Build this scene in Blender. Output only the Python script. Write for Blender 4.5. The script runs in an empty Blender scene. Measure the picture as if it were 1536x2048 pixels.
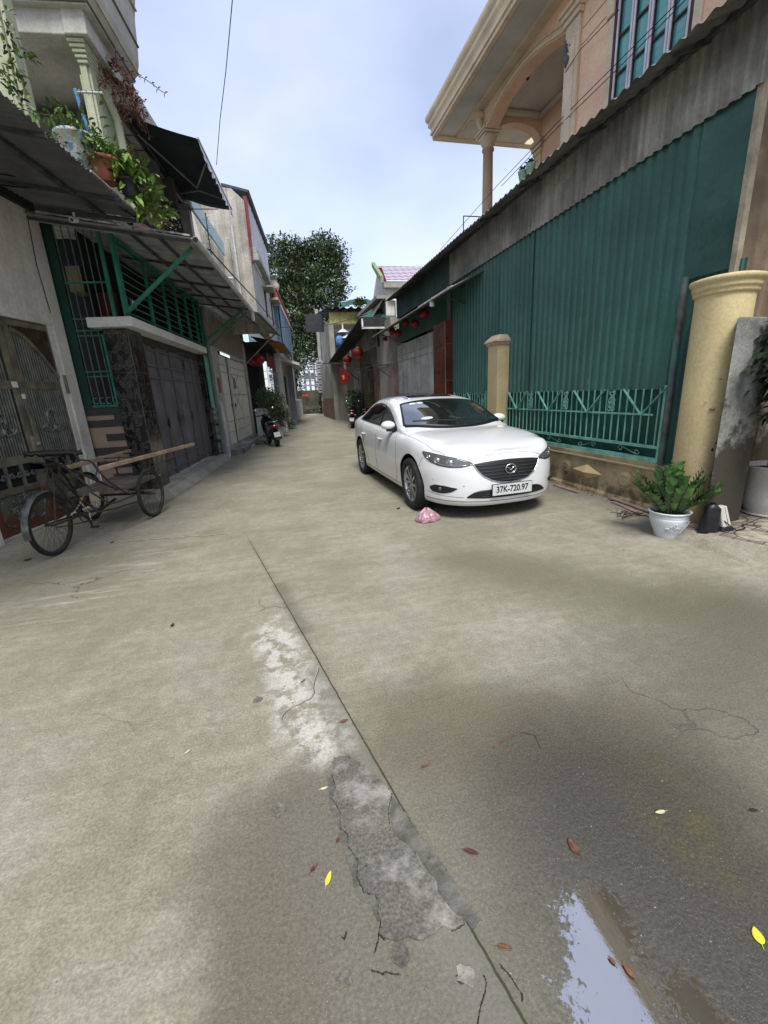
import bpy, bmesh, math, random
from mathutils import Vector, Matrix
from mathutils.bvhtree import BVHTree
random.seed(11)
R = math.radians
scene = bpy.context.scene
COL = scene.collection

# ---------------------------------------------------------------- camera
FPX = 835.0; H = 1.5
_n = Vector((155.5, 2917.5, FPX)).normalized()
_up = -_n
_r = Vector((549.8-768, 797.9-1024, FPX)); _r = (_r - _r.dot(_up)*_up).normalized()
_x = _r.cross(_up)
MW = Matrix((_x, _r, _up))                      # camera vector (right, down, forward) -> world
cam_d = bpy.data.cameras.new('camera'); cam = bpy.data.objects.new('camera', cam_d); COL.objects.link(cam)
cx = MW @ Vector((1,0,0)); cy = -(MW @ Vector((0,1,0))); cz = -(MW @ Vector((0,0,1)))
cam.matrix_world = Matrix(((cx.x,cy.x,cz.x,0),(cx.y,cy.y,cz.y,0),(cx.z,cy.z,cz.z,H),(0,0,0,1)))
cam_d.sensor_fit = 'AUTO'; cam_d.sensor_width = 36; cam_d.lens = FPX/2048*36
cam_d.clip_start = 0.05; cam_d.clip_end = 2000
scene.camera = cam
# survey helpers: where a sight line meets a known plane of the place
def ray(u, v): return MW @ Vector((u-768, v-1024, FPX))
def G(u, v, z=0.0):
    d = ray(u, v); t = (z-H)/d.z; return Vector((d.x*t, d.y*t, z))
def PX(u, v, x):
    d = ray(u, v); t = x/d.x; return Vector((x, d.y*t, H+d.z*t))
def PY(u, v, y):
    d = ray(u, v); t = y/d.y; return Vector((d.x*t, y, H+d.z*t))

# ---------------------------------------------------------------- world, sun, exposure
SUN_EL, SUN_AZ = 60, 188          # azimuth clockwise from +Y: light comes from behind the camera
w = bpy.data.worlds.new('World'); scene.world = w; w.use_nodes = True
nt = w.node_tree; nt.nodes.clear()
out = nt.nodes.new('ShaderNodeOutputWorld'); bg = nt.nodes.new('ShaderNodeBackground')
sky = nt.nodes.new('ShaderNodeTexSky'); sky.sky_type = 'NISHITA'; sky.sun_disc = False
sky.sun_elevation = R(SUN_EL); sky.sun_rotation = R(SUN_AZ); sky.air_density = 1.3; sky.dust_density = 1.2; sky.ozone_density = 1.5
tc = nt.nodes.new('ShaderNodeTexCoord')
mp = nt.nodes.new('ShaderNodeMapping'); mp.inputs['Scale'].default_value = (0.8, 0.7, 1.5); mp.inputs['Location'].default_value = (3.1, 0.4, 0.2)
ns = nt.nodes.new('ShaderNodeTexNoise'); ns.inputs['Scale'].default_value = 1.7; ns.inputs['Detail'].default_value = 5; ns.inputs['Roughness'].default_value = 0.42
rp = nt.nodes.new('ShaderNodeValToRGB'); rp.color_ramp.elements[0].position = 0.42; rp.color_ramp.elements[1].position = 0.74
mx = nt.nodes.new('ShaderNodeMix'); mx.data_type = 'RGBA'
cloud = nt.nodes.new('ShaderNodeRGB'); cloud.outputs[0].default_value = (6.4, 6.7, 8.6, 1)
sc_ = nt.nodes.new('ShaderNodeMix'); sc_.data_type = 'RGBA'; sc_.inputs[0].default_value = 0.30
nt.links.new(tc.outputs['Generated'], mp.inputs[0]); nt.links.new(mp.outputs[0], ns.inputs[0]); nt.links.new(ns.outputs[0], rp.inputs[0])
nt.links.new(sky.outputs[0], sc_.inputs[6]); nt.links.new(cloud.outputs[0], sc_.inputs[7])   # thin veil of cloud everywhere
nt.links.new(sc_.outputs[2], mx.inputs[6]); nt.links.new(cloud.outputs[0], mx.inputs[7]); nt.links.new(rp.outputs[0], mx.inputs[0])
nt.links.new(mx.outputs[2], bg.inputs[0]); bg.inputs[1].default_value = 0.105
nt.links.new(bg.outputs[0], out.inputs[0])
sl = bpy.data.lights.new('sun', 'SUN'); sl.energy = 2.7; sl.angle = R(24); sl.color = (1.0, 0.965, 0.9)
so = bpy.data.objects.new('sun', sl); COL.objects.link(so)
_a = R(SUN_AZ); _e = R(SUN_EL)
sv = Vector((math.sin(_a)*math.cos(_e), math.cos(_a)*math.cos(_e), math.sin(_e)))
so.rotation_euler = sv.to_track_quat('Z', 'Y').to_euler(); so.location = sv*60
scene.view_settings.view_transform = 'Standard'; scene.view_settings.look = 'None'
scene.view_settings.gamma = 1; scene.view_settings.use_curve_mapping = False
scene.view_settings.exposure = 0.78
try:
    scene.cycles.max_bounces = 8; scene.cycles.diffuse_bounces = 4; scene.cycles.use_denoising = True
except Exception: pass

# ---------------------------------------------------------------- materials
MATS = {}
def lin(c):
    return tuple(x for x in c) + (1,)
def mat(name, col, rough=0.8, var=0.25, scale=3.0, bump=0.15, bscale=60, metal=0.0, dirt=None, damt=0.4, dscale=2.0,
        streak=0.0, spec=0.4, fine=0.12, col2=None, coat=0.0, low=None, bdist=0.01, trans=0.0):
    if name in MATS: return MATS[name]
    m = bpy.data.materials.new(name); m.use_nodes = True; t = m.node_tree; N = t.nodes; L = t.links
    b = N['Principled BSDF']; g = N.new('ShaderNodeNewGeometry')
    def noise(sc, det=4, vec=None, ro=0.55):
        n = N.new('ShaderNodeTexNoise'); n.inputs['Scale'].default_value = sc; n.inputs['Detail'].default_value = det; n.inputs['Roughness'].default_value = ro
        L.new(vec or g.outputs['Position'], n.inputs['Vector']); return n.outputs[0]
    def ramp(src, a, c):
        r = N.new('ShaderNodeMapRange'); r.inputs[1].default_value = a; r.inputs[2].default_value = c; L.new(src, r.inputs[0]); return r.outputs[0]
    def mix(f, a, c, mode='MIX'):
        x = N.new('ShaderNodeMix'); x.data_type = 'RGBA'; x.blend_type = mode
        for i, s in ((0, f), (6, a), (7, c)):
            if hasattr(s, 'links') or isinstance(s, bpy.types.NodeSocket): L.new(s, x.inputs[i])
            else: x.inputs[i].default_value = s if i == 0 else lin(s)
        return x.outputs[2]
    c2 = col2 or tuple(x*(1-var*1.4) for x in col)
    base = mix(ramp(noise(scale), 0.35, 0.68), c2, tuple(min(1, x*(1+var*0.45)) for x in col))
    if fine: base = mix(ramp(noise(scale*22, 3), 0.25, 0.75), base, mix(1.0, base, tuple([1-fine*2.2]*3), 'MULTIPLY'))
    if streak:
        mpn = N.new('ShaderNodeMapping'); mpn.inputs['Scale'].default_value = (9, 9, 0.5); L.new(g.outputs['Position'], mpn.inputs[0])
        f = ramp(noise(1.0, 5, mpn.outputs[0], 0.65), 0.45, 0.72)
        mm = N.new('ShaderNodeMath'); mm.operation = 'MULTIPLY'; mm.inputs[1].default_value = streak; L.new(f, mm.inputs[0])
        base = mix(mm.outputs[0], base, dirt or tuple(x*0.35 for x in col))
    if dirt:
        f = ramp(noise(dscale, 7, None, 0.68), 0.62-damt*0.35, 0.70)
        mm = N.new('ShaderNodeMath'); mm.operation = 'MULTIPLY'; mm.inputs[1].default_value = min(1, 0.45+damt*0.5); L.new(f, mm.inputs[0])
        base = mix(mm.outputs[0], base, dirt)
    if low:      # damp, mossy foot of a wall: (colour, height)
        sp = N.new('ShaderNodeSeparateXYZ'); L.new(g.outputs['Position'], sp.inputs[0])
        ad = N.new('ShaderNodeMath'); ad.operation = 'MULTIPLY_ADD'; ad.inputs[1].default_value = 2.4; ad.inputs[2].default_value = -1.2
        L.new(noise(3.0, 6, None, 0.7), ad.inputs[0])
        s2 = N.new('ShaderNodeMath'); s2.operation = 'ADD'; L.new(sp.outputs[2], s2.inputs[0]); L.new(ad.outputs[0], s2.inputs[1])
        base = mix(ramp(s2.outputs[0], low[1]+0.12, low[1]-0.12), base, low[0])
    L.new(base, b.inputs['Base Color'])
    rr = ramp(noise(scale*3, 4), 0.2, 0.8)
    rm = N.new('ShaderNodeMapRange'); rm.inputs[3].default_value = max(0.02, rough-0.08); rm.inputs[4].default_value = min(1, rough+0.1); L.new(rr, rm.inputs[0]); L.new(rm.outputs[0], b.inputs['Roughness'])
    b.inputs['Metallic'].default_value = metal; b.inputs['Specular IOR Level'].default_value = spec
    if coat: b.inputs['Coat Weight'].default_value = coat; b.inputs['Coat Roughness'].default_value = 0.03
    if trans: b.inputs['Transmission Weight'].default_value = trans
    if bump:
        bn = N.new('ShaderNodeBump'); bn.inputs['Strength'].default_value = bump; bn.inputs['Distance'].default_value = bdist
        L.new(noise(bscale, 4), bn.inputs['Height']); L.new(bn.outputs[0], b.inputs['Normal'])
    MATS[name] = m; return m

# ---------------------------------------------------------------- mesh helpers
class MB:
    def __init__(s): s.v = []; s.f = []; s.mi = []; s.sm = []; s.cur = 0; s.smooth = False
    def add(s, vs, fs):
        o = len(s.v); s.v += [Vector(p) for p in vs]
        for f in fs: s.f.append([o+i for i in f]); s.mi.append(s.cur); s.sm.append(s.smooth)
        return s
    def hexa(s, p): return s.add(p, [(0,1,2,3),(7,6,5,4),(0,4,5,1),(1,5,6,2),(2,6,7,3),(3,7,4,0)])
    def box(s, x0, x1, y0, y1, z0, z1):
        return s.hexa([(x0,y0,z0),(x1,y0,z0),(x1,y1,z0),(x0,y1,z0),(x0,y0,z1),(x1,y0,z1),(x1,y1,z1),(x0,y1,z1)])
    def prism(s, poly, ext):
        poly = [Vector(p) for p in poly]; ext = Vector(ext); n = len(poly)
        return s.add(poly+[p+ext for p in poly], [tuple(range(n)), tuple(range(2*n-1, n-1, -1))]+[(i,(i+1)%n,n+(i+1)%n,n+i) for i in range(n)])
    def bar(s, a, b, w=0.02, h=None, up=None):
        a = Vector(a); b = Vector(b); h = h or w; d = (b-a)
        if d.length < 1e-6: return s
        d.normalize(); upv = Vector(up) if up else (Vector((0,0,1)) if abs(d.z) < 0.9 else Vector((0,1,0)))
        x = d.cross(upv).normalized(); y = x.cross(d).normalized(); x *= w/2; y *= h/2
        return s.hexa([a-x-y, a+x-y, a+x+y, a-x+y, b-x-y, b+x-y, b+x+y, b-x+y])
    def tube(s, pts, r=0.01, n=8, cap=True, rs=None):
        pts = [Vector(p) for p in pts]; k = len(pts); rings = []; prev = None
        o = len(s.v); vs = []
        for i, p in enumerate(pts):
            d = (pts[min(i+1,k-1)]-pts[max(i-1,0)])
            if d.length < 1e-9: d = Vector((0,0,1))
            d.normalize()
            if prev is None:
                u = d.cross(Vector((0,0,1)) if abs(d.z) < 0.9 else Vector((1,0,0))).normalized()
            else:
                u = (prev - d*prev.dot(d)); u = u.normalized() if u.length > 1e-6 else d.orthogonal().normalized()
            prev = u; q = d.cross(u); rr = rs[i] if rs else r
            vs += [p+(u*math.cos(2*math.pi*j/n)+q*math.sin(2*math.pi*j/n))*rr for j in range(n)]
        fs = [(i*n+j, i*n+(j+1)%n, (i+1)*n+(j+1)%n, (i+1)*n+j) for i in range(k-1) for j in range(n)]
        sm = s.smooth; s.smooth = n >= 6
        s.add(vs, fs); s.smooth = sm
        if cap: s.add([vs[j] for j in range(n)], [tuple(range(n-1,-1,-1))]); s.add([vs[(k-1)*n+j] for j in range(n)], [tuple(range(n))])
        return s
    def lathe(s, prof, c=(0,0,0), n=24, wob=None):
        c = Vector(c); k = len(prof); vs = []
        for i, (r, z) in enumerate(prof):
            for j in range(n):
                a = 2*math.pi*j/n; q = r*(1+(wob(i,a) if wob else 0)); vs.append(c+Vector((q*math.cos(a), q*math.sin(a), z)))
        sm = s.smooth; s.smooth = True
        s.add(vs, [(i*n+j, i*n+(j+1)%n, (i+1)*n+(j+1)%n, (i+1)*n+j) for i in range(k-1) for j in range(n)])
        s.smooth = sm
        if prof[0][0] > 1e-4: s.add(vs[:n], [tuple(range(n))])
        if prof[-1][0] > 1e-4: s.add(vs[-n:], [tuple(range(n))])
        return s
    def ball(s, c, rx, ry=None, rz=None, n=12, m=8):
        ry = ry or rx; rz = rz or rx; c = Vector(c); vs = []
        for i in range(m+1):
            t = math.pi*i/m
            for j in range(n):
                a = 2*math.pi*j/n; vs.append(c+Vector((rx*math.sin(t)*math.cos(a), ry*math.sin(t)*math.sin(a), -rz*math.cos(t))))
        sm = s.smooth; s.smooth = True
        s.add(vs, [(i*n+j, i*n+(j+1)%n, (i+1)*n+(j+1)%n, (i+1)*n+j) for i in range(m) for j in range(n)]); s.smooth = sm
        return s
    def grid(s, rows, smooth=True, close=False):
        n = len(rows[0]); k = len(rows); sm = s.smooth; s.smooth = smooth
        s.add([p for r in rows for p in r], [(i*n+j, i*n+(j+1)%n, (i+1)*n+(j+1)%n, (i+1)*n+j) for i in range(k-1) for j in range(n if close else n-1)])
        s.smooth = sm; return s
    def corr(s, P, U, V, Nn, pitch, amp, kind='sin', rows=2, jit=0.0):
        """corrugated sheet: ridges run along U, repeat along V, stand out along Nn"""
        P = Vector(P); U = Vector(U); V = Vector(V); Nn = Vector(Nn).normalized(); Lv = V.length; Vd = V/Lv
        ts = []
        cnt = max(1, round(Lv/pitch)); p = Lv/cnt
        for i in range(cnt):
            if kind == 'sin': ts += [((i+q/8)*p, amp*math.sin(2*math.pi*q/8)) for q in range(8)]
            elif kind == 'rib': ts += [(i*p, 0), ((i+.70)*p, 0), ((i+.76)*p, amp), ((i+.9)*p, amp), ((i+.96)*p, 0)]
            else: ts += [(i*p, 0), ((i+.32)*p, 0), ((i+.46)*p, amp), ((i+.8)*p, amp), ((i+.94)*p, 0)]
        ts.append((Lv, 0))
        rr = [[P+U*(k/(rows-1))+Vd*t+Nn*(h+(random.uniform(-jit, jit) if jit else 0)) for t, h in ts] for k in range(rows)]
        return s.grid(rr, smooth=(kind == 'sin'))
    def leaf(s, p, d, up, L_, W_, fold=0.25, n=1):
        """one leaf: base p, direction d, blade normal up"""
        p = Vector(p); d = Vector(d).normalized(); x = d.cross(Vector(up)); x = x.normalized() if x.length > 1e-4 else d.orthogonal(); u = x.cross(d)
        a = p+d*L_*.35+x*W_*.5+u*W_*fold; b = p+d*L_*.35-x*W_*.5+u*W_*fold; c = p+d*L_*.75+x*W_*.36+u*W_*fold*.6-u*L_*.05; e = p+d*L_*.75-x*W_*.36+u*W_*fold*.6-u*L_*.05
        t = p+d*L_-u*L_*.15; m1 = p+d*L_*.35; m2 = p+d*L_*.75-u*L_*.05
        return s.add([p, a, m1, b, c, m2, e, t], [(0,1,2),(0,2,3),(1,4,5,2),(2,5,6,3),(4,7,5),(5,7,6)])
    def build(s, name, m, parent=None, loc=None, bevel=0, recalc=True, label=None):
        me = bpy.data.meshes.new(name)
        off = parent_loc(parent) if parent else (Vector(loc) if loc is not None else Vector((0,0,0)))
        me.from_pydata([v-off for v in s.v], [], s.f)
        ms = m if isinstance(m, (list, tuple)) else [m]
        for q in ms: me.materials.append(q)
        me.polygons.foreach_set('material_index', s.mi); me.polygons.foreach_set('use_smooth', s.sm)
        if recalc:
            bm = bmesh.new(); bm.from_mesh(me); bmesh.ops.recalc_face_normals(bm, faces=bm.faces); bm.to_mesh(me); bm.free()
        o = bpy.data.objects.new(name, me); COL.objects.link(o)
        if parent: o.parent = parent
        elif loc is not None: o.location = off
        if label: o['label'] = label
        if bevel:
            bv = o.modifiers.new('bevel', 'BEVEL'); bv.width = bevel; bv.segments = 2; bv.limit_method = 'ANGLE'; bv.angle_limit = R(40)
        return o
def parent_loc(o):
    p = Vector((0,0,0))
    while o: p += o.location; o = o.parent
    return p
def thing(name, label, cat, loc=(0,0,0), group=None):
    o = bpy.data.objects.new(name, None); COL.objects.link(o); o.location = loc; o.empty_display_size = 0.2
    o['label'] = label; o['category'] = cat
    if group: o['group'] = group
    return o
def tag(o, label, cat, group=None, kind=None):
    o['label'] = label; o['category'] = cat
    if group: o['group'] = group
    if kind: o['kind'] = kind
    return o
def struct(name, mb, m, **k):
    o = mb.build(name, m, **k); o['kind'] = 'structure'; return o
def part(name, m, parent, fn, **k):
    mb = MB(); fn(mb); return mb.build(name, m, parent, **k)
def dup(src, loc, label, rz=None):
    c = src.copy(); COL.objects.link(c); c.location = loc; c['label'] = label
    if rz is not None: c.rotation_euler = (0,0,rz)
    for ch in [o for o in bpy.data.objects if o.parent == src]:
        d = ch.copy(); COL.objects.link(d); d.parent = c
        for gch in [o for o in bpy.data.objects if o.parent == ch]:
            e = gch.copy(); COL.objects.link(e); e.parent = d
    return c
def arc(c, r, a0, a1, n, X, Y):
    c = Vector(c); X = Vector(X); Y = Vector(Y)
    return [c+X*(r*math.cos(R(a0+(a1-a0)*i/n)))+Y*(r*math.sin(R(a0+(a1-a0)*i/n))) for i in range(n+1)]
def spiral(c, r0, r1, a0, a1, n, X, Y):
    c = Vector(c); X = Vector(X); Y = Vector(Y); o = []
    for i in range(n+1):
        t = i/n; a = R(a0+(a1-a0)*t); r = r0+(r1-r0)*t; o.append(c+X*(r*math.cos(a))+Y*(r*math.sin(a)))
    return o
class Fr:
    """facade frame: s along the wall, d out towards the street, z up"""
    def __init__(f, o, ang, side=1):
        f.o = Vector((o[0], o[1], 0)); a = R(ang); f.S = Vector((math.sin(a), math.cos(a), 0)); f.D = Vector((f.S.y, -f.S.x, 0))*side
    def __call__(f, s, d, z): return f.o+f.S*s+f.D*d+Vector((0,0,z))
    def hit(f, u, v, d=0.0):
        r_ = ray(u, v); p = f.o+f.D*d; t = (p.x*f.D.x+p.y*f.D.y)/(r_.x*f.D.x+r_.y*f.D.y)
        q = Vector((r_.x*t, r_.y*t, H+r_.z*t)); return (q-f.o).dot(f.S), q.z
    def hitS(f, u, v, s=0.0):
        r_ = ray(u, v); p = f.o+f.S*s; t = (p.x*f.S.x+p.y*f.S.y)/(r_.x*f.S.x+r_.y*f.S.y)
        q = Vector((r_.x*t, r_.y*t, H+r_.z*t)); return (q-f.o).dot(f.D), q.z
    def box(f, mb, s0, s1, d0, d1, z0, z1):
        return mb.hexa([f(s0,d0,z0), f(s1,d0,z0), f(s1,d1,z0), f(s0,d1,z0), f(s0,d0,z1), f(s1,d0,z1), f(s1,d1,z1), f(s0,d1,z1)])
# ================================================================ GROUND
def ground_mat():
    m = bpy.data.materials.new('street_concrete'); m.use_nodes = True; t = m.node_tree; N = t.nodes; L = t.links
    b = N['Principled BSDF']; g = N.new('ShaderNodeNewGeometry'); P = g.outputs['Position']
    sep = N.new('ShaderNodeSeparateXYZ'); L.new(P, sep.inputs[0]); X, Y = sep.outputs[0], sep.outputs[1]
    def M(op, a, c=None, d=None, clamp=False):
        n = N.new('ShaderNodeMath'); n.operation = op; n.use_clamp = clamp
        for i, s in enumerate((a, c, d)):
            if s is None: continue
            if isinstance(s, (int, float)): n.inputs[i].default_value = s
            else: L.new(s, n.inputs[i])
        return n.outputs[0]
    def noise(sc, det=5, ro=0.6, vec=None, dist=0.0):
        n = N.new('ShaderNodeTexNoise'); n.inputs['Scale'].default_value = sc; n.inputs['Detail'].default_value = det
        n.inputs['Roughness'].default_value = ro; n.inputs['Distortion'].default_value = dist; L.new(vec or P, n.inputs['Vector']); return n.outputs[0]
    def rg(s, a, c, o0=0.0, o1=1.0):
        r = N.new('ShaderNodeMapRange'); r.interpolation_type = 'SMOOTHSTEP'; r.inputs[1].default_value = a; r.inputs[2].default_value = c; r.inputs[3].default_value = o0; r.inputs[4].default_value = o1; L.new(s, r.inputs[0]); return r.outputs[0]
    def mix(f, a, c, mode='MIX'):
        x = N.new('ShaderNodeMix'); x.data_type = 'RGBA'; x.blend_type = mode
        for i, s in ((0, f), (6, a), (7, c)):
            if isinstance(s, bpy.types.NodeSocket): L.new(s, x.inputs[i])
            else: x.inputs[i].default_value = s if i == 0 else lin(s)
        return x.outputs[2]
    wob = noise(1.3, 6, 0.65); wob2 = noise(4.5, 6, 0.7)
    def blob(pa, pb, rad, soft, wa=0.5, wb=0.25):
        """capsule from pa to pb with a wandering edge -> 0..1"""
        ax, ay = pa; bx, by = pb; dx, dy = bx-ax, by-ay; l2 = max(1e-6, dx*dx+dy*dy)
        qx = M('SUBTRACT', X, ax); qy = M('SUBTRACT', Y, ay)
        tt = M('DIVIDE', M('ADD', M('MULTIPLY', qx, dx), M('MULTIPLY', qy, dy)), l2, clamp=True)
        ex = M('SUBTRACT', qx, M('MULTIPLY', tt, dx)); ey = M('SUBTRACT', qy, M('MULTIPLY', tt, dy))
        d = M('SQRT', M('ADD', M('MULTIPLY', ex, ex), M('MULTIPLY', ey, ey)))
        d = M('ADD', d, M('MULTIPLY', M('SUBTRACT', wob, 0.5), wa*2*rad)); d = M('ADD', d, M('MULTIPLY', M('SUBTRACT', wob2, 0.5), wb*2*rad))
        return rg(d, rad+soft, rad-soft)
    def gp(u, v): q = G(u, v); return (q.x, q.y)
    # base: warm grey and tan trowelled concrete with diagonal broom streaks
    mp = N.new('ShaderNodeMapping'); mp.inputs['Rotation'].default_value = (0, 0, R(38)); mp.inputs['Scale'].default_value = (1.0, 7.0, 1.0); L.new(P, mp.inputs[0])
    st = noise(1.5, 6, 0.72, mp.outputs[0], 0.4)
    big = noise(0.33, 5, 0.6); mid = noise(1.9, 7, 0.66)
    c = mix(rg(big, 0.3, 0.7), (0.226,0.212,0.166), (0.270,0.256,0.206))
    c = mix(rg(st, 0.42, 0.66), c, mix(1.0, c, (1.15,1.15,1.16), 'MULTIPLY'))
    c = mix(rg(noise(14, 8, 0.75), 0.40, 0.62), mix(1.0, c, (0.90,0.90,0.88), 'MULTIPLY'), mix(1.0, c, (1.09,1.09,1.08), 'MULTIPLY'))
    c = mix(M('MULTIPLY', rg(mid, 0.40, 0.66), 0.6), c, mix(1.0, c, (0.76,0.76,0.70), 'MULTIPLY'))
    # olive algae film, patchy
    olive = M('MULTIPLY', rg(noise(0.8, 7, 0.68), 0.42, 0.64), 0.55)
    c = mix(olive, c, (0.165,0.152,0.092))
    # darker areas, damp in parts: right of joint, along right wall, band lower left
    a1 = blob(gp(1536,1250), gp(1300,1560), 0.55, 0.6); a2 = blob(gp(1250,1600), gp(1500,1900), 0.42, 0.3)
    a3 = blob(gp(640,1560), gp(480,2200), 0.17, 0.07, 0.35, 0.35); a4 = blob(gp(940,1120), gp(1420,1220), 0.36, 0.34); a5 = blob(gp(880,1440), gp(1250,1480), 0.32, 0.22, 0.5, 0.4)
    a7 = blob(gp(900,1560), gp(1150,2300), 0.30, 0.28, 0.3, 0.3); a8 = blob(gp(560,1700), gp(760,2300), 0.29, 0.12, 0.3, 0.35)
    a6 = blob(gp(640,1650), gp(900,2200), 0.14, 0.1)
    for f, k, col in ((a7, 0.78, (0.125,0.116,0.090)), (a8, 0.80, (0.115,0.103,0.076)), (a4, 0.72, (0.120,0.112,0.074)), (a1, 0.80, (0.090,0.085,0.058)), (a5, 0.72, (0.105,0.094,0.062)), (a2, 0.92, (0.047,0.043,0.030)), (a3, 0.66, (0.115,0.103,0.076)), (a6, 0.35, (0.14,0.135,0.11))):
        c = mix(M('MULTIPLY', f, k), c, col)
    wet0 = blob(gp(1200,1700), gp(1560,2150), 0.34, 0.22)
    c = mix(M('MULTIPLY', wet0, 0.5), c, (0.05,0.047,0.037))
    moss = M('MULTIPLY', blob(gp(1310,1560), gp(1400,1700), 0.10, 0.09, 0.6, 0.7), rg(noise(7, 6, .7), .40, .62))
    c = mix(M('MULTIPLY', moss, 0.6), c, (0.075,0.068,0.022))
    # pale laitance where the skin has worn off, beside the joint
    pale = M('MULTIPLY', blob(gp(545,1255), gp(640,1490), 0.13, 0.07, 1.3, 1.2), rg(noise(6.5, 6, 0.7), 0.42, 0.55))
    c = mix(M('MULTIPLY', pale, 0.8), c, (0.47,0.46,0.41))
    pale2 = M('MULTIPLY', blob(gp(60,1240), gp(330,1110), 0.34, 0.25), rg(st, 0.5, 0.66))
    c = mix(M('MULTIPLY', pale2, 0.3), c, (0.52,0.50,0.44))
    dk = blob(gp(560,1170), gp(610,1260), 0.045, 0.05, 0.5, 0.6); c = mix(M('MULTIPLY', dk, 0.6), c, (0.10,0.095,0.075))
    # grit
    fine = noise(95, 3, 0.6); vf = noise(260, 2, 0.5)
    c = mix(rg(fine, 0.32, 0.7), mix(1.0, c, (0.80,0.80,0.80), 'MULTIPLY'), mix(1.0, c, (1.15,1.15,1.14), 'MULTIPLY'))
    c = mix(M('MULTIPLY', rg(noise(38, 4, 0.7), 0.45, 0.7), 0.22), c, mix(1.0, c, (0.55,0.54,0.5), 'MULTIPLY'))
    c = mix(M('MULTIPLY', rg(vf, 0.66, 0.74), 0.5), c, (0.5,0.49,0.42))
    c = mix(M('MULTIPLY', rg(vf, 0.34, 0.27), 0.55), c, (0.04,0.038,0.03))
    # control joint
    j1 = G(486,1058); j2 = G(1052,2048); dj = (j2-j1).normalized(); nx, ny = dj.y, -dj.x
    dist = M('ADD', M('MULTIPLY', M('SUBTRACT', X, j1.x), nx), M('MULTIPLY', M('SUBTRACT', Y, j1.y), ny))
    dist = M('ADD', dist, M('MULTIPLY', M('SUBTRACT', noise(9, 3), 0.5), 0.012)); ad = M('ABSOLUTE', dist)
    along = M('ADD', M('MULTIPLY', M('SUBTRACT', X, j1.x), dj.x), M('MULTIPLY', M('SUBTRACT', Y, j1.y), dj.y))
    on = rg(along, -0.02, 1.2, 0.0, 1.0)
    wj = rg(ad, 0.0045, 0.0018); jl = M('MULTIPLY', wj, on)
    c = mix(M('MULTIPLY', M('MULTIPLY', rg(ad, 0.04, 0.0), on), 0.35), c, (0.10,0.10,0.06))
    c = mix(M('MULTIPLY', jl, 0.88), c, (0.035,0.033,0.02))
    side = rg(M('MULTIPLY', dist, 1.0), 0.0, 0.01) if nx < 0 else rg(dist, 0.0, -0.01)
    strip = M('MULTIPLY', M('MULTIPLY', rg(ad, 0.16, 0.10), side), rg(along, 2.9, 3.1))
    c = mix(M('MULTIPLY', strip, 0.35), c, (0.135,0.137,0.12))
    # hair cracks
    cr = G(632,1345); vor = N.new('ShaderNodeTexVoronoi'); vor.feature = 'DISTANCE_TO_EDGE'; vor.inputs['Scale'].default_value = 0.55
    wv = N.new('ShaderNodeVectorMath'); wv.operation = 'ADD'; nn = N.new('ShaderNodeTexNoise'); nn.inputs['Scale'].default_value = 2.2; nn.inputs['Detail'].default_value = 6
    L.new(P, nn.inputs[0]); sc2 = N.new('ShaderNodeVectorMath'); sc2.operation = 'SCALE'; sc2.inputs[3].default_value = 0.55; L.new(nn.outputs[1], sc2.inputs[0]); L.new(P, wv.inputs[0]); L.new(sc2.outputs[0], wv.inputs[1]); L.new(wv.outputs[0], vor.inputs['Vector'])
    ck = M('MULTIPLY', rg(vor.outputs[0], 0.0032, 0.0012), rg(noise(0.6, 3), 0.5, 0.6))
    c = mix(M('MULTIPLY', ck, 0.7), c, (0.07,0.065,0.05))
    # puddle: still water lying in the low spot, broken up at its rim by the grain of the concrete
    gx = noise(11, 6, 0.72, None, 0.9); gy = noise(70, 3, 0.6, None, 0.4); gw = noise(28, 5, 0.7, None, 1.2)
    f1 = blob(gp(1200,1850), gp(1250,2120), 0.12, 0.17, 0.2, 0.15); f2 = M('MULTIPLY', blob(gp(1350,1980), gp(1530,2180), 0.09, 0.16, 0.2, 0.2), 0.8)
    f3 = M('MULTIPLY', blob(gp(1090,1900), gp(1130,2100), 0.05, 0.12, 0.3, 0.3), 0.55)
    ff = M('MAXIMUM', M('MAXIMUM', f1, f2), f3)
    fld = M('ADD', ff, M('ADD', M('MULTIPLY', M('SUBTRACT', gx, 0.5), 0.75), M('ADD', M('MULTIPLY', M('SUBTRACT', gw, 0.5), 0.8), M('MULTIPLY', M('SUBTRACT', gy, 0.5), 0.55))))
    water = M('MULTIPLY', rg(fld, 0.52, 0.64), rg(ff, 0.12, 0.3)); film = M('MULTIPLY', rg(fld, 0.2, 0.6), rg(ff, 0.02, 0.3))
    c = mix(M('MULTIPLY', water, 0.75), c, (0.035,0.033,0.026))
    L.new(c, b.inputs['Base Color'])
    damp = M('MAXIMUM', M('MAXIMUM', M('MAXIMUM', M('MULTIPLY', wet0, 0.75), M('MULTIPLY', film, 1.1)), M('MULTIPLY', a2, 0.62)), M('MULTIPLY', a1, 0.22))
    ro = M('SUBTRACT', rg(fine, 0.3, 0.7, 0.82, 0.95), M('MULTIPLY', damp, 0.52)); ro = M('MULTIPLY', ro, M('SUBTRACT', 1.0, M('MULTIPLY', water, 0.93)))
    L.new(ro, b.inputs['Roughness'])
    sp = M('ADD', M('ADD', 0.35, M('MULTIPLY', damp, 0.3)), M('MULTIPLY', water, 0.65)); L.new(sp, b.inputs['Specular IOR Level'])
    L.new(M('ADD', 1.45, M('MULTIPLY', water, 1.0)), b.inputs['IOR'])
    hgt = M('ADD', M('MULTIPLY', fine, 0.55), M('ADD', M('MULTIPLY', noise(28, 5, 0.65), 0.9), M('MULTIPLY', mid, 1.2)))
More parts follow.
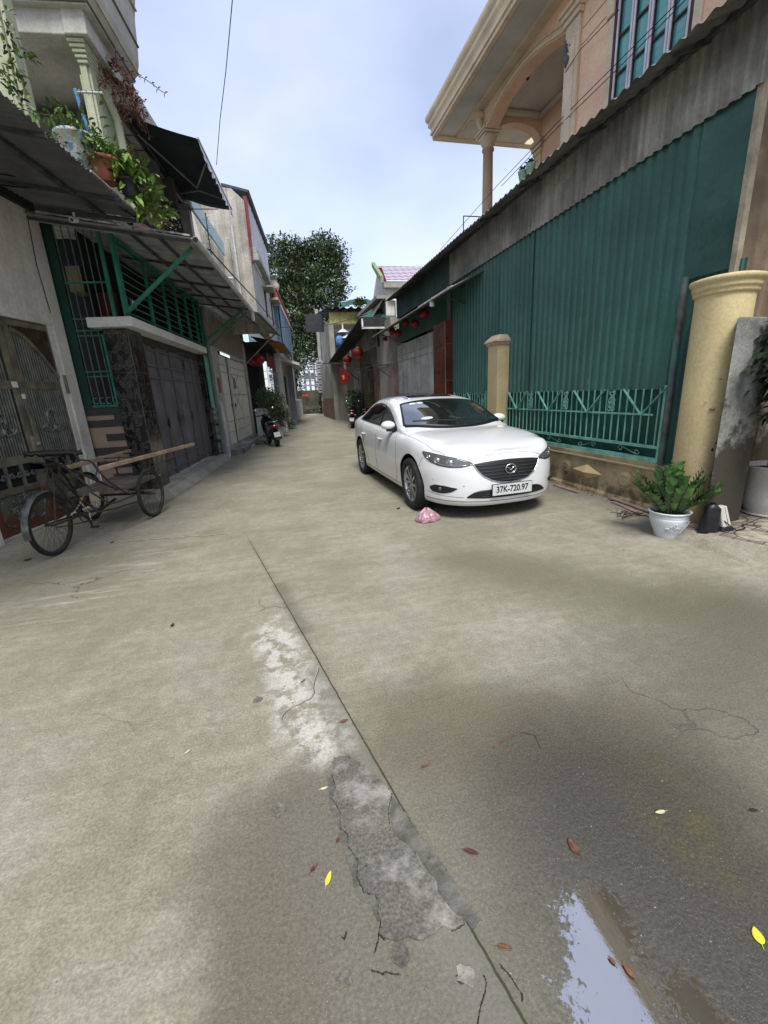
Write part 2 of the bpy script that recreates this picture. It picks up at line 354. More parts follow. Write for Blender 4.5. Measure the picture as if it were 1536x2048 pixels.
    hgt = M('ADD', hgt, M('MULTIPLY', st, 0.5))
    hgt = M('SUBTRACT', hgt, M('MULTIPLY', jl, 3.0)); hgt = M('SUBTRACT', hgt, M('MULTIPLY', ck, 1.0))
    bn = N.new('ShaderNodeBump'); bn.inputs['Distance'].default_value = 0.006
    L.new(M('MULTIPLY', M('SUBTRACT', 1.0, M('MULTIPLY', water, 0.985)), 0.62), bn.inputs['Strength']); L.new(hgt, bn.inputs['Height']); L.new(bn.outputs[0], b.inputs['Normal'])
    return m
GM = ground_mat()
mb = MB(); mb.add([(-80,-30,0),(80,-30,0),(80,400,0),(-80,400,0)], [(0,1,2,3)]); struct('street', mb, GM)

# flaked-off skin of concrete beside the joint (a real 6 mm step)
def zp(x, y): return (560+x/3.072, 1500+y/3.072)
left = [(318,145),(345,240),(320,300),(370,380),(375,490),(420,520),(425,600),(485,690),(475,780),(520,880),(580,890),(610,930),(605,1000),(625,1080),(610,1130)]
right = [(450,60),(520,100),(600,170),(685,270),(665,370),(668,450),(690,540),(760,580),(830,640),(865,740),(960,800),(970,880),(1060,1000),(1120,1040),(1130,1075),(1060,1110),(1000,1090),(940,1140),(860,1180),(790,1150),(720,1180)]
def jag(pts, amp):
    o = []
    for a, c in zip(pts[:-1], pts[1:]):
        n = max(2, int(math.hypot(a[0]-c[0], a[1]-c[1])/9))
        for i in range(n):
            t = i/n; o.append((a[0]+(c[0]-a[0])*t+random.uniform(-amp, amp), a[1]+(c[1]-a[1])*t+random.uniform(-amp, amp)))
    return o
lo = jag([(380,60)]+left+[(650,1170)], 3.2); ro_ = jag(right, 3.2)
poly = [G(*zp(*p)) for p in lo]+[G(*zp(*p)) for p in reversed(ro_)]
patch = mat('flaked_concrete', (0.155,0.145,0.116), rough=0.9, var=0.5, scale=5, bump=0.9, bscale=45, dirt=(0.44,0.425,0.37), damt=0.36, dscale=4.5, fine=0.3, bdist=0.01, col2=(0.12,0.114,0.095))
pale_ = MB()
mb = MB(); mb.prism([p+Vector((0,0,-0.01)) for p in poly], (0,0,0.0180)); o = struct('concrete_flake_layer', mb, patch)
crk_shade = mat('crack_and_edge_shade', (0.035,0.032,0.026), rough=.95, bump=.2)
mb = MB(); mb.tube([G(*zp(*p)) for p in lo], .0042, 5, rs=[random.uniform(.0015,.006) for _ in lo]); mb.tube([G(*zp(*p)) for p in ro_[:int(len(ro_)*.8)]], .003, 5, rs=[random.uniform(.001,.0042) for _ in ro_[:int(len(ro_)*.8)]]); struct('patch_edge_shade', mb, crk_shade)  # dark tubes along the patch edge, painted in as its shadow line
def flat_patch(pts, th, m_, nm, amp=4):
    pl_ = jag(pts+[pts[0]], amp); mb = MB(); mb.prism([G(*zp(*p))+Vector((0,0,th-.004)) for p in pl_], (0,0,.004)); return struct(nm, mb, m_)
palem = mat('worn_pale_concrete', (0.50,0.485,0.43), rough=.92, var=.45, scale=9, bump=.8, bscale=40, dirt=(0.26,0.25,0.21), damt=.45, dscale=14, fine=.3, bdist=.008)
darkm = mat('worn_grey_cement', (0.135,0.13,0.108), rough=.9, var=.4, scale=9, bump=.6, bscale=70, dirt=(0.20,0.19,0.16), damt=.35, dscale=11)
for pts in ([(690,290),(760,380),(830,470),(900,570),(980,680),(1060,790),(1150,920),(1230,1040),(1190,1100),(1110,1030),(1050,980),(965,850),(890,720),(850,640),(760,560),(700,530),(675,430)], [(330,50),(420,30),(450,60),(380,90),(350,130),(360,300),(400,420),(450,560),(510,690),(520,790),(600,860),(640,930),(640,1020),(600,1060),(560,960),(470,900),(420,700),(370,560),(310,360),(290,180)]):
    flat_patch(pts, .0025, darkm, 'cement_scar', 6)

mb = MB()
for cr_ in ([(560,1355),(630,1375),(650,1362),(700,1380),(755,1378)], [(1250,1385),(1268,1420),(1262,1480),(1240,1545),(1225,1620),(1212,1700)], [(1345,1310),(1420,1400),(1485,1500),(1490,1560)], [(380,1150),(395,1165),(410,1110)], [(1080,1390),(1110,1370),(1150,1330),(1185,1385),(1120,1440),(1085,1410)], [(840,680),(870,760),(880,860),(850,960),(800,1030)], [(615,1080),(600,1180),(575,1260)]):
    j_ = jag(cr_, 3); mb.tube([G(*zp(*p)) for p in j_], .0025, 4, rs=[random.uniform(.0006,.0032) for _ in j_])
struct('cracks', mb, crk_shade)
# small worn leftovers of that layer
def chip(cx_, cy_, r_, n=11):
    c0 = G(cx_, cy_); return [c0+Vector((math.cos(2*math.pi*i/n)*r_*random.uniform(.5,1.2), math.sin(2*math.pi*i/n)*r_*random.uniform(.5,1.2), 0)) for i in range(n)]
mb = MB()
for (u, v, r_) in ((800,1905,.03),(930,1950,.028),(560,1620,.03),(690,1960,.022),(515,1400,.03)):
    mb.prism([p+Vector((0,0,-0.01)) for p in chip(u, v, r_)], (0,0,0.0135))
struct('concrete_chips', mb, patch)

# small dead things lying about: leaves, twigs, chips
lc = {'y': mat('leaf_yellow', (0.72,0.66,0.05), rough=0.5, var=0.15, scale=20, bump=0.1),
      'p': mat('leaf_pale', (0.62,0.62,0.33), rough=0.5, var=0.2, scale=20, bump=0.1),
      'b': mat('leaf_brown', (0.17,0.085,0.045), rough=0.55, var=0.4, scale=30, bump=0.2),
      'r': mat('leaf_red', (0.13,0.045,0.038), rough=0.55, var=0.4, scale=30, bump=0.2),
      'k': mat('leaf_black', (0.03,0.025,0.02), rough=0.6, var=0.3, scale=30, bump=0.2)}
def fallen(u, v, L_, W_, ang, key, label, curl=0.35):
    p = G(u, v); a = R(ang); d = Vector((math.cos(a), math.sin(a), 0)); x = Vector((-d.y, d.x, 0)); rows = []
    n = 9
    for i in range(n+1):
        t = i/n; ww = W_*0.5*math.sin(math.pi*t**0.8)**0.8+0.0004
        zz = 0.004+L_*curl*0.5*(t-0.4)**2
        rows.append([p+d*(L_*(t-.5))+x*(ww*q)+Vector((0,0,zz+abs(q)*W_*curl*0.28)) for q in (-1,-.5,0,.5,1)])
    mb = MB(); mb.grid(rows); mb.tube([p+d*(-L_*.5)+Vector((0,0,.005)), p+d*(-L_*.72)+Vector((0,0,.003))], 0.0009, 5)
    o = mb.build('fallen_leaf', lc[key], loc=p, recalc=False); so_ = o.modifiers.new('t', 'SOLIDIFY'); so_.thickness = 0.0006
    tag(o, label, 'leaf', 'leaves fallen on the concrete')
fallen(657,1758,.045,.016,62,'y','bright yellow pointed leaf left of the flaked concrete patch',.1)
fallen(1515,1873,.042,.026,60,'y','broad pale yellow leaf at the edge of the wet patch by the right border',.1)
fallen(1320,1626,.040,.013,175,'p','small cream coloured leaf on the dark mossy stain')
fallen(649,1578,.032,.010,0,'p','thin pale green leaf near the top of the flaked patch')
fallen(943,1706,.052,.017,-35,'r','dark reddish brown leaf right of the joint, above the puddle')
fallen(1010,1897,.042,.014,-25,'b','tan brown leaf touching the joint left of the puddle')
fallen(1256,1942,.036,.013,100,'b','orange brown curled leaf lying in the puddle, larger of the pair')
fallen(1223,1922,.022,.009,110,'b','small orange leaf in the puddle, smaller of the pair')
fallen(1147,1695,.055,.030,95,'b','flat round brown leaf pressed on damp concrete')
fallen(688,1444,.040,.016,0,'b','curled brown leaf on the joint halfway up the slab',.8)
fallen(852,1532,.045,.012,15,'b','rolled brown leaf on dry concrete right of the joint',.9)
fallen(628,1738,.032,.011,40,'r','dark red curled leaf beside the bright yellow leaf',.8)
fallen(1507,1622,.028,.012,-20,'k','blackened curled leaf near the right border')
fallen(676,1682,.020,.009,50,'r','tiny red leaf between the yellow leaf and the joint',.8)
fallen(606,1364,.034,.009,35,'b','pale brown stick like leaf on the worn white patch',.9)
fallen(586,1405,.018,.009,10,'p','tiny grey leaf left of the crack in the worn patch',.9)
fallen(375,1505,.030,.008,40,'p','small straw coloured leaf left of the joint')
fallen(345,1252,.040,.02,80,'k','small dark leaf alone on the pale left slab',.9)
fallen(226,1085,.06,.03,60,'b','dark brown curled leaf near the tricycle rear wheel',.8)
fallen(56,1121,.07,.045,10,'b','dark brown clod like leaf by the tricycle rear wheel and left border',.8)
fallen(797,1018,.06,.04,20,'k','small dark leaf on the ground beside the car front wheel',.8)
def twig(pts, r_, label, m=None):
    P3 = [G(*p)+Vector((0,0,r_+0.002)) for p in pts]; mb = MB(); mb.tube(P3, r_, 5)
    tag(mb.build('twig', m or lc['b'], loc=P3[0]), label, 'twig', 'twigs fallen on the concrete')
straw = mat('straw', (0.45,0.36,0.22), rough=0.8, var=0.3, scale=15)
twig([(985,1497),(1010,1480),(1045,1466),(1070,1472),(1082,1498)], .0022, 'curved thin brown twig right of the joint')
twig([(240,1085),(300,1080),(370,1074),(420,1071),(455,1068),(466,1076)], .004, 'long thin pale stem lying in front of the tricycle', straw)
# hair crack and its raised lip
def zq(x, y): return (420+x/3.072, 1040+y/3.072)
mb = MB(); cp = jag([(665,900),(655,940),(640,980),(632,1020),(636,1060),(615,1095),(580,1110),(545,1130),(505,1145),(470,1170),(445,1195),(435,1230)], 2)
mb.tube([G(*zq(*p))+Vector((0,0,-.001)) for p in cp], 0.0032, 5); struct('concrete_crack', mb, mat('crack_lip', (0.36,0.34,0.29), rough=.95, bump=.3))
mb = MB(); mb.tube([G(*zq(p[0]+5, p[1]+5))+Vector((0,0,-.0015)) for p in cp], 0.0028, 5); struct('concrete_crack_shadow', mb, mat('crack_dark', (0.05,0.045,0.035), rough=.95, bump=.3))
# grit scattered on the street: nobody could count it
mb = MB()
for i in range(420):
    u = random.uniform(0, 1536); v = random.uniform(1050, 2040); p = G(u, v); r_ = random.uniform(.0008, .0022)*(1+p.y*0.25)
    q = random.uniform(0, 6.28); a = Vector((math.cos(q), math.sin(q), 0))*r_*random.uniform(1, 1.8); c0 = Vector((-math.sin(q), math.cos(q), 0))*r_
    mb.add([p-a, p+c0, p+a, p-c0, p+Vector((0,0,r_))], [(0,1,4),(1,2,4),(2,3,4),(3,0,4)])
tag(mb.build('grit', mat('grit', (0.30,0.28,0.21), rough=.9, var=.5, scale=30)), 'fine pale grit and crumbs scattered on the concrete', 'grit', kind='stuff')
# patterned tile paving at the right
tm = bpy.data.materials.new('paving_tiles'); tm.use_nodes = True; t = tm.node_tree; N = t.nodes; L = t.links; b = N['Principled BSDF']
g = N.new('ShaderNodeNewGeometry'); mp = N.new('ShaderNodeMapping'); mp.inputs['Rotation'].default_value = (0,0,R(-16)); L.new(g.outputs['Position'], mp.inputs[0])
br = N.new('ShaderNodeTexBrick'); br.offset = 0; br.inputs['Scale'].default_value = 1; br.inputs['Brick Width'].default_value = .10; br.inputs['Row Height'].default_value = .10; br.inputs['Mortar Size'].default_value = .006
br.inputs['Color1'].default_value = (.34,.31,.27,1); br.inputs['Color2'].default_value = (.24,.21,.18,1); br.inputs['Mortar'].default_value = (.06,.055,.045,1)
fr = N.new('ShaderNodeVectorMath'); fr.operation = 'MODULO'; fr.inputs[1].default_value = (.4,.4,1); ab = N.new('ShaderNodeVectorMath'); ab.operation = 'SUBTRACT'; ab.inputs[1].default_value = (.2,.2,0)
po = N.new('ShaderNodeVectorMath'); po.operation = 'ADD'; po.inputs[1].default_value = (40,40,0)
L.new(mp.outputs[0], po.inputs[0]); L.new(po.outputs[0], fr.inputs[0]); L.new(fr.outputs[0], ab.inputs[0]); sx = N.new('ShaderNodeSeparateXYZ'); L.new(ab.outputs[0], sx.inputs[0])
cb = N.new('ShaderNodeCombineXYZ'); L.new(sx.outputs[0], cb.inputs[0]); L.new(sx.outputs[1], cb.inputs[1]); ln = N.new('ShaderNodeVectorMath'); ln.operation = 'LENGTH'; L.new(cb.outputs[0], ln.inputs[0])
s1 = N.new('ShaderNodeMath'); s1.operation = 'SUBTRACT'; s1.inputs[1].default_value = .165; L.new(ln.outputs[1], s1.inputs[0]); s2 = N.new('ShaderNodeMath'); s2.operation = 'ABSOLUTE'; L.new(s1.outputs[0], s2.inputs[0])
s3 = N.new('ShaderNodeMath'); s3.operation = 'LESS_THAN'; s3.inputs[1].default_value = .007; L.new(s2.outputs[0], s3.inputs[0])
s4 = N.new('ShaderNodeMath'); s4.operation = 'LESS_THAN'; s4.inputs[1].default_value = .165; L.new(ln.outputs[1], s4.inputs[0])
L.new(mp.outputs[0], br.inputs[0]); m1 = N.new('ShaderNodeMix'); m1.data_type = 'RGBA'; L.new(s4.outputs[0], m1.inputs[0]); L.new(br.outputs[0], m1.inputs[6]); m1.inputs[7].default_value = (.33,.30,.25,1)
m2 = N.new('ShaderNodeMix'); m2.data_type = 'RGBA'; L.new(s3.outputs[0], m2.inputs[0]); L.new(m1.outputs[2], m2.inputs[6]); m2.inputs[7].default_value = (.07,.065,.05,1)
nz = N.new('ShaderNodeTexNoise'); nz.inputs['Scale'].default_value = 7; nz.inputs['Detail'].default_value = 8; nz.inputs['Roughness'].default_value = .7; L.new(g.outputs['Position'], nz.inputs[0])
m3 = N.new('ShaderNodeMix'); m3.data_type = 'RGBA'; m3.blend_type = 'MULTIPLY'; m3.inputs[0].default_value = 1; L.new(m2.outputs[2], m3.inputs[6]); rr = N.new('ShaderNodeValToRGB'); rr.color_ramp.elements[0].position = .35; rr.color_ramp.elements[0].color = (.42,.39,.33,1); rr.color_ramp.elements[1].position = .62; rr.color_ramp.elements[1].color = (1.15,1.12,1.05,1)
L.new(nz.outputs[0], rr.inputs[0]); L.new(rr.outputs[0], m3.inputs[7]); L.new(m3.outputs[2], b.inputs['Base Color']); b.inputs['Roughness'].default_value = .75
bn = N.new('ShaderNodeBump'); bn.inputs['Strength'].default_value = .6; bn.inputs['Distance'].default_value = .004; L.new(m2.outputs[2], bn.inputs['Height']); L.new(bn.outputs[0], b.inputs['Normal'])
ZP = .10       # the tiled corner lies a little above the street, with a cement skirt down to it
e0 = G(1352,1050,ZP); e1 = G(1374,1057,ZP); e2 = G(1536,1091,ZP); e3 = e2+(e2-e1)*3
mb = MB(); mb.prism([Vector((p.x,p.y,-.05)) for p in (e0, e1, e2, e3, Vector((9,e3.y,0)), Vector((9,3.6,0)), Vector((3.9,3.6,0)))], (0,0,.15)); struct('tile_paving', mb, tm)
mb = MB(); nrm = Vector((-(e2-e1).y, (e2-e1).x, 0)).normalized(); nrm = nrm if nrm.x < 0 else -nrm
f = lambda p: Vector((p.x, p.y, ZP-.004)); k_ = lambda p, w: Vector((p.x, p.y, -.004))+nrm*w
mb.add([f(e0), f(e1), f(e2), f(e3), k_(e0,.10)+Vector((-.02,.05,0)), k_(e1,.13), k_(e2,.30), k_(e3,.34)], [(0,1,5,4),(1,2,6,5),(2,3,7,6)]); struct('paving_skirt', mb, GM)
# ================================================================ RIGHT SIDE
RW = Fr((4.2, 0), 0, -1)            # s = y, d = towards the street
green_sheet = mat('green_sheet', (0.055,0.160,0.125), rough=0.5, var=0.18, scale=1.3, bump=0.05, bscale=8, spec=.35, dirt=(0.035,0.065,0.055), damt=0.12, dscale=1.2, fine=.1, streak=.45)
brown_sheet = mat('weathered_sheet', (0.37,0.365,0.315), rough=0.75, var=0.35, scale=1.6, bump=0.1, streak=0.6, dirt=(0.09,0.075,0.055), damt=.25, dscale=1.5)
roof_sheet = mat('roof_sheet', (0.19,0.185,0.165), rough=0.7, var=0.35, scale=2.5, bump=0.1, streak=.3, dirt=(0.05,0.045,0.035), damt=.3)
zinc = mat('zinc', (0.42,0.44,0.44), rough=0.5, var=0.25, scale=4, metal=.3, bump=.1)
steel_dark = mat('steel_dark', (0.07,0.075,0.075), rough=0.6, var=0.4, scale=10, bump=.2)
yellow_wall = mat('yellow_plaster', (0.60,0.485,0.255), rough=0.85, var=0.10, scale=1.8, bump=0.35, bscale=130, fine=.12, bdist=.004, low=((0.20,0.15,0.07), -0.05), dirt=(0.40,0.30,0.15), damt=.12)
yellow_low = mat('dirty_yellow_plaster', (0.42,0.335,0.185), rough=0.9, var=0.28, scale=3.0, bump=0.35, bscale=90, dirt=(0.14,0.10,0.055), damt=.28, dscale=5, low=((0.10,0.085,0.05), 0.02), bdist=.004)
mint = mat('mint_paint', (0.22,0.52,0.41), rough=0.5, var=0.25, scale=6, bump=.1, dirt=(0.10,0.16,0.13), damt=.2, dscale=20)
mint_dark = mat('deep_green_panel', (0.008,0.085,0.055), rough=0.45, var=0.3, scale=2.5, bump=.05, dirt=(0.03,0.12,0.09), damt=.25, dscale=6)

# --- low wall with plaster mouldings
def wall_seg(y0, y1, name, label, deco):
    t = thing(name, label, 'wall', (4.2, y0, 0))
    def f(m):
        RW.box(m, y0, y1, -.20, .03, -.05, .50); RW.box(m, y0, y1, -.22, .05, .50, .555)
        m.add([], [])
    part('wall_body', yellow_low, t, f, bevel=.006)
    def f(m):
        for (a, c, e) in ((.052, .475, .50), (.042, .462, .475), (.045, .045, .062), (.055, -.02, .045)):
            RW.box(m, y0+.001, y1-.001, .0301, a, c, e)
    part('moulding', yellow_wall if deco else yellow_low, t, f, bevel=.006)
    return t
t = wall_seg(3.45, 7.60, 'low_wall', 'low dirty yellow plaster wall with diamond relief under the green grille, behind the car', True)
k = (4.99, .275)
def diam(m, y, z, a=.30, c=.105):
    P = [RW(y-a,.031,z), RW(y,.031,z-c), RW(y+a,.031,z), RW(y,.031,z+c), RW(y,.10,z)]
    m.add(P, [(0,1,4),(1,2,4),(2,3,4),(3,0,4)])
part('diamond_relief', yellow_wall, t, lambda m: diam(m, *k))
part('diamond_relief', yellow_wall, t, lambda m: diam(m, 6.75, .275))
def medal(m, y, z):
    for r_, q in ((.10,.012),(.078,.020),(.045,.012),(.022,.026)):
        pr = [(0.0001,q),(r_*.86,q),(r_,q*.55),(r_,-.01)]
        vs = MB().lathe(pr, n=24); off = len(m.v)
        m.smooth = False; m.add([RW(y+p.x, .031+p.z, z+p.y) for p in vs.v], vs.f)
for yy in (5.43, 4.30): part('medallion', yellow_low, t, lambda m: medal(m, yy, .285))
def fleur(m, y):
    for a in (0, 90, 180, 270):
        m.tube([RW(y+.02*math.cos(R(a)), .034, .30+.02*math.sin(R(a))), RW(y+.05*math.cos(R(a+20)), .04, .30+.05*math.sin(R(a+20)))], .008, 6)
part('flower_relief', yellow_low, t, lambda m: fleur(m, 5.95))
wall_seg(8.05, 9.72, 'low_wall', 'stretch of low yellow wall hidden behind the parked car between the small and red pillars', False)

# --- grille panels with V bars
def ornament(m, y, z0, z1, d, w_):
    X = RW.S; Z = Vector((0,0,1)); c0 = RW(y, d, 0)
    hgt = z1-z0; zz = lambda q: c0+Z*(z0+hgt*q)
    r_ = w_*.23; rr = .0045
    for q in (.12, .34, .55):
        for sx in (-1, 1):
            m.tube(spiral(zz(q)+X*sx*w_*.22, r_*1.15, r_*.25, 90 if sx > 0 else 90, 90+sx*500, 14, X, Z), rr, 5)
    for q in (.22, .44):
        m.tube([zz(q)-X*w_*.35, zz(q-.06), zz(q)+X*w_*.35], rr, 5)
    m.tube([zz(.62)-X*w_*.3, zz(.68), zz(.62)+X*w_*.3], rr, 5); m.tube([zz(.66), zz(.80)], rr*1.8, 5)
    m.tube([zz(.98)-X*w_*.36, zz(.9)-X*w_*.18, zz(.98), zz(.9)+X*w_*.18, zz(.98)+X*w_*.36], rr*1.3, 5)
    m.tube([zz(.88)-X*w_*.34, zz(.80)-X*w_*.1, zz(.80)+X*w_*.1, zz(.88)+X*w_*.34], rr*1.3, 5)
def grille(y0, y1, apexes, label):
    t = thing('window_grille', label, 'grille', (4.15, y0, .555), 'green V bar grilles above the low wall')
    part('back_panel', mint_dark, t, lambda m: m.corr(RW(y0,-.075,.55), (0,0,.95), (0,y1-y0,0), (-1,0,0), .34, .012, 'trap'))
    def fr(m):
        RW.box(m, y0, y1, -.02, .03, .556, .605); RW.box(m, y0, y1, -.01, .03, .715, .748)
        RW.box(m, y0, y0+.03, -.012, .028, .605, 1.42); RW.box(m, y1-.045, y1, -.012, .028, .605, 1.42)
    part('frame', mint, t, fr)
    y = y0+.09; i = 0
    while y < y1-.08:
        top = 1.42
        part('bar', mint, t, lambda m: m.bar(RW(y,.008,.745), RW(y,.008,1.385), .013, .013)); y += .114
    def cr(m):
        yy = y0+.12
        RW.box(m, y0+.14, y1-.06, .016, .024, 1.085, 1.108)
    part('cross_rail', mint, t, cr)
    for a in apexes:
        if not y0+.25 < a < y1-.3: continue
        part('v_bar', mint, t, lambda m: (m.bar(RW(a,.030,1.09), RW(a-.30,.030,1.39), .010, .028, up=(-1,0,0)), m.bar(RW(a,.032,1.09), RW(a+.30,.032,1.39), .010, .028, up=(-1,0,0))))
    for a, b_ in zip(apexes[:-1], apexes[1:]):
        c_ = (a+b_)/2+.02
        if y0+.1 < c_ < y1-.1: part('scroll_ornament', mint, t, lambda m: ornament(m, c_, 1.12, 1.37, .034, .15))
    n = int((y1-y0)/.72)
    for i in range(n):
        c_ = y0+.45+i*.74
        def sc(m):
            X = RW.S; Z = Vector((0,0,1)); c0 = RW(c_, .012, .66); sg = 1 if i % 2 else -1
            a = spiral(c0+X*(-.13)+Z*sg*.005, .012, .040, 180, 540, 16, X, Z*sg); q = spiral(c0+X*.13-Z*sg*.005, .012, .040, 0, 360, 16, X, Z*sg)
            m.tube(a, .0055, 5); m.tube(q, .0055, 5); m.tube([c0+X*(-.13)+Z*sg*.040, c0+X*.13-Z*sg*.040], .0055, 5)
        part('scroll', zinc if False else mat('mint_pale', (0.22,0.36,0.31), rough=.5), t, sc)
    return t
AP = [4.17, 5.08, 5.97, 6.88, 7.75, 8.62, 9.5]
grille(3.87, 7.60, AP, 'long green grille with V bars between the small pillar and the big round column')
grille(8.06, 9.72, AP, 'short green V bar grille beyond the small pillar, half hidden by the car roof')

# --- the shed of corrugated sheet
sh = thing('corrugated_shed', 'long shed clad in dark green corrugated sheet with a rusty brown band under its eave', 'shed', (4.2, 3.4, 0))
part('wall', green_sheet, sh, lambda m: m.corr(RW(3.86,-.03,1.375), (0,0,2.6), (0,9.85-3.86,0), (-1,0,0), .135, .026, 'trap'))
part('wall', green_sheet, sh, lambda m: m.corr(RW(3.28,-.05,.5), (0,0,2.0), (0,.62,0), (-1,0,0), .075, .016, 'trap'))
part('wall', green_sheet, sh, lambda m: m.corr(RW(9.85,-.03,3.05), (0,0,1.1), (0,14.3-9.85,0), (-1,0,0), .075, -.016, 'rib'))
def flat(m):
    rows = []
    for i in range(15):
        z = 2.44+1.5*i/14; row = []
        for j in range(9):
            y = 3.40+.47*j/8; row.append(RW(y, -.012+.016*math.sin(z*2.3+y*4)*math.sin(j/8*math.pi)+.006*math.sin(z*9), z))
        rows.append(row)
    m.grid(rows)
rl = random.Random(7)
for i in range(5):
    y_ = 4.35+1.12*i+rl.uniform(-.05,.05); part('sheet_lap', green_sheet, sh, lambda m: m.hexa([RW(y_,-.008,1.372), RW(y_+.035,-.008,1.372), RW(y_+.035,-.004,1.372), RW(y_,-.002,1.372), RW(y_,-.008,3.9), RW(y_+.035,-.008,3.9), RW(y_+.035,-.004,3.9), RW(y_,-.002,3.9)]))
dm = mat('sheet_stain', (0.030,0.060,0.050), rough=.7, var=.4, scale=9)
part('flat_sheet', mat('green_flat', (0.042,0.12,0.095), rough=.42, var=.25, scale=1.1, bump=.12, bscale=5, dirt=(0.02,0.04,0.035), damt=.2, dscale=4, bdist=.02), sh, flat)
part('band', brown_sheet, sh, lambda m: m.corr(RW(3.30,.012,3.785), (0,0,.80), (0,9.9-3.30,0), (-1,0,0), .112, .026, 'trap'))
part('band', mat('green_band', (0.033,0.075,0.06), rough=.55, var=.3, scale=2, streak=.2, bump=.05), sh, lambda m: m.corr(RW(9.9,.012,3.785), (0,0,.72), (0,14.3-9.9,0), (-1,0,0), .112, .022, 'trap'))
part('end_wall', mat('rusty_beige_sheet', (0.30,0.23,0.155), rough=.8, var=.3, scale=2.5, streak=.5, dirt=(0.12,0.075,0.045), bump=.15), sh, lambda m: m.corr(RW(3.40,-.02,2.0), (0,0,2.6), (2.6,0,0), (0,-1,0), .15, .022, 'trap'))
part('corner_post', mat('cream_old', (0.45,0.39,0.28), rough=.85, var=.25, scale=4, dirt=(0.2,0.14,0.08), damt=.3, dscale=9), sh, lambda m: RW.box(m, 3.335, 3.395, -.05, .012, 2.1, 4.6), bevel=.006)
def eave(m):
    for (a, c) in ((2.2, 5.6), (5.45, 8.3), (8.15, 11.2), (11.05, 14.2)):
        z_ = 4.585+(.012 if int(a*10) % 2 else 0); m.corr(Vector((5.75, a, 5.05+z_-4.6)), Vector((-2.02, 0, -.76)), (0, c-a, 0), (.3,0,1), .152, .020, 'sin')
part('roof', roof_sheet, sh, eave)
def purl(m):
    for x_, z_ in ((4.12, 4.405),): m.bar((x_, 2.3, z_), (x_, 14.25, z_), .05, .05)
    for y_ in [3.9+1.25*i for i in range(9)]: m.bar((4.3, y_, 4.44), (3.80, y_, 4.26), .03, .03)
part('purlin', steel_dark, sh, purl)
part('back_wall', brown_sheet, sh, lambda m: m.box(5.72, 5.75, 3.42, 14.3, 1, 5))
part('end_wall', green_sheet, sh, lambda m: m.box(4.25, 5.7, 14.27, 14.3, 3.05, 4.7))
def scr(m):
    for i in range(26):
        y_ = random.uniform(4, 9.6); m.ball(RW(y_, -.03 if i % 3 else .035, random.choice([1.5,2.3,3.1,3.86])+random.uniform(-.1,.1)), .007, n=6, m=4)


# --- pillars
pl = thing('gate_pillar', 'slim square yellow pillar with stepped cap in the middle of the green fence', 'pillar', (4.05, 7.85, 0))
Pp = PX(993,833,3.985); Pl = PX(974,821,3.985); y0_, y1_ = Pp.y, Pl.y
part('shaft', yellow_wall, pl, lambda m: m.box(3.985, 4.22, y0_, y1_, -.02, 2.22), bevel=.008)
def capf(m):
    for (e, a, c) in ((.02,2.22,2.245),(.035,2.245,2.27),(.055,2.27,2.30)): m.box(3.985-e, 4.22, y0_-e, y1_+e, a, c)
    m.hexa([(3.93,y0_-.055,2.301),(4.22,y0_-.055,2.301),(4.22,y1_+.055,2.301),(3.93,y1_+.055,2.301),(4.03,y0_+.06,2.40),(4.2,y0_+.06,2.40),(4.2,y1_-.06,2.40),(4.03,y1_-.06,2.40)])
part('cap', mat('pale_plaster', (0.60,0.47,0.32), rough=.85, var=.2, scale=8, dirt=(0.25,0.2,0.12), damt=.2), pl, capf, bevel=.006)

cl = thing('round_column', 'thick rounded yellow gate column with ringed cap beside the potted plants', 'column', (4.055, 3.285, 0))
def outline(e=0.0, n=30):
    """plan: flat towards the street, rounded towards the camera"""
    o = []; cx_, cy_, rx, ry = 4.06, 3.285, .218, .218
    for i in range(n):
        a = 2*math.pi*i/n; p = 2.3; ca, sa = math.cos(a), math.sin(a)
        o.append((cx_+(rx+e)*math.copysign(abs(ca)**(2/p), ca), cy_+(ry+e)*math.copysign(abs(sa)**(2/p), sa)))
    return o
def ring(m, prof, n=40):
    rows = [[Vector((x, y, z)) for x, y in outline(e, n)] for e, z in prof]
    m.grid(rows, True, True); m.add(rows[-1], [tuple(range(n))])
part('shaft', yellow_wall, cl, lambda m: ring(m, [(-.005+.0*i, -.02+2.27*i/10) for i in range(11)]))
part('cap', yellow_wall, cl, lambda m: ring(m, [(e_, z_-.10) for e_, z_ in [(-.006,2.28),(.010,2.285),(.015,2.30),(.015,2.325),(.026,2.33),(.026,2.345),(.026,2.37),(.036,2.375),(.048,2.39),(.052,2.405),(.048,2.42),(.02,2.43)]]))
def dents(m):
    for (u, v, s_) in ((1424,818,.022),(1441,758,.013),(1411,805,.008)):
        q = ray(u, v); t_ = 4.99/math.hypot(q.x, q.y); p = Vector((q.x*t_, q.y*t_, H+q.z*t_)); m.ball(p, s_*1.1, s_*.9, s_*.4, n=9, m=5)
part('chip', mat('plaster_chip', (0.30,0.24,0.13), rough=.95, var=.4, scale=40), cl, dents)
part('downpipe', mat('old_pipe', (0.12,0.13,0.12), rough=.6, var=.4, scale=6, dirt=(0.05,0.2,0.15), damt=.3), cl, lambda m: m.tube([(4.14,3.79,.56+1.90*i/8) for i in range(9)], .034, 12))
gw = thing('grey_wall', 'grey cement garden wall black with mould at its foot, behind the tall potted tree', 'wall', (4.6, 3.5, 0))
grey_m = mat('mouldy_cement', (0.27,0.275,0.255), rough=.9, var=.25, scale=2.5, bump=.5, bscale=30, fine=.2, low=((0.040,0.036,0.024), 0.95), dirt=(0.028,0.026,0.018), damt=.38, dscale=4.5, bdist=.01)
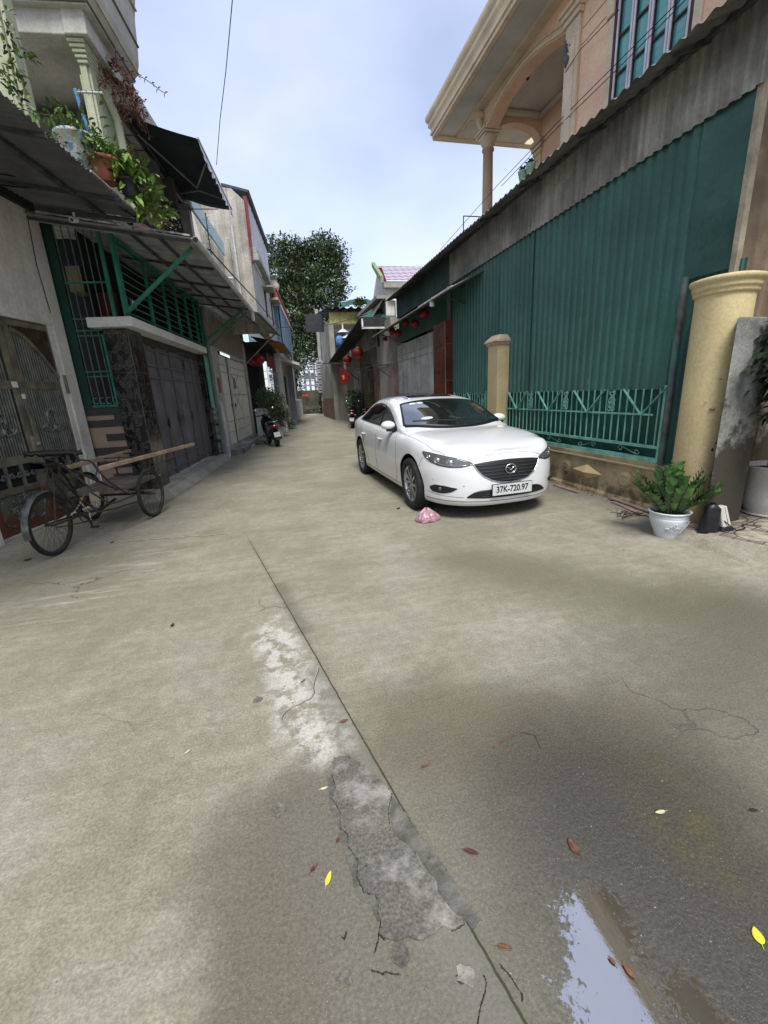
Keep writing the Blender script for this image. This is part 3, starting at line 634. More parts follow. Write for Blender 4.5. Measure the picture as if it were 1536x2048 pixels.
wx_ = PY(1475,640,2.97).x; wz_ = PY(1475,633,2.97).z; WD = Vector((.9,.435,0)).normalized()
mp_ = [(0,wz_-.04),(.03,wz_),(3.5,wz_+.03),(3.5,-.05),(0,-.05)]
part('wall_body', grey_m, gw, lambda m: m.prism([(x, y, -.05) for x, y in ((wx_,2.97),(4.33,3.0),(4.62,3.32),(7,3.9),(7,4.0),(4.56,3.42),(4.29,3.12),(wx_*1.04,3.085))], (0,0,wz_+.05)), bevel=.015)

# --- the red pillar, sheet gate and far annexe under the shed roof
red_tile = mat('red_marble_tile', (0.16,0.04,0.022), rough=.3, var=.3, scale=2, bump=.0, spec=.4, dirt=(0.24,0.08,0.045), damt=.1, dscale=5)
rp_ = thing('red_pillar', 'pillar faced with dark red marble tiles between green sheet and grey sliding gate', 'pillar', (4.2, 9.9, 0))
part('shaft', red_tile, rp_, lambda m: m.box(4.02, 4.5, 9.82, 10.62, 0, 3.03), bevel=.004)
def jn(m):
    for z in (.8, 1.6, 2.42): m.box(4.017, 4.02, 9.815, 10.62, z, z+.008); m.box(4.02, 4.5, 9.817, 9.82, z+.1, z+.108)
    m.box(4.011, 4.018, 9.80, 9.822, 0, 3.03)
part('tile_joints', mat('joint_pink', (0.45,0.28,0.2), rough=.7), rp_, jn)
part('post', mat('grey_green_post', (0.17,0.20,0.19), rough=.6), rp_, lambda m: m.box(4.10,4.16,9.82,9.90,3.031,3.75))
sg = thing('sliding_gate', 'tall grey ribbed metal gate between two red pillars', 'gate', (4.3, 10.7, 0))
gate_m = mat('silver_gate', (0.60,0.61,0.59), rough=.55, var=.22, scale=1.8, streak=.45, dirt=(0.13,0.12,0.10), bump=.05)
for i in range(4):
    a = 10.66+i*1.03
    part('gate_leaf', gate_m, sg, lambda m: (m.corr((4.30, a, .04), (0,0,2.96), (0,1.0,0), (-1,0,0), .085, .018, 'trap'), m.box(4.27, 4.31, a+1.0, a+1.03, .04, 3.0)))
def rails(m):
    for z in (1.20, 1.42, 2.48, 2.66): m.box(4.262, 4.278, 10.64, 14.78, z, z+.022)
part('rail', steel_dark if False else gate_m, sg, rails)
def dkb(m):
    m.box(4.9, 4.95, 9.9, 14.8, 0, 4.2)
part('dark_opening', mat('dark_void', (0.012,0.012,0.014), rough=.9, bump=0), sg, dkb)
pk = thing('pink_pillar', 'narrow pink plaster pillar at the far end of the grey sliding gate', 'pillar', (4.2, 14.9, 0))
part('shaft', mat('pink_plaster', (0.42,0.27,0.22), rough=.85, var=.25, scale=3, dirt=(0.3,0.25,0.18), damt=.3), pk, lambda m: m.box(4.10, 4.5, 14.82, 15.20, 0, 2.45))
part('capital', mat('pale_grey_plaster', (0.42,0.40,0.34), rough=.9, var=.25, scale=3, dirt=(0.2,0.16,0.1), damt=.3), pk, lambda m: (m.box(4.06, 4.5, 14.80, 15.23, 2.45, 2.58), m.box(4.10,4.5,14.82,15.2,2.58,3.35)))
# bars over the gate
ub = thing('upper_bars', 'row of thin vertical steel bars in the dark gap above the sliding gate', 'grille', (4.25, 9.9, 3.0))
for i in range(16):
    y_ = 9.95+.12*i; part('bar', steel_dark, ub, lambda m: m.bar((4.28,y_,3.0),(4.28,y_,3.78),.018,.018))
# canopy over the sliding gate
e0 = PX(905,573,3.35); e1 = PX(744,668,3.35)
cp = thing('gate_canopy', 'dark thin canopy with white edge hanging over the sliding gate', 'canopy', (3.6, 9, 3.4))
ya, yb = e0.y, e1.y; za, zb = e0.z, e1.z
def cpf(m): m.corr((4.3, ya+.9, 3.84), Vector((3.38-4.3, 0, za-3.84)), (0, yb-ya-.3, 0), (0,0,1), .12, .014, 'sin')
ya = PX(905,573,3.55).y; yb = PX(744,668,3.55).y; za = PX(905,573,3.55).z
part('sheet', roof_sheet, cp, lambda m: m.corr((4.32, ya, 3.72), Vector((3.55-4.32, 0, za-3.72)), (0, yb-ya, 0), (0,0,1), .12, .014, 'sin'))
part('edge_trim', mat('white_trim', (0.7,0.7,0.68), rough=.5, var=.3, scale=8), cp, lambda m: (m.bar((3.54,ya,za+.012),(3.54,ya+2.0,za+.012),.02,.03),))
for y_ in (ya+.9, ya+3.0, yb-.5): part('bracket', steel_dark, cp, lambda m: (m.bar((4.3,y_,3.25),(3.62,y_,3.42),.03,.03), m.bar((4.3,y_,3.62),(3.6,y_,3.42),.025,.025)))
# security camera on the canopy edge
sc = thing('security_camera', 'small white dome camera hanging from the canopy edge above the gate', 'camera', PX(864,606,3.6))
q = PX(864,606,3.6)
part('housing', mat('white_plastic', (0.75,0.75,0.74), rough=.35, var=.05, bump=0), sc, lambda m: m.tube([q+Vector((0,0,-.07)), q+Vector((0,0,.03)), q+Vector((0,0,.035))], .055, 14, rs=[.05,.055,.03]))
part('mount', MATS['white_plastic'], sc, lambda m: m.tube([q+Vector((0,0,.03)), q+Vector((0,-.01,.11))], .022, 8))
# red lanterns
red_m = mat('lantern_red', (0.30,0.010,0.010), rough=.5, var=.3, scale=12, bump=.1, spec=.4)
gold_m = mat('lantern_gold', (0.6,0.36,0.08), rough=.45, var=.2, scale=12)
def lantern(p, r_, label, tassel=True, big=False):
    t = thing('paper_lantern', label, 'lantern', p, 'red lanterns hung under the canopies'); p = Vector(p)
    def body(m):
        m.lathe([(.35*r_,-.72*r_),(.75*r_,-.55*r_),(r_,-.15*r_),(r_,.15*r_),(.78*r_,.55*r_),(.35*r_,.74*r_)], p, 20, wob=lambda i, a: .035*math.cos(10*a))
    part('lantern_body', red_m, t, body)
    part('lantern_cap', gold_m if big else red_m, t, lambda m: (m.lathe([(.32*r_,.72*r_),(.36*r_,.76*r_),(.36*r_,.9*r_),(.1*r_,.95*r_)], p, 12), m.lathe([(.36*r_,-.9*r_),(.36*r_,-.76*r_),(.32*r_,-.7*r_)], p, 12), m.tube([p+Vector((0,0,.9*r_)), p+Vector((0,0,1.9*r_))], .004, 5)))
    if tassel: part('tassel', red_m, t, lambda m: [m.tube([p+Vector((.3*r_*math.cos(a_),.3*r_*math.sin(a_),-.85*r_)), p+Vector((.34*r_*math.cos(a_),.34*r_*math.sin(a_),-1.75*r_ if not big else -1.5*r_))], .035*r_, 5) for a_ in [i*2*math.pi/12 for i in range(12)]])
    return t
lantern(PX(716,705,3.5), .225, 'largest red lantern with fringe, under the black netting awning', big=True)
lantern(PX(695,719,3.5), .21, 'second large red lantern, just above the red flag', big=True)
for (u, v, r_, lb) in ((848,627,.13,'red lantern nearest the red pillar in the dark gap over the gate'),(830,647,.115,'red lantern second from the red pillar over the gate'),(811,645,.10,'small red lantern third from the red pillar over the gate'),(796,666,.13,'red lantern over the far end of the sliding gate'),(784,662,.12,'red lantern under the far end of the white edged canopy'),(771,678,.09,'small flat red lantern on the pale wall beyond the gate')):
    lantern(PX(u, v, 4.0), r_, lb, tassel=False)
# ================================================================ VILLA behind the shed
peach = mat('peach_plaster', (0.86,0.58,0.39), rough=.85, var=.08, scale=1.2, bump=.3, bscale=70, fine=.10, bdist=.005, dirt=(0.5,0.32,0.2), damt=.05)
cream_m = mat('cream_moulding', (0.74,0.61,0.43), rough=.8, var=.12, scale=2, bump=.1, dirt=(0.32,0.21,0.11), damt=.12, dscale=6, streak=.12)
soff = mat('soffit_paint', (0.66,0.61,0.52), rough=.9, var=.12, scale=1.5, bump=.1)
VX = 5.75; VE = 11.6
vl = thing('villa', 'peach villa with arched corner loggia, deep cornice and teal glazed window above the shed', 'house', (VX, 2, 0))
wl_ = PX(1226,120,VX).y; wr_ = PX(1392,10,VX).y; wz0 = 5.55; wz1 = 7.62
pier = PX(1130,200,VX).y; pier2 = PX(1163,100,VX).y
def vw(m):
    m.box(VX, VX+.25, 1.0, wr_, 0, 8.0); m.box(VX, VX+.25, wl_, pier, 0, 8.0)
    m.box(VX, VX+.25, wr_, wl_, 0, wz0); m.box(VX, VX+.25, wr_, wl_, wz1, 8.0)
part('wall', peach, vl, vw)
part('wall', peach, vl, lambda m: (m.box(VX+.25, 12, pier-.25, pier, 0, 8.0), m.box(7.3, 7.5, pier-.01, VE, 0, 7.999)))
part('wall', peach, vl, lambda m: m.box(VX+.26, 12, 1.0, 1.2, 0, 8.0))
part('pilaster', cream_m, vl, lambda m: (m.box(VX-.06, VX, pier2+.02, pier, 4, 7.45), m.box(VX-.085, VX, pier2+.1, pier-.1, 4.2, 7.2)), bevel=.012)
part('pilaster_capital', cream_m, vl, lambda m: (m.box(VX-.10, VX+.0, pier2-.02, pier+.03, 7.451, 7.53), m.box(VX-.14, VX, pier2-.05, pier+.05, 7.531, 7.60), m.box(VX-.18, VX, pier2-.08, pier+.08, 7.601, 7.66)), bevel=.01)
# loggia arch towards the street
ip = [(976,254),(985,232),(994,213),(1006,190),(1021,168),(1036,147),(1053,127),(1069,111),(1085,97),(1100,86),(1112,79),(1128,72.5)]
iv = [PX(u, v, VX) for u, v in ip]
iv = [Vector((VX, VE-.02, iv[0].z))]+iv[:-1]+[Vector((VX, pier, iv[-1].z))]
def arch(m):
    top = 8.0; rows = []
    for p in iv: rows.append([Vector((VX, p.y, top)), Vector((VX, p.y, p.z)), Vector((VX+.28, p.y, p.z)), Vector((VX+.28, p.y, top))])
    m.grid(rows, False)
part('arch', peach, vl, arch)
def archm(m):
    pts = [p+Vector((-.012, 0, .05)) for p in iv]; m.tube(pts, .035, 6); m.tube([p+Vector((-.01,0,.15)) for p in iv], .022, 6)
part('arch_moulding', cream_m, vl, archm)
# loggia arch at the far end
ep = [(989,274),(992,264),(1005,259),(1020,257),(1039,260),(1055,267),(1064,276),(1069,287)]
ev = [PY(u, v, VE) for u, v in ep]; ev[0].x = VX+.12
def arch2(m):
    rows = [[Vector((p.x, VE, 8.0)), Vector((p.x, VE, p.z)), Vector((p.x, VE-.25, p.z)), Vector((p.x, VE-.25, 8.0))] for p in [Vector((VX+.0,VE,ev[0].z))]+ev+[Vector((7.5, VE, ev[-1].z))]]
    m.grid(rows, False)
part('arch', peach, vl, arch2)
xe = ev[-1].x
part('pilaster', cream_m, vl, lambda m: m.box(xe, 7.48, VE-.3, VE+.003, 0, ev[-1].z+.02))
part('pilaster_capital', cream_m, vl, lambda m: [m.box(xe-.04-.03*i, 7.49, VE-.34-.03*i, VE+.02+.03*i, ev[-1].z-.32+.1*i, ev[-1].z-.22+.1*i) for i in range(3)], bevel=.02)
def ceil(m): m.box(VX+.28, 7.3, pier, VE-.25, 7.97, 7.999)
part('ceiling', soff, vl, ceil)
part('ceiling_moulding', soff, vl, lambda m: (m.box(VX+.28, VX+.42, pier, VE-.25, 7.86, 7.969), m.box(7.16, 7.3, pier, VE-.25, 7.86, 7.969), m.box(VX+.42, 7.16, VE-.40, VE-.25, 7.86, 7.969)), bevel=.03)
lf = PX(1112,127,6.0)
part('light_fixture', mat('ivory_plastic', (0.5,0.45,0.38), rough=.4), vl, lambda m: m.box(6.15, 6.45, 8.55, 8.95, 7.90, 7.968), bevel=.01)
for i in range(4): part('rosette', mat('rosette_dark', (0.08,0.05,0.03), rough=.8), vl, lambda m: m.ball((VX+.29, 8.75+.62*i, 7.82), .035, .045, .045, n=8, m=6))
# cornice: a gutter beam on a flat soffit
CE = 12.75; CX = 4.88
def corn(m):
    prof = [(VX,7.995),(5.55,7.995),(5.52,8.03),(5.02,8.03),(5.00,7.985),(4.90,7.985),(4.90,8.05),(4.86,8.06),(4.86,8.12),(4.89,8.14),(4.87,8.20),(4.82,8.26),(4.82,8.34),(4.78,8.38),(4.76,8.43),(4.76,8.50),(4.82,8.52),(VX,8.52)]
    n = len(prof)
    near = [Vector((x, 0.5, z)) for x, z in prof]
    far = [Vector((x, CE-(x-4.9), z)) if False else Vector((x, CE+(4.9-x) if x < 5.0 else CE-.1, z)) for x, z in prof]
    m.add(near+far, [(i,(i+1)%n,n+(i+1)%n,n+i) for i in range(n)]); m.add(far, [tuple(range(n))])
part('cornice', cream_m, vl, corn)
def sofp(m):
    m.box(5.04, 5.50, 1, 12.5, 8.022, 8.032)
part('soffit_panel', mat('soffit_blue_grey', (0.60,0.61,0.56), rough=.9, var=.12, scale=2, streak=.1), vl, sofp)
part('soffit_panel', soff, vl, lambda m: (m.box(VX+.0, 7.6, VE+.002, CE-.1, 8.0, 8.03), m.box(5.6, 7.6, VE+.25, CE-.35, 7.985, 8.0)))
part('cornice', cream_m, vl, lambda m: (m.box(4.95, 9, CE-.12, CE+.10, 7.985, 8.52), m.box(4.85, 9, CE+.10, CE+.18, 8.3, 8.521)), bevel=.015)
part('bracket', cream_m, vl, lambda m: (m.tube([Vector((VX-.03, VE-.12, 7.92)), Vector((VX-.12, VE-.12, 7.80)), Vector((VX-.05, VE-.12, 7.62)), Vector((VX-.02, VE-.12, 7.5))], .05, 8, rs=[.09,.08,.05,.03])))
# column
kx, ky = VX+.14, VE-.14; kz = PX(965,300,VX).z
def colf(m): m.lathe([(.135,4.4),(.135,5.2),(.128,6.4),(.12,kz-.05),(.15,kz-.03),(.15,kz+.0),(.12,kz+.02)], (kx,ky,0), 28)
part('column', mat('column_paint', (0.50,0.36,0.25), rough=.75, var=.1, scale=2, bump=.1), vl, colf)
def capk(m):
    m.lathe([(.12,kz+.02),(.14,kz+.06),(.20,kz+.16),(.22,kz+.22)], (kx,ky,0), 28)
    for i, e in enumerate((.19,.225,.25)): m.box(kx-e, kx+e, ky-e, ky+e, kz+.22+.055*i, kz+.27+.055*i)
part('capital', cream_m, vl, capk, bevel=.01)
# window
wn_red = mat('window_red', (0.06,0.012,0.014), rough=.5, var=.2, scale=8); wn_w = mat('window_white', (0.68,0.68,0.72), rough=.5, var=.1, scale=6)
teal = mat('teal_glass', (0.10,0.36,0.33), rough=.12, var=.25, scale=1.2, spec=.8, bump=0, fine=0)
def win():
    f = part('window', wn_red, vl, lambda m: (m.box(VX-.03, VX+.05, wr_, wr_+.05, wz0, wz1), m.box(VX-.03, VX+.05, wl_-.05, wl_, wz0, wz1), m.box(VX-.03, VX+.05, wr_, wl_, wz1-.05, wz1), m.box(VX-.03,VX+.05,wr_,wl_,wz0,wz0+.05)))
    n = 4; W_ = (wl_-wr_-.1)/n
    for i in range(n):
        a = wr_+.05+W_*i; b_ = a+W_
        for (z0, z1, rowsn) in ((wz0+.05, 7.02, 3), (7.08, wz1-.05, 1)):
            part('frame', wn_w, f, lambda m: (m.box(VX-.025, VX+.02, a+.008, a+.045, z0, z1), m.box(VX-.025, VX+.02, b_-.045, b_-.008, z0, z1), m.box(VX-.02, VX+.018, a+.02, b_-.02, z1-.04, z1), m.box(VX-.02, VX+.018, a+.02, b_-.02, z0, z0+.04)))
            part('frame', wn_red, f, lambda m: [m.box(VX-.012, VX+.01, a+.045, b_-.045, z0+(z1-z0)*k/rowsn-.014, z0+(z1-z0)*k/rowsn+.014) for k in range(1, rowsn)]+[m.box(VX-.014, VX+.01, a+.045, a+.062, z0+.04, z1-.04), m.box(VX-.014, VX+.01, b_-.062, b_-.045, z0+.04, z1-.04)])
            part('pane', teal, f, lambda m: m.box(VX+.022, VX+.03, a+.02, b_-.02, z0, z1))
    part('transom', wn_w, f, lambda m: m.box(VX-.03, VX+.03, wr_+.05, wl_-.05, 7.02, 7.08))
    part('frame_back', mat('room_dark', (0.02,0.025,0.025), rough=.9), f, lambda m: m.box(VX+.1, VX+.12, wr_, wl_, wz0, wz1))
    part('surround', cream_m, f, lambda m: (m.box(VX-.035, VX, wl_+.0, wl_+.12, wz0, 6.9), m.box(VX-.06, VX, wl_, wl_+.16, 6.9, 7.35), m.box(VX-.07, VX, wl_-.0, wl_+.2, 7.35, 7.42), m.box(VX-.035, VX, wr_-.12, wr_, wz0, wz1)), bevel=.01)
win()
# string course grooves
part('groove', mat('groove', (0.30,0.18,0.10), rough=.9), vl, lambda m: (m.box(VX-.004, VX, wl_+.12, pier2+.0, 7.0, 7.012), m.box(VX-.004, VX, wl_+.12, pier2, 7.22, 7.232)))
# wall light / electrics clump hanging by the pilaster
q = PX(1134,105,VX-.1)
el = thing('cable_clump', 'tangle of cables and insulators hung on the villa pilaster', 'cables', q)
def clump(m):
    for i in range(9):
        a = random.uniform(0, 6.28); m.tube([q+Vector((random.uniform(-.05,.05), random.uniform(-.07,.07), random.uniform(-.2,.2))) for _ in range(4)], .012, 5)
    m.ball(q+Vector((0,0,-.1)), .06, .05, .06)
part('insulator', mat('cable_grey', (0.16,0.17,0.18), rough=.5), el, clump)
# pots on the villa ledge
for (u, v, s_, lb) in ((1046,352,.10,'pale green flower pot on the villa ledge just above the shed roof'),(1061,338,.09,'paler green flower pot on the villa ledge, nearer the loggia')):
    q = PX(u, v, 5.85); tpt = thing('ledge_pot', lb, 'pot', q+Vector((0,0,-.1)), 'pots on the villa ledge')
    part('pot_body', mat('pale_green_pot', (0.38,0.55,0.42), rough=.4, var=.2, scale=9), tpt, lambda m: m.lathe([(s_*.7,-.12),(s_,.02),(s_*1.15,.06),(s_*1.1,.09),(s_*.9,.06)], q, 14))
    part('plant', mat('leaf_mid', (0.06,0.13,0.03), rough=.6, var=.4, scale=20), tpt, lambda m: [m.leaf(q+Vector((0,0,.05)), (random.uniform(-1,1), random.uniform(-1,1), random.uniform(.4,1.4)), (0,0,1), .16, .05) for _ in range(16)])
lg = thing('roof_ledge', 'rusty ledge and thin steel bracket on the roof line beside the villa column', 'ledge', (5.6, 9.5, 5.2))
part('ledge', cream_m, lg, lambda m: m.box(5.55, 5.74, 8.6, 14.4, 5.12, 5.30), bevel=.01)
q = PX(927,432,5.4); part('bracket', steel_dark, lg, lambda m: (m.bar(q, q+Vector((0,0,-.4)), .02), m.bar(q, q+Vector((.5,0,0)), .02)))

# ================================================================ FAR RIGHT ROW
plast = mat('stained_plaster', (0.40,0.385,0.33), rough=.9, var=.25, scale=1.1, bump=.4, bscale=20, streak=.4, dirt=(0.17,0.155,0.12), damt=.35, dscale=1.6)
white_wall = mat('white_old_wall', (0.58,0.57,0.52), rough=.9, var=.15, scale=1.4, streak=.35, dirt=(0.25,0.24,0.2), damt=.2, dscale=2)
def brick_mat(name, c1, c2, mo, sc=1.0, axis='YZ'):
    m = bpy.data.materials.new(name); m.use_nodes = True; t = m.node_tree; N = t.nodes; L = t.links; b = N['Principled BSDF']
    g = N.new('ShaderNodeNewGeometry'); s = N.new('ShaderNodeSeparateXYZ'); c = N.new('ShaderNodeCombineXYZ'); L.new(g.outputs['Position'], s.inputs[0])
    ad = N.new('ShaderNodeMath'); ad.operation = 'ADD'; L.new(s.outputs[0], ad.inputs[0]); L.new(s.outputs[1], ad.inputs[1]); L.new(ad.outputs[0], c.inputs[0]); L.new(s.outputs[2], c.inputs[1])
    br = N.new('ShaderNodeTexBrick'); br.inputs['Scale'].default_value = sc; br.inputs['Brick Width'].default_value = .24; br.inputs['Row Height'].default_value = .085; br.inputs['Mortar Size'].default_value = .012
    for k, v in (('Color1', c1), ('Color2', c2), ('Mortar', mo)): br.inputs[k].default_value = lin(v)
    n = N.new('ShaderNodeTexNoise'); n.inputs['Scale'].default_value = 3; n.inputs['Detail'].default_value = 7; L.new(g.outputs['Position'], n.inputs[0]); r = N.new('ShaderNodeMapRange'); r.inputs[1].default_value = .3; r.inputs[2].default_value = .7; r.inputs[3].default_value = .45; r.inputs[4].default_value = 1.25; L.new(n.outputs[0], r.inputs[0])
    x = N.new('ShaderNodeVectorMath'); x.operation = 'SCALE'; L.new(c.outputs[0], br.inputs[0]); L.new(br.outputs[0], x.inputs[0]); L.new(r.outputs[0], x.inputs[3]); L.new(x.outputs[0], b.inputs['Base Color'])
    bn = N.new('ShaderNodeBump'); bn.inputs['Distance'].default_value = .01; L.new(br.outputs[1], bn.inputs['Height']); bn.invert = True; L.new(bn.outputs[0], b.inputs['Normal']); b.inputs['Roughness'].default_value = .9
    MATS[name] = m; return m
brick_o = brick_mat('olive_brick', (0.20,0.165,0.09), (0.13,0.105,0.06), (0.07,0.06,0.045)); brick_r = brick_mat('red_brick', (0.25,0.095,0.06), (0.16,0.07,0.045), (0.22,0.2,0.17))
hr = thing('old_row_house', 'old patched row house of stained plaster and bare brick beyond the grey gate', 'house', (4.2, 15.2, 0))
yv = lambda px: PX(px, 760, 4.2).y
def fb(m, a, c, z0, z1, x0=4.2, x1=4.6): m.box(x0, x1, a, c, z0, z1)
ys = [15.2, yv(757), yv(748), yv(737), yv(722), yv(706), yv(690), yv(676), yv(660)]
part('wall', plast, hr, lambda m: (fb(m, ys[0], ys[1], 2.45, 4.0), fb(m, ys[1], ys[5], 2.75, 4.0)))
part('door', mat('old_grey_door', (0.40,0.40,0.36), rough=.7, var=.2, scale=2, streak=.6, dirt=(0.15,0.14,0.11)), hr, lambda m: m.corr((4.25, ys[0], .03), (0,0,2.42), (0,ys[1]-ys[0],0), (-1,0,0), .22, .012, 'trap'))
part('wall', brick_r, hr, lambda m: fb(m, ys[1]-.01, ys[2], 0, 2.74, 4.19))
part('dark_doorway', MATS['dark_void'], hr, lambda m: fb(m, ys[2], ys[3], 0, 2.7, 4.45))
part('wall', brick_o, hr, lambda m: (fb(m, ys[3], ys[4], 0, 2.74, 4.19), fb(m, ys[1], ys[4], 2.745, 3.3, 4.18, 4.2)))
part('wall', plast, hr, lambda m: (fb(m, ys[4], ys[5], 0, .4, 4.19), fb(m, ys[5], ys[6], 0, 3.6, 4.3)))
part('door', mat('white_door', (0.52,0.52,0.47), rough=.7, var=.15, scale=2, streak=.4), hr, lambda m: m.box(4.24, 4.28, ys[4], ys[5], .1, 3.3))
part('wall', plast, hr, lambda m: (fb(m, ys[6], ys[7], 0, 3.7, 4.1),))
part('back', plast, hr, lambda m: m.box(4.6, 9, 15.2, 33.5, 0, 4.0))
part('air_conditioner', mat('ac_old', (0.20,0.19,0.16), rough=.8, var=.3, scale=6), hr, lambda m: m.box(3.95, 4.19, 17.4, 18.2, 3.45, 3.95), bevel=.01)
part('window', MATS['dark_void'], hr, lambda m: m.box(4.185, 4.195, 16.9, 17.25, 3.25, 4.0))
part('door_hood', steel_dark, hr, lambda m: (m.bar((4.2,ys[0]+.2,2.45),(3.5,ys[0]+.2,2.45),.03,.03), m.bar((4.2,ys[0]+.2,2.0),(3.6,ys[0]+.2,2.43),.025,.025), m.bar((3.5,ys[0]+.2,2.45),(3.5,ys[0]+3.2,2.45),.03,.03)))
ce = thing('corner_house', 'narrow corner house with yellow corrugated upper storey and caged balcony at the street end', 'house', (4.0, 26, 0))
ysheet = mat('yellow_sheet', (0.52,0.49,0.16), rough=.6, var=.35, scale=1.2, streak=.5, dirt=(0.16,0.08,0.03), damt=.25, dscale=2)
XA = 3.45; XB = 6.8
part('upper_band', ysheet, ce, lambda m: m.corr((XA+.1, 26, 5.45), (0,0,.62), (XB-XA,0,0), (0,-1,0), .14, .02, 'trap'))
part('roof', zinc, ce, lambda m: m.corr((XA-.1, 25.6, 6.22), (0,7,.8), (XB-XA+.2,0,0), (0,0,1), .42, .05, 'sin'))
part('roof', mat('zinc_dark', (0.10,0.105,0.11), rough=.6), ce, lambda m: m.corr((XA-.1, 25.65, 6.12), (0,7,.8), (XB-XA+.2,0,0), (0,0,1), .42, .05, 'sin'))
part('corner_post', plast, ce, lambda m: (m.box(XA, XA+.3, 26.0, 26.3, 0, 5.45), m.box(3.9,4.3,30,33,0,3.6)))
part('wall', brick_r, ce, lambda m: (m.box(XA+.05, XA+.32, 26.02, 33.0, 0, 1.3)))
part('wall', plast, ce, lambda m: (m.box(XA+.08, XA+.3, 26.3, 33.0, 1.3, 3.7), m.box(XA+.3, XB, 27.5, 33.0, 0, 6.0), m.box(XA+.3,4.15,26.05,26.2,0,3.6)))
part('dark_side', mat('dark_side_sheet', (0.035,0.04,0.042), rough=.7), ce, lambda m: m.box(2.35, XA-.0, 27.9, 28.0, 5.3, 6.3))
def cage(m):
    for i in range(28): x = XA+.3+i*.12; m.bar((x, 26.0, 4.0), (x, 26.0, 5.4), .012)
    for z in (4.1, 4.6, 5.1, 5.4): m.bar((XA+.3, 25.99, z), (XB, 25.99, z), .02)
    for i in range(12): z = 4.9+i*.045; m.bar((XA+.3, 25.985, z), (XB, 25.985, z), .006)
part('balcony_cage', mat('cage_grey', (0.25,0.25,0.24), rough=.6), ce, cage)
bt = thing('hanging_laundry', 'blue and white things hanging on hangers in the caged balcony', 'laundry', (4.6, 25.9, 4.6))
q = PY(679,678,25.9)
part('blue_cloth', mat('blue_cloth', (0.10,0.22,0.50), rough=.8, var=.4, scale=6), bt, lambda m: m.lathe([(.12,-.45),(.24,-.4),(.26,-.1),(.2,.12),(.05,.2)], q, 14, wob=lambda i, a: .12*math.sin(3*a+i)))
part('hanger', mat('white_cloth', (0.7,0.7,0.72), rough=.7), bt, lambda m: (m.lathe([(.36,0),(.05,.22),(.03,.5)], q+Vector((.25,.1,.35)), 14), m.lathe([(.42,0),(.10,.18),(.03,.3)], q+Vector((.45,.0,.02)), 14)))
# foliage and green netting on that roof
fo = mat('leaf_roof', (0.10,0.16,0.03), rough=.7, var=.5, scale=5)
mb = MB()
for i in range(260):
    c = PY(720+random.gauss(0,6), 606+random.gauss(0,4), 29); mb.leaf(c, (random.uniform(-1,1),random.uniform(-1,1),random.uniform(-.3,1)), (random.random(),0,1), .22, .10)
tag(mb.build('roof_plant', fo, loc=PY(720,612,29)), 'bushy light green plant growing on the roof with green netting', 'plant')
mb = MB(); n0 = [PY(683,605,30.5), PY(765,598,30.5)]
rows = [[PY(683+82*j/14, 603+8*i/3+1.6*math.sin(j*1.3)+ -4*math.sin(j/14*3.1), 30.5-.4*i) for j in range(15)] for i in range(5)]
mb.grid(rows); tag(mb.build('shade_net', mat('green_net', (0.02,0.10,0.075), rough=.8, var=.5, scale=3), loc=(5,30,6.5)), 'dark green shade netting stretched over the far roof', 'netting')
# black netting awning before the row house
an = thing('netting_awning', 'sagging black netting awning over the row house entrance with white gutter at its corner', 'awning', (3.4, 16, 3.6))
A = PX(722,634,3.35); B = PX(800,636,4.15); C = PX(657,726,3.35); D = PX(706,716,4.15)
B = Vector((4.2, A.y, A.z+.1)); D = Vector((4.2, C.y, 3.55))
rows = []
for i in range(13):
    t = i/12; p0 = A.lerp(C, t); p1 = B.lerp(D, t); row = []
    for j in range(9):
        s = j/8; p = p0.lerp(p1, s); p.z -= .10*math.sin(math.pi*s)*(.6+.5*math.sin(t*9)); row.append(p)
    rows.append(row)
net = mat('black_net', (0.035,0.036,0.038), rough=.85, var=.4, scale=3)
mb = MB(); mb.grid(rows); o = mb.build('net', net, an); 
part('pole', steel_dark, an, lambda m: (m.tube([A, C], .025, 6), m.tube([C, D], .025, 6), m.tube([PX(657,728,3.3)+Vector((-.35,0,.05)), PX(700,728,3.6)], .03, 6)))
part('gutter', mat('white_trim', (0.7,0.7,0.68), rough=.5), an, lambda m: (m.box(A.x, A.x+.06, A.y-.03, A.y+.03, A.z-.36, A.z-.06), m.box(A.x, 4.2, A.y-.03, A.y+.03, A.z-.40, A.z-.34)))
part('front_net', net, an, lambda m: m.box(A.x, 4.25, A.y-.005, A.y+.005, A.z-.36, A.z+.0))
# small green canopy higher up
gc = thing('green_canopy', 'small faded green canvas canopy above the netting awning', 'canopy', (4.6, 17, 5)); 
P0 = PX(728,636,4.5); P1 = PX(795,628,4.5); P2 = PX(785,600,5.4); P3 = PX(757,618,5.4)
part('canvas', mat('faded_green', (0.03,0.10,0.07), rough=.8, var=.3, scale=3), gc, lambda m: m.prism([(4.25,P0.y,P0.z),(6.2,P0.y,P0.z),(6.2,P0.y+1.2,P0.z+.6),(5.2,P0.y+1.2,P0.z+.6)], (0,.02,.02)))
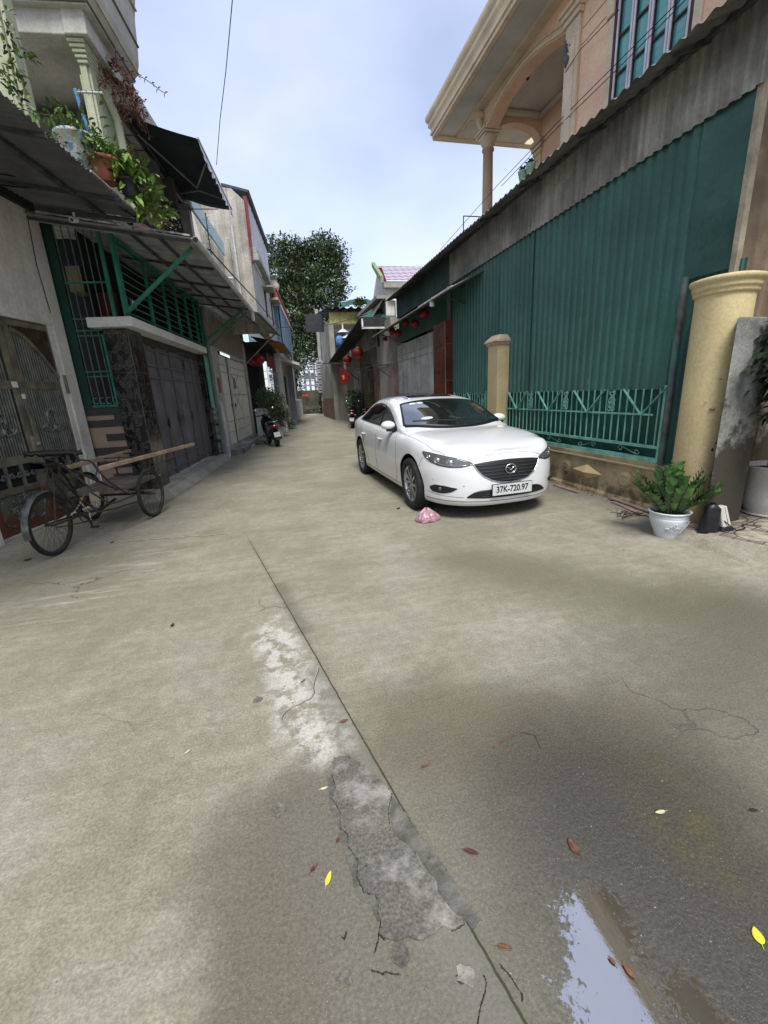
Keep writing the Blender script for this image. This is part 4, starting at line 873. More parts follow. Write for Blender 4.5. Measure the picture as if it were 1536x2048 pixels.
# house with the red tiled roof
rh = thing('tiled_house', 'pale house with red tiled roof and green bargeboard rising behind the row houses', 'house', (5.6, 21, 0))
hx = PY(772,575,21).x; ez = PY(775,562,21).z; rz_ = PY(765,532,22.4).z; rx = PY(760,532,22.4).x
tile = mat('roof_tile_red', (0.24,0.026,0.020), rough=1.0, spec=0.0, var=.2, scale=6, bump=.2)
def tiles(m):
    n = 22; k = 10
    for i in range(k):
        a = i/k; b_ = (i+1)/k
        p0 = Vector((hx-.15+(rx-hx)*a*.0, 20.9+1.5*a, ez+(rz_-ez)*a+.03)); p1 = Vector((hx-.15, 20.9+1.5*b_+.02, ez+(rz_-ez)*b_))
        m.corr(p0, p1-p0, (6.5,0,0), (0,0,1), .32, .006, 'sin')
part('roof', tile, rh, tiles)
part('bargeboard', mat('green_board', (0.22,0.30,0.15), rough=.8, var=.2, scale=5), rh, lambda m: m.hexa([(hx-.30,20.85,ez-.1),(hx-.14,20.85,ez-.1),(hx-.14,22.4,rz_-.05),(hx-.30,22.4,rz_-.05),(hx-.30,20.85,ez+.18),(hx-.14,20.85,ez+.18),(hx-.14,22.4,rz_+.16),(hx-.30,22.4,rz_+.16)]))
part('wall', white_wall, rh, lambda m: (m.box(hx, hx+6, 21.2, 28, 0, ez-.25), m.prism([(hx,21.2,ez-.25),(hx,23.8,ez-.25),(hx,22.4,rz_-.06)], (.2,0,0))))
part('gutter_beam', plast, rh, lambda m: (m.box(hx-.12, hx+6, 20.95, 21.2, ez-.28, ez-.02), m.box(hx-.5, hx-.02, 20.95, 27, ez-.75, ez-.6)))
part('drain_pipe', mat('white_pipe', (0.72,0.72,0.70), rough=.4, var=.1, scale=5), rh, lambda m: m.tube([(hx+.1,21.1,ez-.75),(hx+.42,21.1,ez-.78),(hx+.5,21.1,ez-.85),(hx+.5,21.1,3.5)], .07, 8))
part('roof', roof_sheet, rh, lambda m: m.prism([(hx-.75,21,ez-1.6),(hx-.02,21,ez-.55),(hx-.02,27,ez-.55),(hx-.75,27,ez-1.6)], (0,0,.05)))

# ================================================================ STREET END
mossw = mat('mossy_wall', (0.13,0.12,0.095), rough=.95, var=.5, scale=1.1, bump=.8, bscale=14, dirt=(0.045,0.05,0.03), damt=.5, dscale=1.3, bdist=.03, low=((0.025,0.028,0.02),0.35))
mb = MB(); mb.box(-6, 12, 37.2, 37.6, -.05, 2.0); o = mb.build('end_wall', mossw, loc=(3,37.2,0)); tag(o, 'dark mossy masonry wall closing the far end of the street', 'wall')
q = PY(611,791,37.15); mb = MB(); mb.box(q.x-.25, q.x+.25, 37.17, 37.2, q.z-.1, q.z+.12); tag(mb.build('notice', mat('red_notice', (0.5,0.08,0.05), rough=.7), loc=q), 'small orange red notice on the mossy end wall', 'sign')
mb = MB(); mb.box(-6, 12, 35.6, 37.2, -.05, .06); struct('end_kerb', mb, mat('pale_kerb', (0.40,0.39,0.34), rough=.9, var=.2, scale=2))
bark = mat('bark', (0.10,0.085,0.065), rough=.95, var=.4, scale=6, bump=.6, bscale=18, bdist=.03)
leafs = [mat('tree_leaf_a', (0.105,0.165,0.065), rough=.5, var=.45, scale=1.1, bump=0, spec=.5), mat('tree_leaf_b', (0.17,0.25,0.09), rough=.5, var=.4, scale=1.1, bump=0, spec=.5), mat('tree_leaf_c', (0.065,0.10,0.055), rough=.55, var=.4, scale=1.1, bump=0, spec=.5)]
def crown(m, blobs, n, size, seed=3):
    rnd = random.Random(seed); tot = sum(b[3] for b in blobs)
    for (c, rx, rz, wt) in blobs:
        k = int(n*wt/tot/9)
        for i in range(k):
            while True:
                p = Vector((rnd.uniform(-1,1), rnd.uniform(-1,1), rnd.uniform(-1,1)))
                if .35 < p.length < 1: break
            if rnd.random() < .3: p *= rnd.uniform(.9, 1.15)
            base = Vector(c)+Vector((p.x*rx, p.y*rx, p.z*rz)); od = (p+Vector((0,0,.3))).normalized()
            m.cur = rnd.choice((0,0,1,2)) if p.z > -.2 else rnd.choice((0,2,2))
            for j in range(9):
                d = (od*.6+Vector((rnd.uniform(-1,1), rnd.uniform(-1,1), rnd.uniform(-1,.5)))).normalized(); s_ = size*rnd.uniform(.6,1.3)
                b0 = base+Vector((rnd.uniform(-1,1), rnd.uniform(-1,1), rnd.uniform(-1,1)))*size*1.2; x = d.cross(Vector((rnd.uniform(-1,1),rnd.uniform(-1,1),1))).normalized()*s_*.20
                m.add([b0, b0+d*s_*.5+x, b0+d*s_, b0+d*s_*.5-x], [(0,1,2,3)])
def tree(name, label, base, limbs, blobs, n, size, seed=3):
    t = thing(name, label, 'tree', base)
    part('trunk', bark, t, lambda m: [m.tube(l, .1, 8, rs=r_) for l, r_ in limbs])
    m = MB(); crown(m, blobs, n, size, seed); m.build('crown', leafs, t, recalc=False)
    return t
def TP(u, v, y=38.5): return PY(u, v, y)
b0 = Vector((1.5, 38.4, 0))
tree('broadleaf_tree', 'tall dense dark green tree leaning over the left side of the street end', b0,
     [([b0, TP(588,760), TP(596,700), TP(600,640), TP(606,560)], [.34,.28,.24,.18,.07]), ([TP(594,710), TP(618,670), TP(640,610), TP(655,560)], [.2,.15,.1,.05]), ([TP(598,660), TP(575,610), TP(560,560)], [.16,.12,.05]), ([TP(588,760), TP(576,720), TP(566,690)], [.12,.08,.04])],
     [(TP(556,505),1.1,1.1,.5),(TP(560,545),1.3,1.2,.7),(TP(548,585),.8,1.2,.4),(TP(583,500),1.0,.8,.45),(TP(600,515),.9,.8,.45),(TP(596,550),1.2,1.1,.8),(TP(628,505),.9,.7,.4),(TP(648,490),1.1,.8,.5),(TP(668,508),.9,.8,.35),(TP(650,530),1.3,1.0,.7),(TP(672,545),.8,1.0,.35),(TP(630,560),1.2,1.0,.7),(TP(657,575),1.3,1.0,.6),(TP(612,590),1.5,1.1,.9),(TP(642,612),1.4,1.0,.6),(TP(582,585),1.1,1.1,.6),(TP(588,630),1.2,1.1,.5),(TP(620,640),1.2,1.0,.5),(TP(600,660),1.3,1.2,.55),(TP(640,655),1.5,1.1,.6),(TP(590,690),1.1,1.3,.5),(TP(640,690),1.0,1.0,.35),(TP(575,660),.9,1.2,.35),(TP(574,735),.9,1.1,.3),(TP(606,715),1.0,1.0,.35),(TP(585,765),.7,.8,.2),(TP(672,590),1.0,.9,.25),(TP(665,640),.9,.7,.25),(TP(656,710),1.1,1.9,.6),(TP(655,760),.8,1.0,.3)],
     30000, .31)
b1 = Vector((5.6, 41, 0))
tree('slender_tree', 'airy feathery branches reaching over the sky right of the big tree crown', b1,
     [([b1, PY(668,700,41), PY(672,600,41)], [.2,.14,.05])], [(PY(675,545,41),1.2,1.8,.5),(PY(683,510,41),.8,1.0,.2),(PY(688,575,41),.8,.6,.15),(PY(655,690,41),1.4,2.6,1.0)], 1500, .26, 9)
# hedge/bush at the foot of the end wall
mb = MB(); crown(mb, [(PY(657,795,36.4),.75,.75,1),(PY(662,770,36.6),.6,.7,.6),(PY(650,812,36.2),.6,.5,.5)], 3500, .20, 5)
tag(mb.build('bush', leafs, loc=PY(657,825,36.4), recalc=False), 'dark bush against the end wall behind the meter pole', 'bush')
mp2 = thing('meter_pole', 'concrete pole stacked with grey electricity meter boxes at the street end', 'pole', PY(646,828,35.8))
qx = PY(646,800,35.8).x
part('pole', mat('pole_concrete', (0.35,0.34,0.31), rough=.9, var=.2, scale=3), mp2, lambda m: m.tube([(qx,35.8,0),(qx+.1,35.8,8)], .14, 10))
for i in range(6):
    z_ = 1.75+.42*i; part('meter_box', mat('meter_grey', (0.38,0.39,0.38), rough=.6, var=.2, scale=4), mp2, lambda m: m.box(qx-.32, qx+.2, 35.5, 35.65, z_, z_+.36), bevel=.015)
    part('meter_window', steel_dark, mp2, lambda m: (m.box(qx-.24, qx+.08, 35.49, 35.5, z_+.14, z_+.24)))
# pale blocks beyond
def block(name, label, x0, x1, y0, y1, zt, cols, rowsn, wm, dark):
    t = thing(name, label, 'building', ((x0+x1)/2, y0, 0))
    part('wall', wm, t, lambda m: m.box(x0, x1, y0, y1, 0, zt))
    for i in range(cols):
        for j in range(rowsn):
            cx_ = x0+(x1-x0)*(i+.5)/cols; cz_ = zt-2.2-(zt-5)*j/rowsn
            wd = part('window', dark, t, lambda m: m.box(cx_-.45, cx_+.45, y0-.06, y0-.01, cz_-.6, cz_+.6))
            part('sill', wm, wd, lambda m: (m.box(cx_-.6, cx_+.6, y0-.16, y0-.01, cz_-.72, cz_-.62),))
    return t
pale = mat('pale_block_wall', (0.72,0.74,0.76), rough=.8, var=.08, scale=.3)
block('apartment_building', 'tall pale apartment block with rows of dark windows seen through the tree', -1, 8.6, 88, 96, 20.5, 7, 6, pale, mat('block_window', (0.10,0.12,0.14), rough=.3))
gb = block('apartment_building', 'far pale building with red panels beyond the tree, right of the apartment block', 8.8, 16, 92, 100, 14, 5, 4, mat('block_pink', (0.62,0.40,0.38), rough=.8, var=.1, scale=.4), MATS['block_window'])
fnc = thing('white_fence', 'tall white picket screen standing behind the mossy end wall', 'fence', (3, 44, 0))
part('pickets', mat('fence_white', (0.62,0.66,0.70), rough=.5, var=.2, scale=1), fnc, lambda m: [m.box(-5+.5*i, -5+.5*i+.2, 44, 44.06, 0, 4.4+.5*math.sin(i*2.1)) for i in range(34)])
part('rail', MATS['fence_white'], fnc, lambda m: [m.box(-5, 12, 44.06, 44.1, z, z+.12) for z in (2.5, 3.3, 4.0)])
# ================================================================ LEFT SIDE
K0 = G(345, 991); FL = Fr((K0.x, K0.y), 6.06, 1)
Q0 = G(14, 1087); FQ = Fr((Q0.x, Q0.y), 13.0, 1)
VZ = Vector((0,0,1))
# ---------- near cream wall with the old iron gate
old_cream = mat('old_cream_wall', (0.68,0.665,0.60), rough=.9, var=.12, scale=.9, bump=.35, bscale=40, dirt=(0.25,0.225,0.185), damt=.28, dscale=1.3, streak=.28, bdist=.006)
nw = thing('garden_house', 'cream rendered house wall at the left border around the old green iron gate', 'house', FQ(-1, 0, 0))
part('wall', old_cream, nw, lambda m: (FQ.box(m, -5, -.02, -.25, 0, -.05, 4.15), FQ.box(m, 1.70, 1.93, -.25, 0, -.05, 4.12), FQ.box(m, -.02, 1.70, -.25, -.002, 2.64, 4.12)), bevel=.012)
part('reveal', old_cream, nw, lambda m: (FQ.box(m, 1.62, 1.70, -.25, -.02, -.05, 2.64)))
part('cable', steel_dark, nw, lambda m: m.tube([FQ(1.72,.012,4.05),FQ(1.66,.012,3.4),FQ(1.7,.012,2.8)], .006, 5))
ig = mat('gate_olive', (0.18,0.17,0.12), rough=.65, var=.4, scale=5, bump=.25, bscale=40, dirt=(0.13,0.055,0.02), damt=.12, dscale=4, low=((0.11,0.035,0.018), .35))
igd = mat('gate_dark_sheet', (0.045,0.05,0.042), rough=.6, var=.3, scale=4, bump=.1)
igp = mat('gate_green_panel', (0.12,0.15,0.09), rough=.7, var=.35, scale=3, dirt=(0.11,0.075,0.03), damt=.3, dscale=3, low=((0.10,0.04,0.02), .2))
iro = mat('cast_scroll_iron', (0.20,0.21,0.19), rough=.55, var=.5, scale=14, bump=.3)
g1_ = thing('iron_gate', 'old double leaf iron gate, ribbed olive sheet with cast scroll ornaments', 'gate', FQ(.85, -.08, 0))
LZ = [.04, .52, .86, .97, 1.78, 1.88]
def scrollset(m, s, z, w_, d):
    X = FQ.S; c0 = FQ(s, d, z)
    for sx in (-1, 1):
        m.tube(spiral(c0+X*sx*w_*.28, w_*.17, w_*.04, 90-90*sx, 90-90*sx+sx*430, 16, X, VZ), w_*.035, 6)
        m.tube([c0+X*sx*w_*.02-VZ*w_*.05, c0+X*sx*w_*.2-VZ*w_*.16, c0+X*sx*w_*.42-VZ*w_*.10, c0+X*sx*w_*.52+VZ*w_*.02], w_*.045, 6, rs=[w_*.05,w_*.06,w_*.04,w_*.015])
def crest(m, s, z, d):
    X = FQ.S; c0 = FQ(s, d, z)
    m.tube(arc(c0+VZ*.13, .075, -20, 200, 14, X, VZ*1.35), .017, 6); m.tube(arc(c0+VZ*.12, .04, 0, 180, 10, X, VZ*1.5), .011, 6)
    for i in range(9):
        a = R(-20+27.5*i); q = c0+VZ*.13+X*.082*math.cos(a)+VZ*.11*math.sin(a); m.ball(q, .017, .017, .017, n=6, m=5)
    for sx in (-1, 1):
        m.tube(spiral(c0+X*sx*.085+VZ*.02, .045, .012, 90-90*sx, 90-90*sx+sx*450, 14, X, VZ), .010, 6)
        m.tube(spiral(c0+X*sx*.165+VZ*.0, .030, .008, 90+90*sx, 90+90*sx-sx*420, 12, X, VZ), .009, 6)
        m.tube([c0+X*sx*.0-VZ*.035, c0+X*sx*.08-VZ*.05, c0+X*sx*.17-VZ*.03, c0+X*sx*.21+VZ*.015], .014, 6)
    m.ball(c0+VZ*.0, .04, .02, .05, n=10, m=8)
def leaf_gate(s0, s1, flip):
    lf_ = part('gate_leaf', ig, g1_, lambda m: [FQ.box(m, s0, s0+.085, -.10, -.04, .04, 2.63), FQ.box(m, s1-.085, s1, -.10, -.04, .04, 2.63 if flip else 2.63)]+[FQ.box(m, s0+.085, s1-.085, -.095, -.045, a, c) for a, c in ((.04,.10),(.52,.60),(.86,.97),(1.78,1.88),(2.555,2.63))]+[FQ.box(m, s0+.085+(s1-s0-.17)*q-.02, s0+.085+(s1-s0-.17)*q+.02, -.092, -.048, .60, .86) for q in (.35,.7)], bevel=.004)
    X0 = s0+.085; X1 = s1-.085
    part('ribbed_sheet', igd, lf_, lambda m: m.corr(FQ(X0,-.075,.97), (0,0,1.65), FQ.S*(X1-X0), FQ.D, .026, .013, 'trap'))
    part('ribs', mat('gate_rib', (0.23,0.235,0.205), rough=.6, var=.3, scale=6), lf_, lambda m: [FQ.box(m, X0+.042*i+.012, X0+.042*i+.030, -.062, -.050, .97, 2.0+(.5-.5*(1-math.cos(((i*.042)/(X1-X0) if flip else 1-(i*.042)/(X1-X0))*math.pi/2))) ) for i in range(int((X1-X0)/.042))])
    part('lower_panel', igp, lf_, lambda m: FQ.box(m, X0, X1, -.08, -.066, .10, .52))
    part('dark_slot', MATS['dark_void'], lf_, lambda m: FQ.box(m, X0, X1, -.085, -.075, .60, .86))
    # arched rail: high at the meeting stile, low at the hinge
    hi, lo_ = (s0, s1) if flip else (s1, s0)
    def ar(m):
        pts = []
        for i in range(15):
            t = i/14; s_ = (X0+(X1-X0)*t) if flip else (X1-(X1-X0)*t); pts.append(FQ(s_, -.052, 2.50-.50*(1-math.cos(t*math.pi/2))*1.0-.06*t))
        for a, c in zip(pts[:-1], pts[1:]): m.bar(a, c, .05, .055, up=tuple(FQ.D))
    part('arched_rail', ig, lf_, ar)
    def spk(m):
        n = 13
        for i in range(n):
            t = (i+.7)/n; s_ = (X0+(X1-X0)*t) if flip else (X1-(X1-X0)*t); z_ = 2.50-.50*(1-math.cos(t*math.pi/2))-.06*t
            if z_ < 2.5: m.bar(FQ(s_, -.05, z_), FQ(s_, -.05, 2.56), .018, .02)
    part('upper_bars', mat('gate_rust_bar', (0.085,0.055,0.035), rough=.8, var=.4, scale=8), lf_, spk)
    part('crest_ornament', iro, lf_, lambda m: crest(m, (s0+s1)/2, 1.27, -.045))
    for q in (.17, .52, .85): part('scroll_ornament', iro, lf_, lambda m: scrollset(m, X0+(X1-X0)*q, .74, .20, -.05))
    def big(m):
        for (ds, dz, w_) in ((0,.10,.26),(0,-.02,.34),(0,-.12,.26),(-.12,.03,.16),(.12,.03,.16),(0,.17,.14)): scrollset(m, (s0+s1)/2+ds, .33+dz, w_, -.055)
    part('scroll_ornament', iro, lf_, big)
    def corner(m):
        for (a, z_, sx, sz) in ((X0,.50,1,-1),(X1,.50,-1,-1),(X0,.12,1,1),(X1,.12,-1,1)):
            m.tube([FQ(a+sx*.02,-.058,z_+sz*.13), FQ(a+sx*.045,-.058,z_+sz*.045), FQ(a+sx*.14,-.058,z_+sz*.02)], .009, 5); m.ball(FQ(a+sx*.05,-.055,z_+sz*.05), .018, n=6, m=5)
    part('corner_ornament', iro, lf_, corner)
    return lf_
gl = leaf_gate(.02, .86, False); gr_ = leaf_gate(.875, 1.69, True)
part('transom_sheet', mat('green_board2', (0.02,0.075,0.05), rough=.7, var=.3, scale=4), g1_, lambda m: FQ.box(m, .9, 1.62, -.14, -.12, 2.3, 2.66))
def lock(m):
    m.box(0,0,0,0,0,0) if False else None
    FQ.box(m, .80, .93, -.04, -.005, .98, 1.18); m.tube([FQ(.86,-.0,1.2),FQ(.85,.01,1.4),FQ(.83,0,1.55)], .014, 6); m.ball(FQ(.865,.01,1.08), .03, .03, .03)
part('lock_box', ig, g1_, lock, bevel=.008)
part('hinge', ig, g1_, lambda m: (m.tube([FQ(1.69,-.02,1.72), FQ(1.69,-.02,1.98)], .028, 10)))
part('paper_sticker', mat('paper_white', (0.7,0.7,0.7), rough=.7, var=.05), g1_, lambda m: (FQ.box(m, .765, .855, -.0405, -.037, 1.80, 1.87)))
part('paper_sticker', MATS['paper_white'], g1_, lambda m: (FQ.box(m, .865, .92, -.038, -.034, 1.66, 1.72)))

# ---------- big corrugated canopy over the near gate
dark_soff = mat('dark_canopy_sheet', (0.13,0.133,0.14), rough=.7, var=.25, scale=1.8, bump=.1, dirt=(0.03,0.03,0.03), damt=.3, streak=0)
o1 = G(285,438,3.9); o1.z = 3.9
od = (G(285,438,3.9)-G(0,183,3.9)).normalized()
ci = Vector((-2.72, 7.02, 4.03))
cn = thing('gate_canopy', 'big dark corrugated canopy over the old iron gate with cables strung under it', 'canopy', (-2.2, 6, 3.9))
o0 = o1-od*5.5; i0 = ci-FQ.S*5.6+FQ.D*(-.0); i0.z = 4.06
def can(m):
    n = 70; k = 8; rows = []
    for i in range(n*4+1):
        t = i/(n*4); a = o1.lerp(o0, t); c = ci.lerp(i0, t); h = .011*math.sin(i*math.pi/2); rows.append([a.lerp(c, j/k)+VZ*h for j in range(k+1)])
    m.grid(rows, True)
part('sheet', dark_soff, cn, can)
part('edge_trim', mat('pale_edge', (0.45,0.44,0.38), rough=.7, var=.5, scale=14), cn, lambda m: m.bar(o1+VZ*.02, o1.lerp(o0,.22)+VZ*.02, .02, .018))
part('purlin', steel_dark, cn, lambda m: m.bar(o1.lerp(ci,.34)-VZ*.035, o0.lerp(i0,.34)-VZ*.035, .05, .04))
part('purlin', steel_dark, cn, lambda m: m.bar(o1.lerp(ci,.02)-VZ*.03, ci-VZ*.05, .04, .04))
for q in (.12,.35,.6): part('purlin', steel_dark, cn, lambda m: m.bar(o1.lerp(o0,q)-VZ*.03, ci.lerp(i0,q)-VZ*.03, .035, .035))
pj = PX(48,425,-2.35)
part('clip_gap', MATS['dark_void'], cn, lambda m: m.bar(ci-VZ*.03+FQ.D*.02, i0-VZ*.03+FQ.D*.02, .06, .14))
sc2 = thing('security_camera', 'small white bullet camera under the edge of the dark canopy at upper left', 'camera', PY(145,438,6.9))
q = PY(145,438,6.9)
part('housing', MATS['white_plastic'], sc2, lambda m: m.tube([q+Vector((0,.12,.03)), q+Vector((0,-.03,-.02))], .033, 14)); part('lens', steel_dark, sc2, lambda m: m.tube([q+Vector((0,-.031,-.02)), q+Vector((0,-.035,-.021))], .022, 12)); part('mount', MATS['white_plastic'], sc2, lambda m: m.tube([q+Vector((0,.08,.03)), q+Vector((.0,.08,.10))], .015, 8))

# ---------- house with the black marble gate
SA = -.10; SB = 4.22
blackm = bpy.data.materials.new('black_marble'); blackm.use_nodes = True; t = blackm.node_tree; N = t.nodes; L = t.links; b = N['Principled BSDF']
g = N.new('ShaderNodeNewGeometry'); mpn = N.new('ShaderNodeMapping'); mpn.inputs['Rotation'].default_value = (.5,.6,.3); mpn.inputs['Scale'].default_value = (1,1,.55); L.new(g.outputs['Position'], mpn.inputs[0])
n1 = N.new('ShaderNodeTexNoise'); n1.inputs['Scale'].default_value = 7.5; n1.inputs['Detail'].default_value = 9; n1.inputs['Roughness'].default_value = .72; n1.inputs['Distortion'].default_value = 1.6; L.new(mpn.outputs[0], n1.inputs[0])
r1 = N.new('ShaderNodeValToRGB'); e = r1.color_ramp.elements; e[0].position = .49; e[0].color = (.006,.006,.007,1); e[1].position = .535; e[1].color = (.10,.095,.085,1); x = e.new(.56); x.color = (.012,.012,.012,1); x = e.new(.63); x.color = (.045,.042,.038,1); L.new(n1.outputs[0], r1.inputs[0])
L.new(r1.outputs[0], b.inputs['Base Color']); b.inputs['Roughness'].default_value = .16
hs = thing('marble_front_house', 'terraced house with black marble piers, dark folding gate and green louvres above', 'house', FL(0, -.3, 0))
part('marble_pier', blackm, hs, lambda m: FL.box(m, SA, .42, -.50, -.15, .10, 2.62), bevel=.003)
part('marble_pier', blackm, hs, lambda m: FL.box(m, 3.93, 4.20, -.50, -.15, .10, 2.62), bevel=.003)
part('marble_joints', mat('joint_grey', (0.13,0.13,0.12), rough=.6), hs, lambda m: [FL.box(m, SA-.002, .42, -.502, -.1485, z, z+.004) for z in (.75, 1.4, 2.0)]+[FL.box(m, SA-.003, SA+.003, -.153, -.1475, .1, 2.62)])
part('lintel', mat('white_lintel', (0.70,0.70,0.67), rough=.7, var=.08, scale=2, bump=.1, dirt=(0.4,0.38,0.32), damt=.1), hs, lambda m: FL.box(m, -.25, 3.93, -.62, 0, 2.63, 2.765), bevel=.008)
part('gate_head', mat('gate_head_grey', (0.045,0.043,0.043), rough=.6), hs, lambda m: FL.box(m, .42, 3.93, -.40, -.25, 2.50, 2.629))
dg = mat('dark_folding_gate', (0.12,0.11,0.112), rough=.5, var=.15, scale=2, bump=.05, spec=.4)
xs = [.47, 1.33, 2.05, 2.85, 3.45, 3.90]
fg = part('folding_gate', dg, hs, lambda m: [FL.box(m, x_-.045, x_+.045, -.335, -.27, .18, 2.50) for x_ in xs])
for i in range(5):
    a, c = xs[i]+.045, xs[i+1]-.045
    if i < 3: part('ribs', mat('gate_rib_grey', (0.20,0.185,0.19), rough=.55), fg, lambda m: [FL.box(m, a+.02+.045*k, a+.036+.045*k, -.304, -.296, .18, 2.48) for k in range(int((c-a-.03)/.045))])
    if i < 3: part('ribbed_sheet', dg, fg, lambda m: m.corr(FL(a,-.32,.18), (0,0,2.3), FL.S*(c-a), FL.D, .040, .014, 'trap'))
    else: part('plain_sheet', dg, fg, lambda m: FL.box(m, a, c, -.325, -.305, .18, 2.5))
    part('rail', dg, fg, lambda m: [FL.box(m, a, c, -.325, -.275, z, z+.03) for z in (.28, .50, 1.95, 2.16, 2.43)])
blk = mat('black_handle', (0.006,0.006,0.006), rough=.4)
for s_, z_ in ((1.98,1.20),(2.16,1.20),(1.30,1.15),(2.84,1.22),(2.84,2.3)):
    part('handle', blk, fg, lambda m: m.prism([FL(s_-.04,-.262,z_), FL(s_-.02,-.262,z_+.06), FL(s_,-.262,z_+.11), FL(s_+.02,-.262,z_+.06), FL(s_+.04,-.262,z_), FL(s_+.02,-.262,z_-.06), FL(s_,-.262,z_-.11), FL(s_-.02,-.262,z_-.06)], -FL.D*.02))
part('handle_plate', mat('plate_grey', (0.11,0.105,0.10), rough=.5), fg, lambda m: (FL.box(m, 1.91, 2.05-.002, -.268, -.264, 1.06, 1.34), FL.box(m, 2.052, 2.24, -.268, -.264, 1.06, 1.34)))
# side bay facing the camera: striped tiles below, green grille above
gd = mat('bottle_green_panel', (0.004,0.042,0.030), rough=.5, var=.3, scale=3, bump=.05)
gpaint = mat('emerald_paint', (0.022,0.21,0.135), rough=.5, var=.3, scale=5, bump=.1, dirt=(0.03,0.08,0.06), damt=.2, dscale=12)
gbar = mat('bar_green_grey', (0.10,0.17,0.14), rough=.5, var=.3, scale=9)
sb = thing('side_grille', 'narrow emerald green grille over brown striped tiles between cream wall and black marble', 'grille', FL(SA, -.7, 0))
def stripes(m, dark):
    z = -.05; k = 0
    rows_ = [(0,.14,1,1),(.14,.26,0,1),(.26,.38,1,1),(.38,.52,0,1),(.52,.66,1,1),(.66,.80,0,1),(.80,.94,1,1),(.94,1.06,0,1),(1.06,1.20,1,.6),(1.20,1.30,0,1),(1.30,1.42,1,1),(1.42,1.49,0,.75),(1.49,1.58,1,1)]
    for (a, c, dk, fr_) in rows_:
        if bool(dk) == dark: FL.box(m, SA+.01, SA+.03, -.97 if not dk or fr_ == 1 else -.79, -.50 if fr_ == 1 or dk else -.62, a-.05, c-.05)
part('tile_backing', mat('tile_brown', (0.33,0.24,0.18), rough=.45, var=.1, scale=5), sb, lambda m: FL.box(m, SA+.012, SA+.04, -1.0, -.5, -.05, 1.5))
part('dark_tile_stripe', mat('tile_dark', (0.045,0.045,0.045), rough=.4, var=.1, scale=5), sb, lambda m: [FL.box(m, SA+.004, SA+.03, d0, d1, a, c) for (a, c, d0, d1) in ((1.38,1.50,-1,-.5),(1.30,1.38,-.60,-.5),(1.20,1.31,-1,-.5),(.98,1.09,-.78,-.5),(.76,.88,-1,-.5),(.55,.66,-1,-.5),(.34,.45,-.8,-.5),(.1,.22,-1,-.5))])
part('solid_panel', gd, sb, lambda m: FL.box(m, SA-.02, SA+.02, -1.02, -.86, 1.5, 4.0))
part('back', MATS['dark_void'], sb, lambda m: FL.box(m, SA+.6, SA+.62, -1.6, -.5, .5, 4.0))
def gfr(m):
    FL.box(m, SA-.02, SA+.02, -1.02, -.50, 1.50, 1.535)
    FL.box(m, SA-.02, SA+.02, -.515, -.49, 1.535, 2.55)
    for z in (1.95, 2.02, 2.53): FL.box(m, SA-.015, SA+.01, -.86, -.51, z, z+.018)
    for z in (2.60, 2.76): FL.box(m, SA-.015, SA+.01, -.86, -.5 if z < 2.7 else -.2, z, z+.018)
    FL.box(m, SA-.015, SA+.01, -.86, -.30, 3.24, 3.262)
part('frame', gpaint, sb, gfr)
for i in range(4): part('bar', gbar, sb, lambda m: m.bar(FL(SA, -.84+.095*i, 1.535), FL(SA, -.84+.095*i, 2.60), .012))
for i in range(6): part('bar', gbar, sb, lambda m: m.bar(FL(SA, -.84+.095*i, 2.61), FL(SA, -.84+.095*i, 4.0), .012))
part('ring_row', mat('mint_ring', (0.07,0.30,0.21), rough=.5), sb, lambda m: [m.tube(arc(FL(SA-.012, -.80+.095*i, 1.60), .045, 60, 360+60-110, 14, FL.D, VZ), .005, 5) for i in range(4)])
for (d_, w_) in ((-.27,.045),(-.11,.05)): part('post', gpaint, sb, lambda m: FL.box(m, SA-.03, SA+.02, d_-w_/2, d_+w_/2, 2.766, 3.95))
part('red_cloth', mat('dim_red', (0.10,0.01,0.01), rough=.8), sb, lambda m: FL.box(m, SA+.35, SA+.4, -.62, -.35, 2.8, 3.2))
part('beam', mat('dim_yellow_beam', (0.22,0.19,0.10), rough=.8), sb, lambda m: FL.box(m, SA+.3, SA+2.5, -.95, -.75, 3.2, 3.55))
# green louvres above the marble front
lv = thing('louvre_screen', 'long emerald green louvred screen above the white lintel', 'louvre', FL(2, -.1, 2.77))
divs = [-.08, .95, 1.75, 2.45, 3.1, 3.75, 4.15]
for i, s_ in enumerate(divs): part('post', gpaint, lv, lambda m: FL.box(m, s_-.022, s_+.022, -.12, -.075, 2.766, 3.80))
part('top_rail', gpaint, lv, lambda m: FL.box(m, -.1, 4.17, -.125, -.07, 3.80, 3.84))
for k in range(9):
    z_ = 2.83+.112*k; part('slat', gpaint, lv, lambda m: m.hexa([FL(-.07,-.16,z_+.055),FL(4.15,-.16,z_+.055),FL(4.15,-.09,z_),FL(-.07,-.09,z_),FL(-.07,-.155,z_+.062),FL(4.15,-.155,z_+.062),FL(4.15,-.085,z_+.010),FL(-.07,-.085,z_+.010)]))
part('back', MATS['dark_void'], lv, lambda m: (FL.box(m, 0, 8.2, -.62, -.6, 2.6, 4.1), FL.box(m, 4.2, 4.25, -.6, -.1, 2.7, 4.0)))
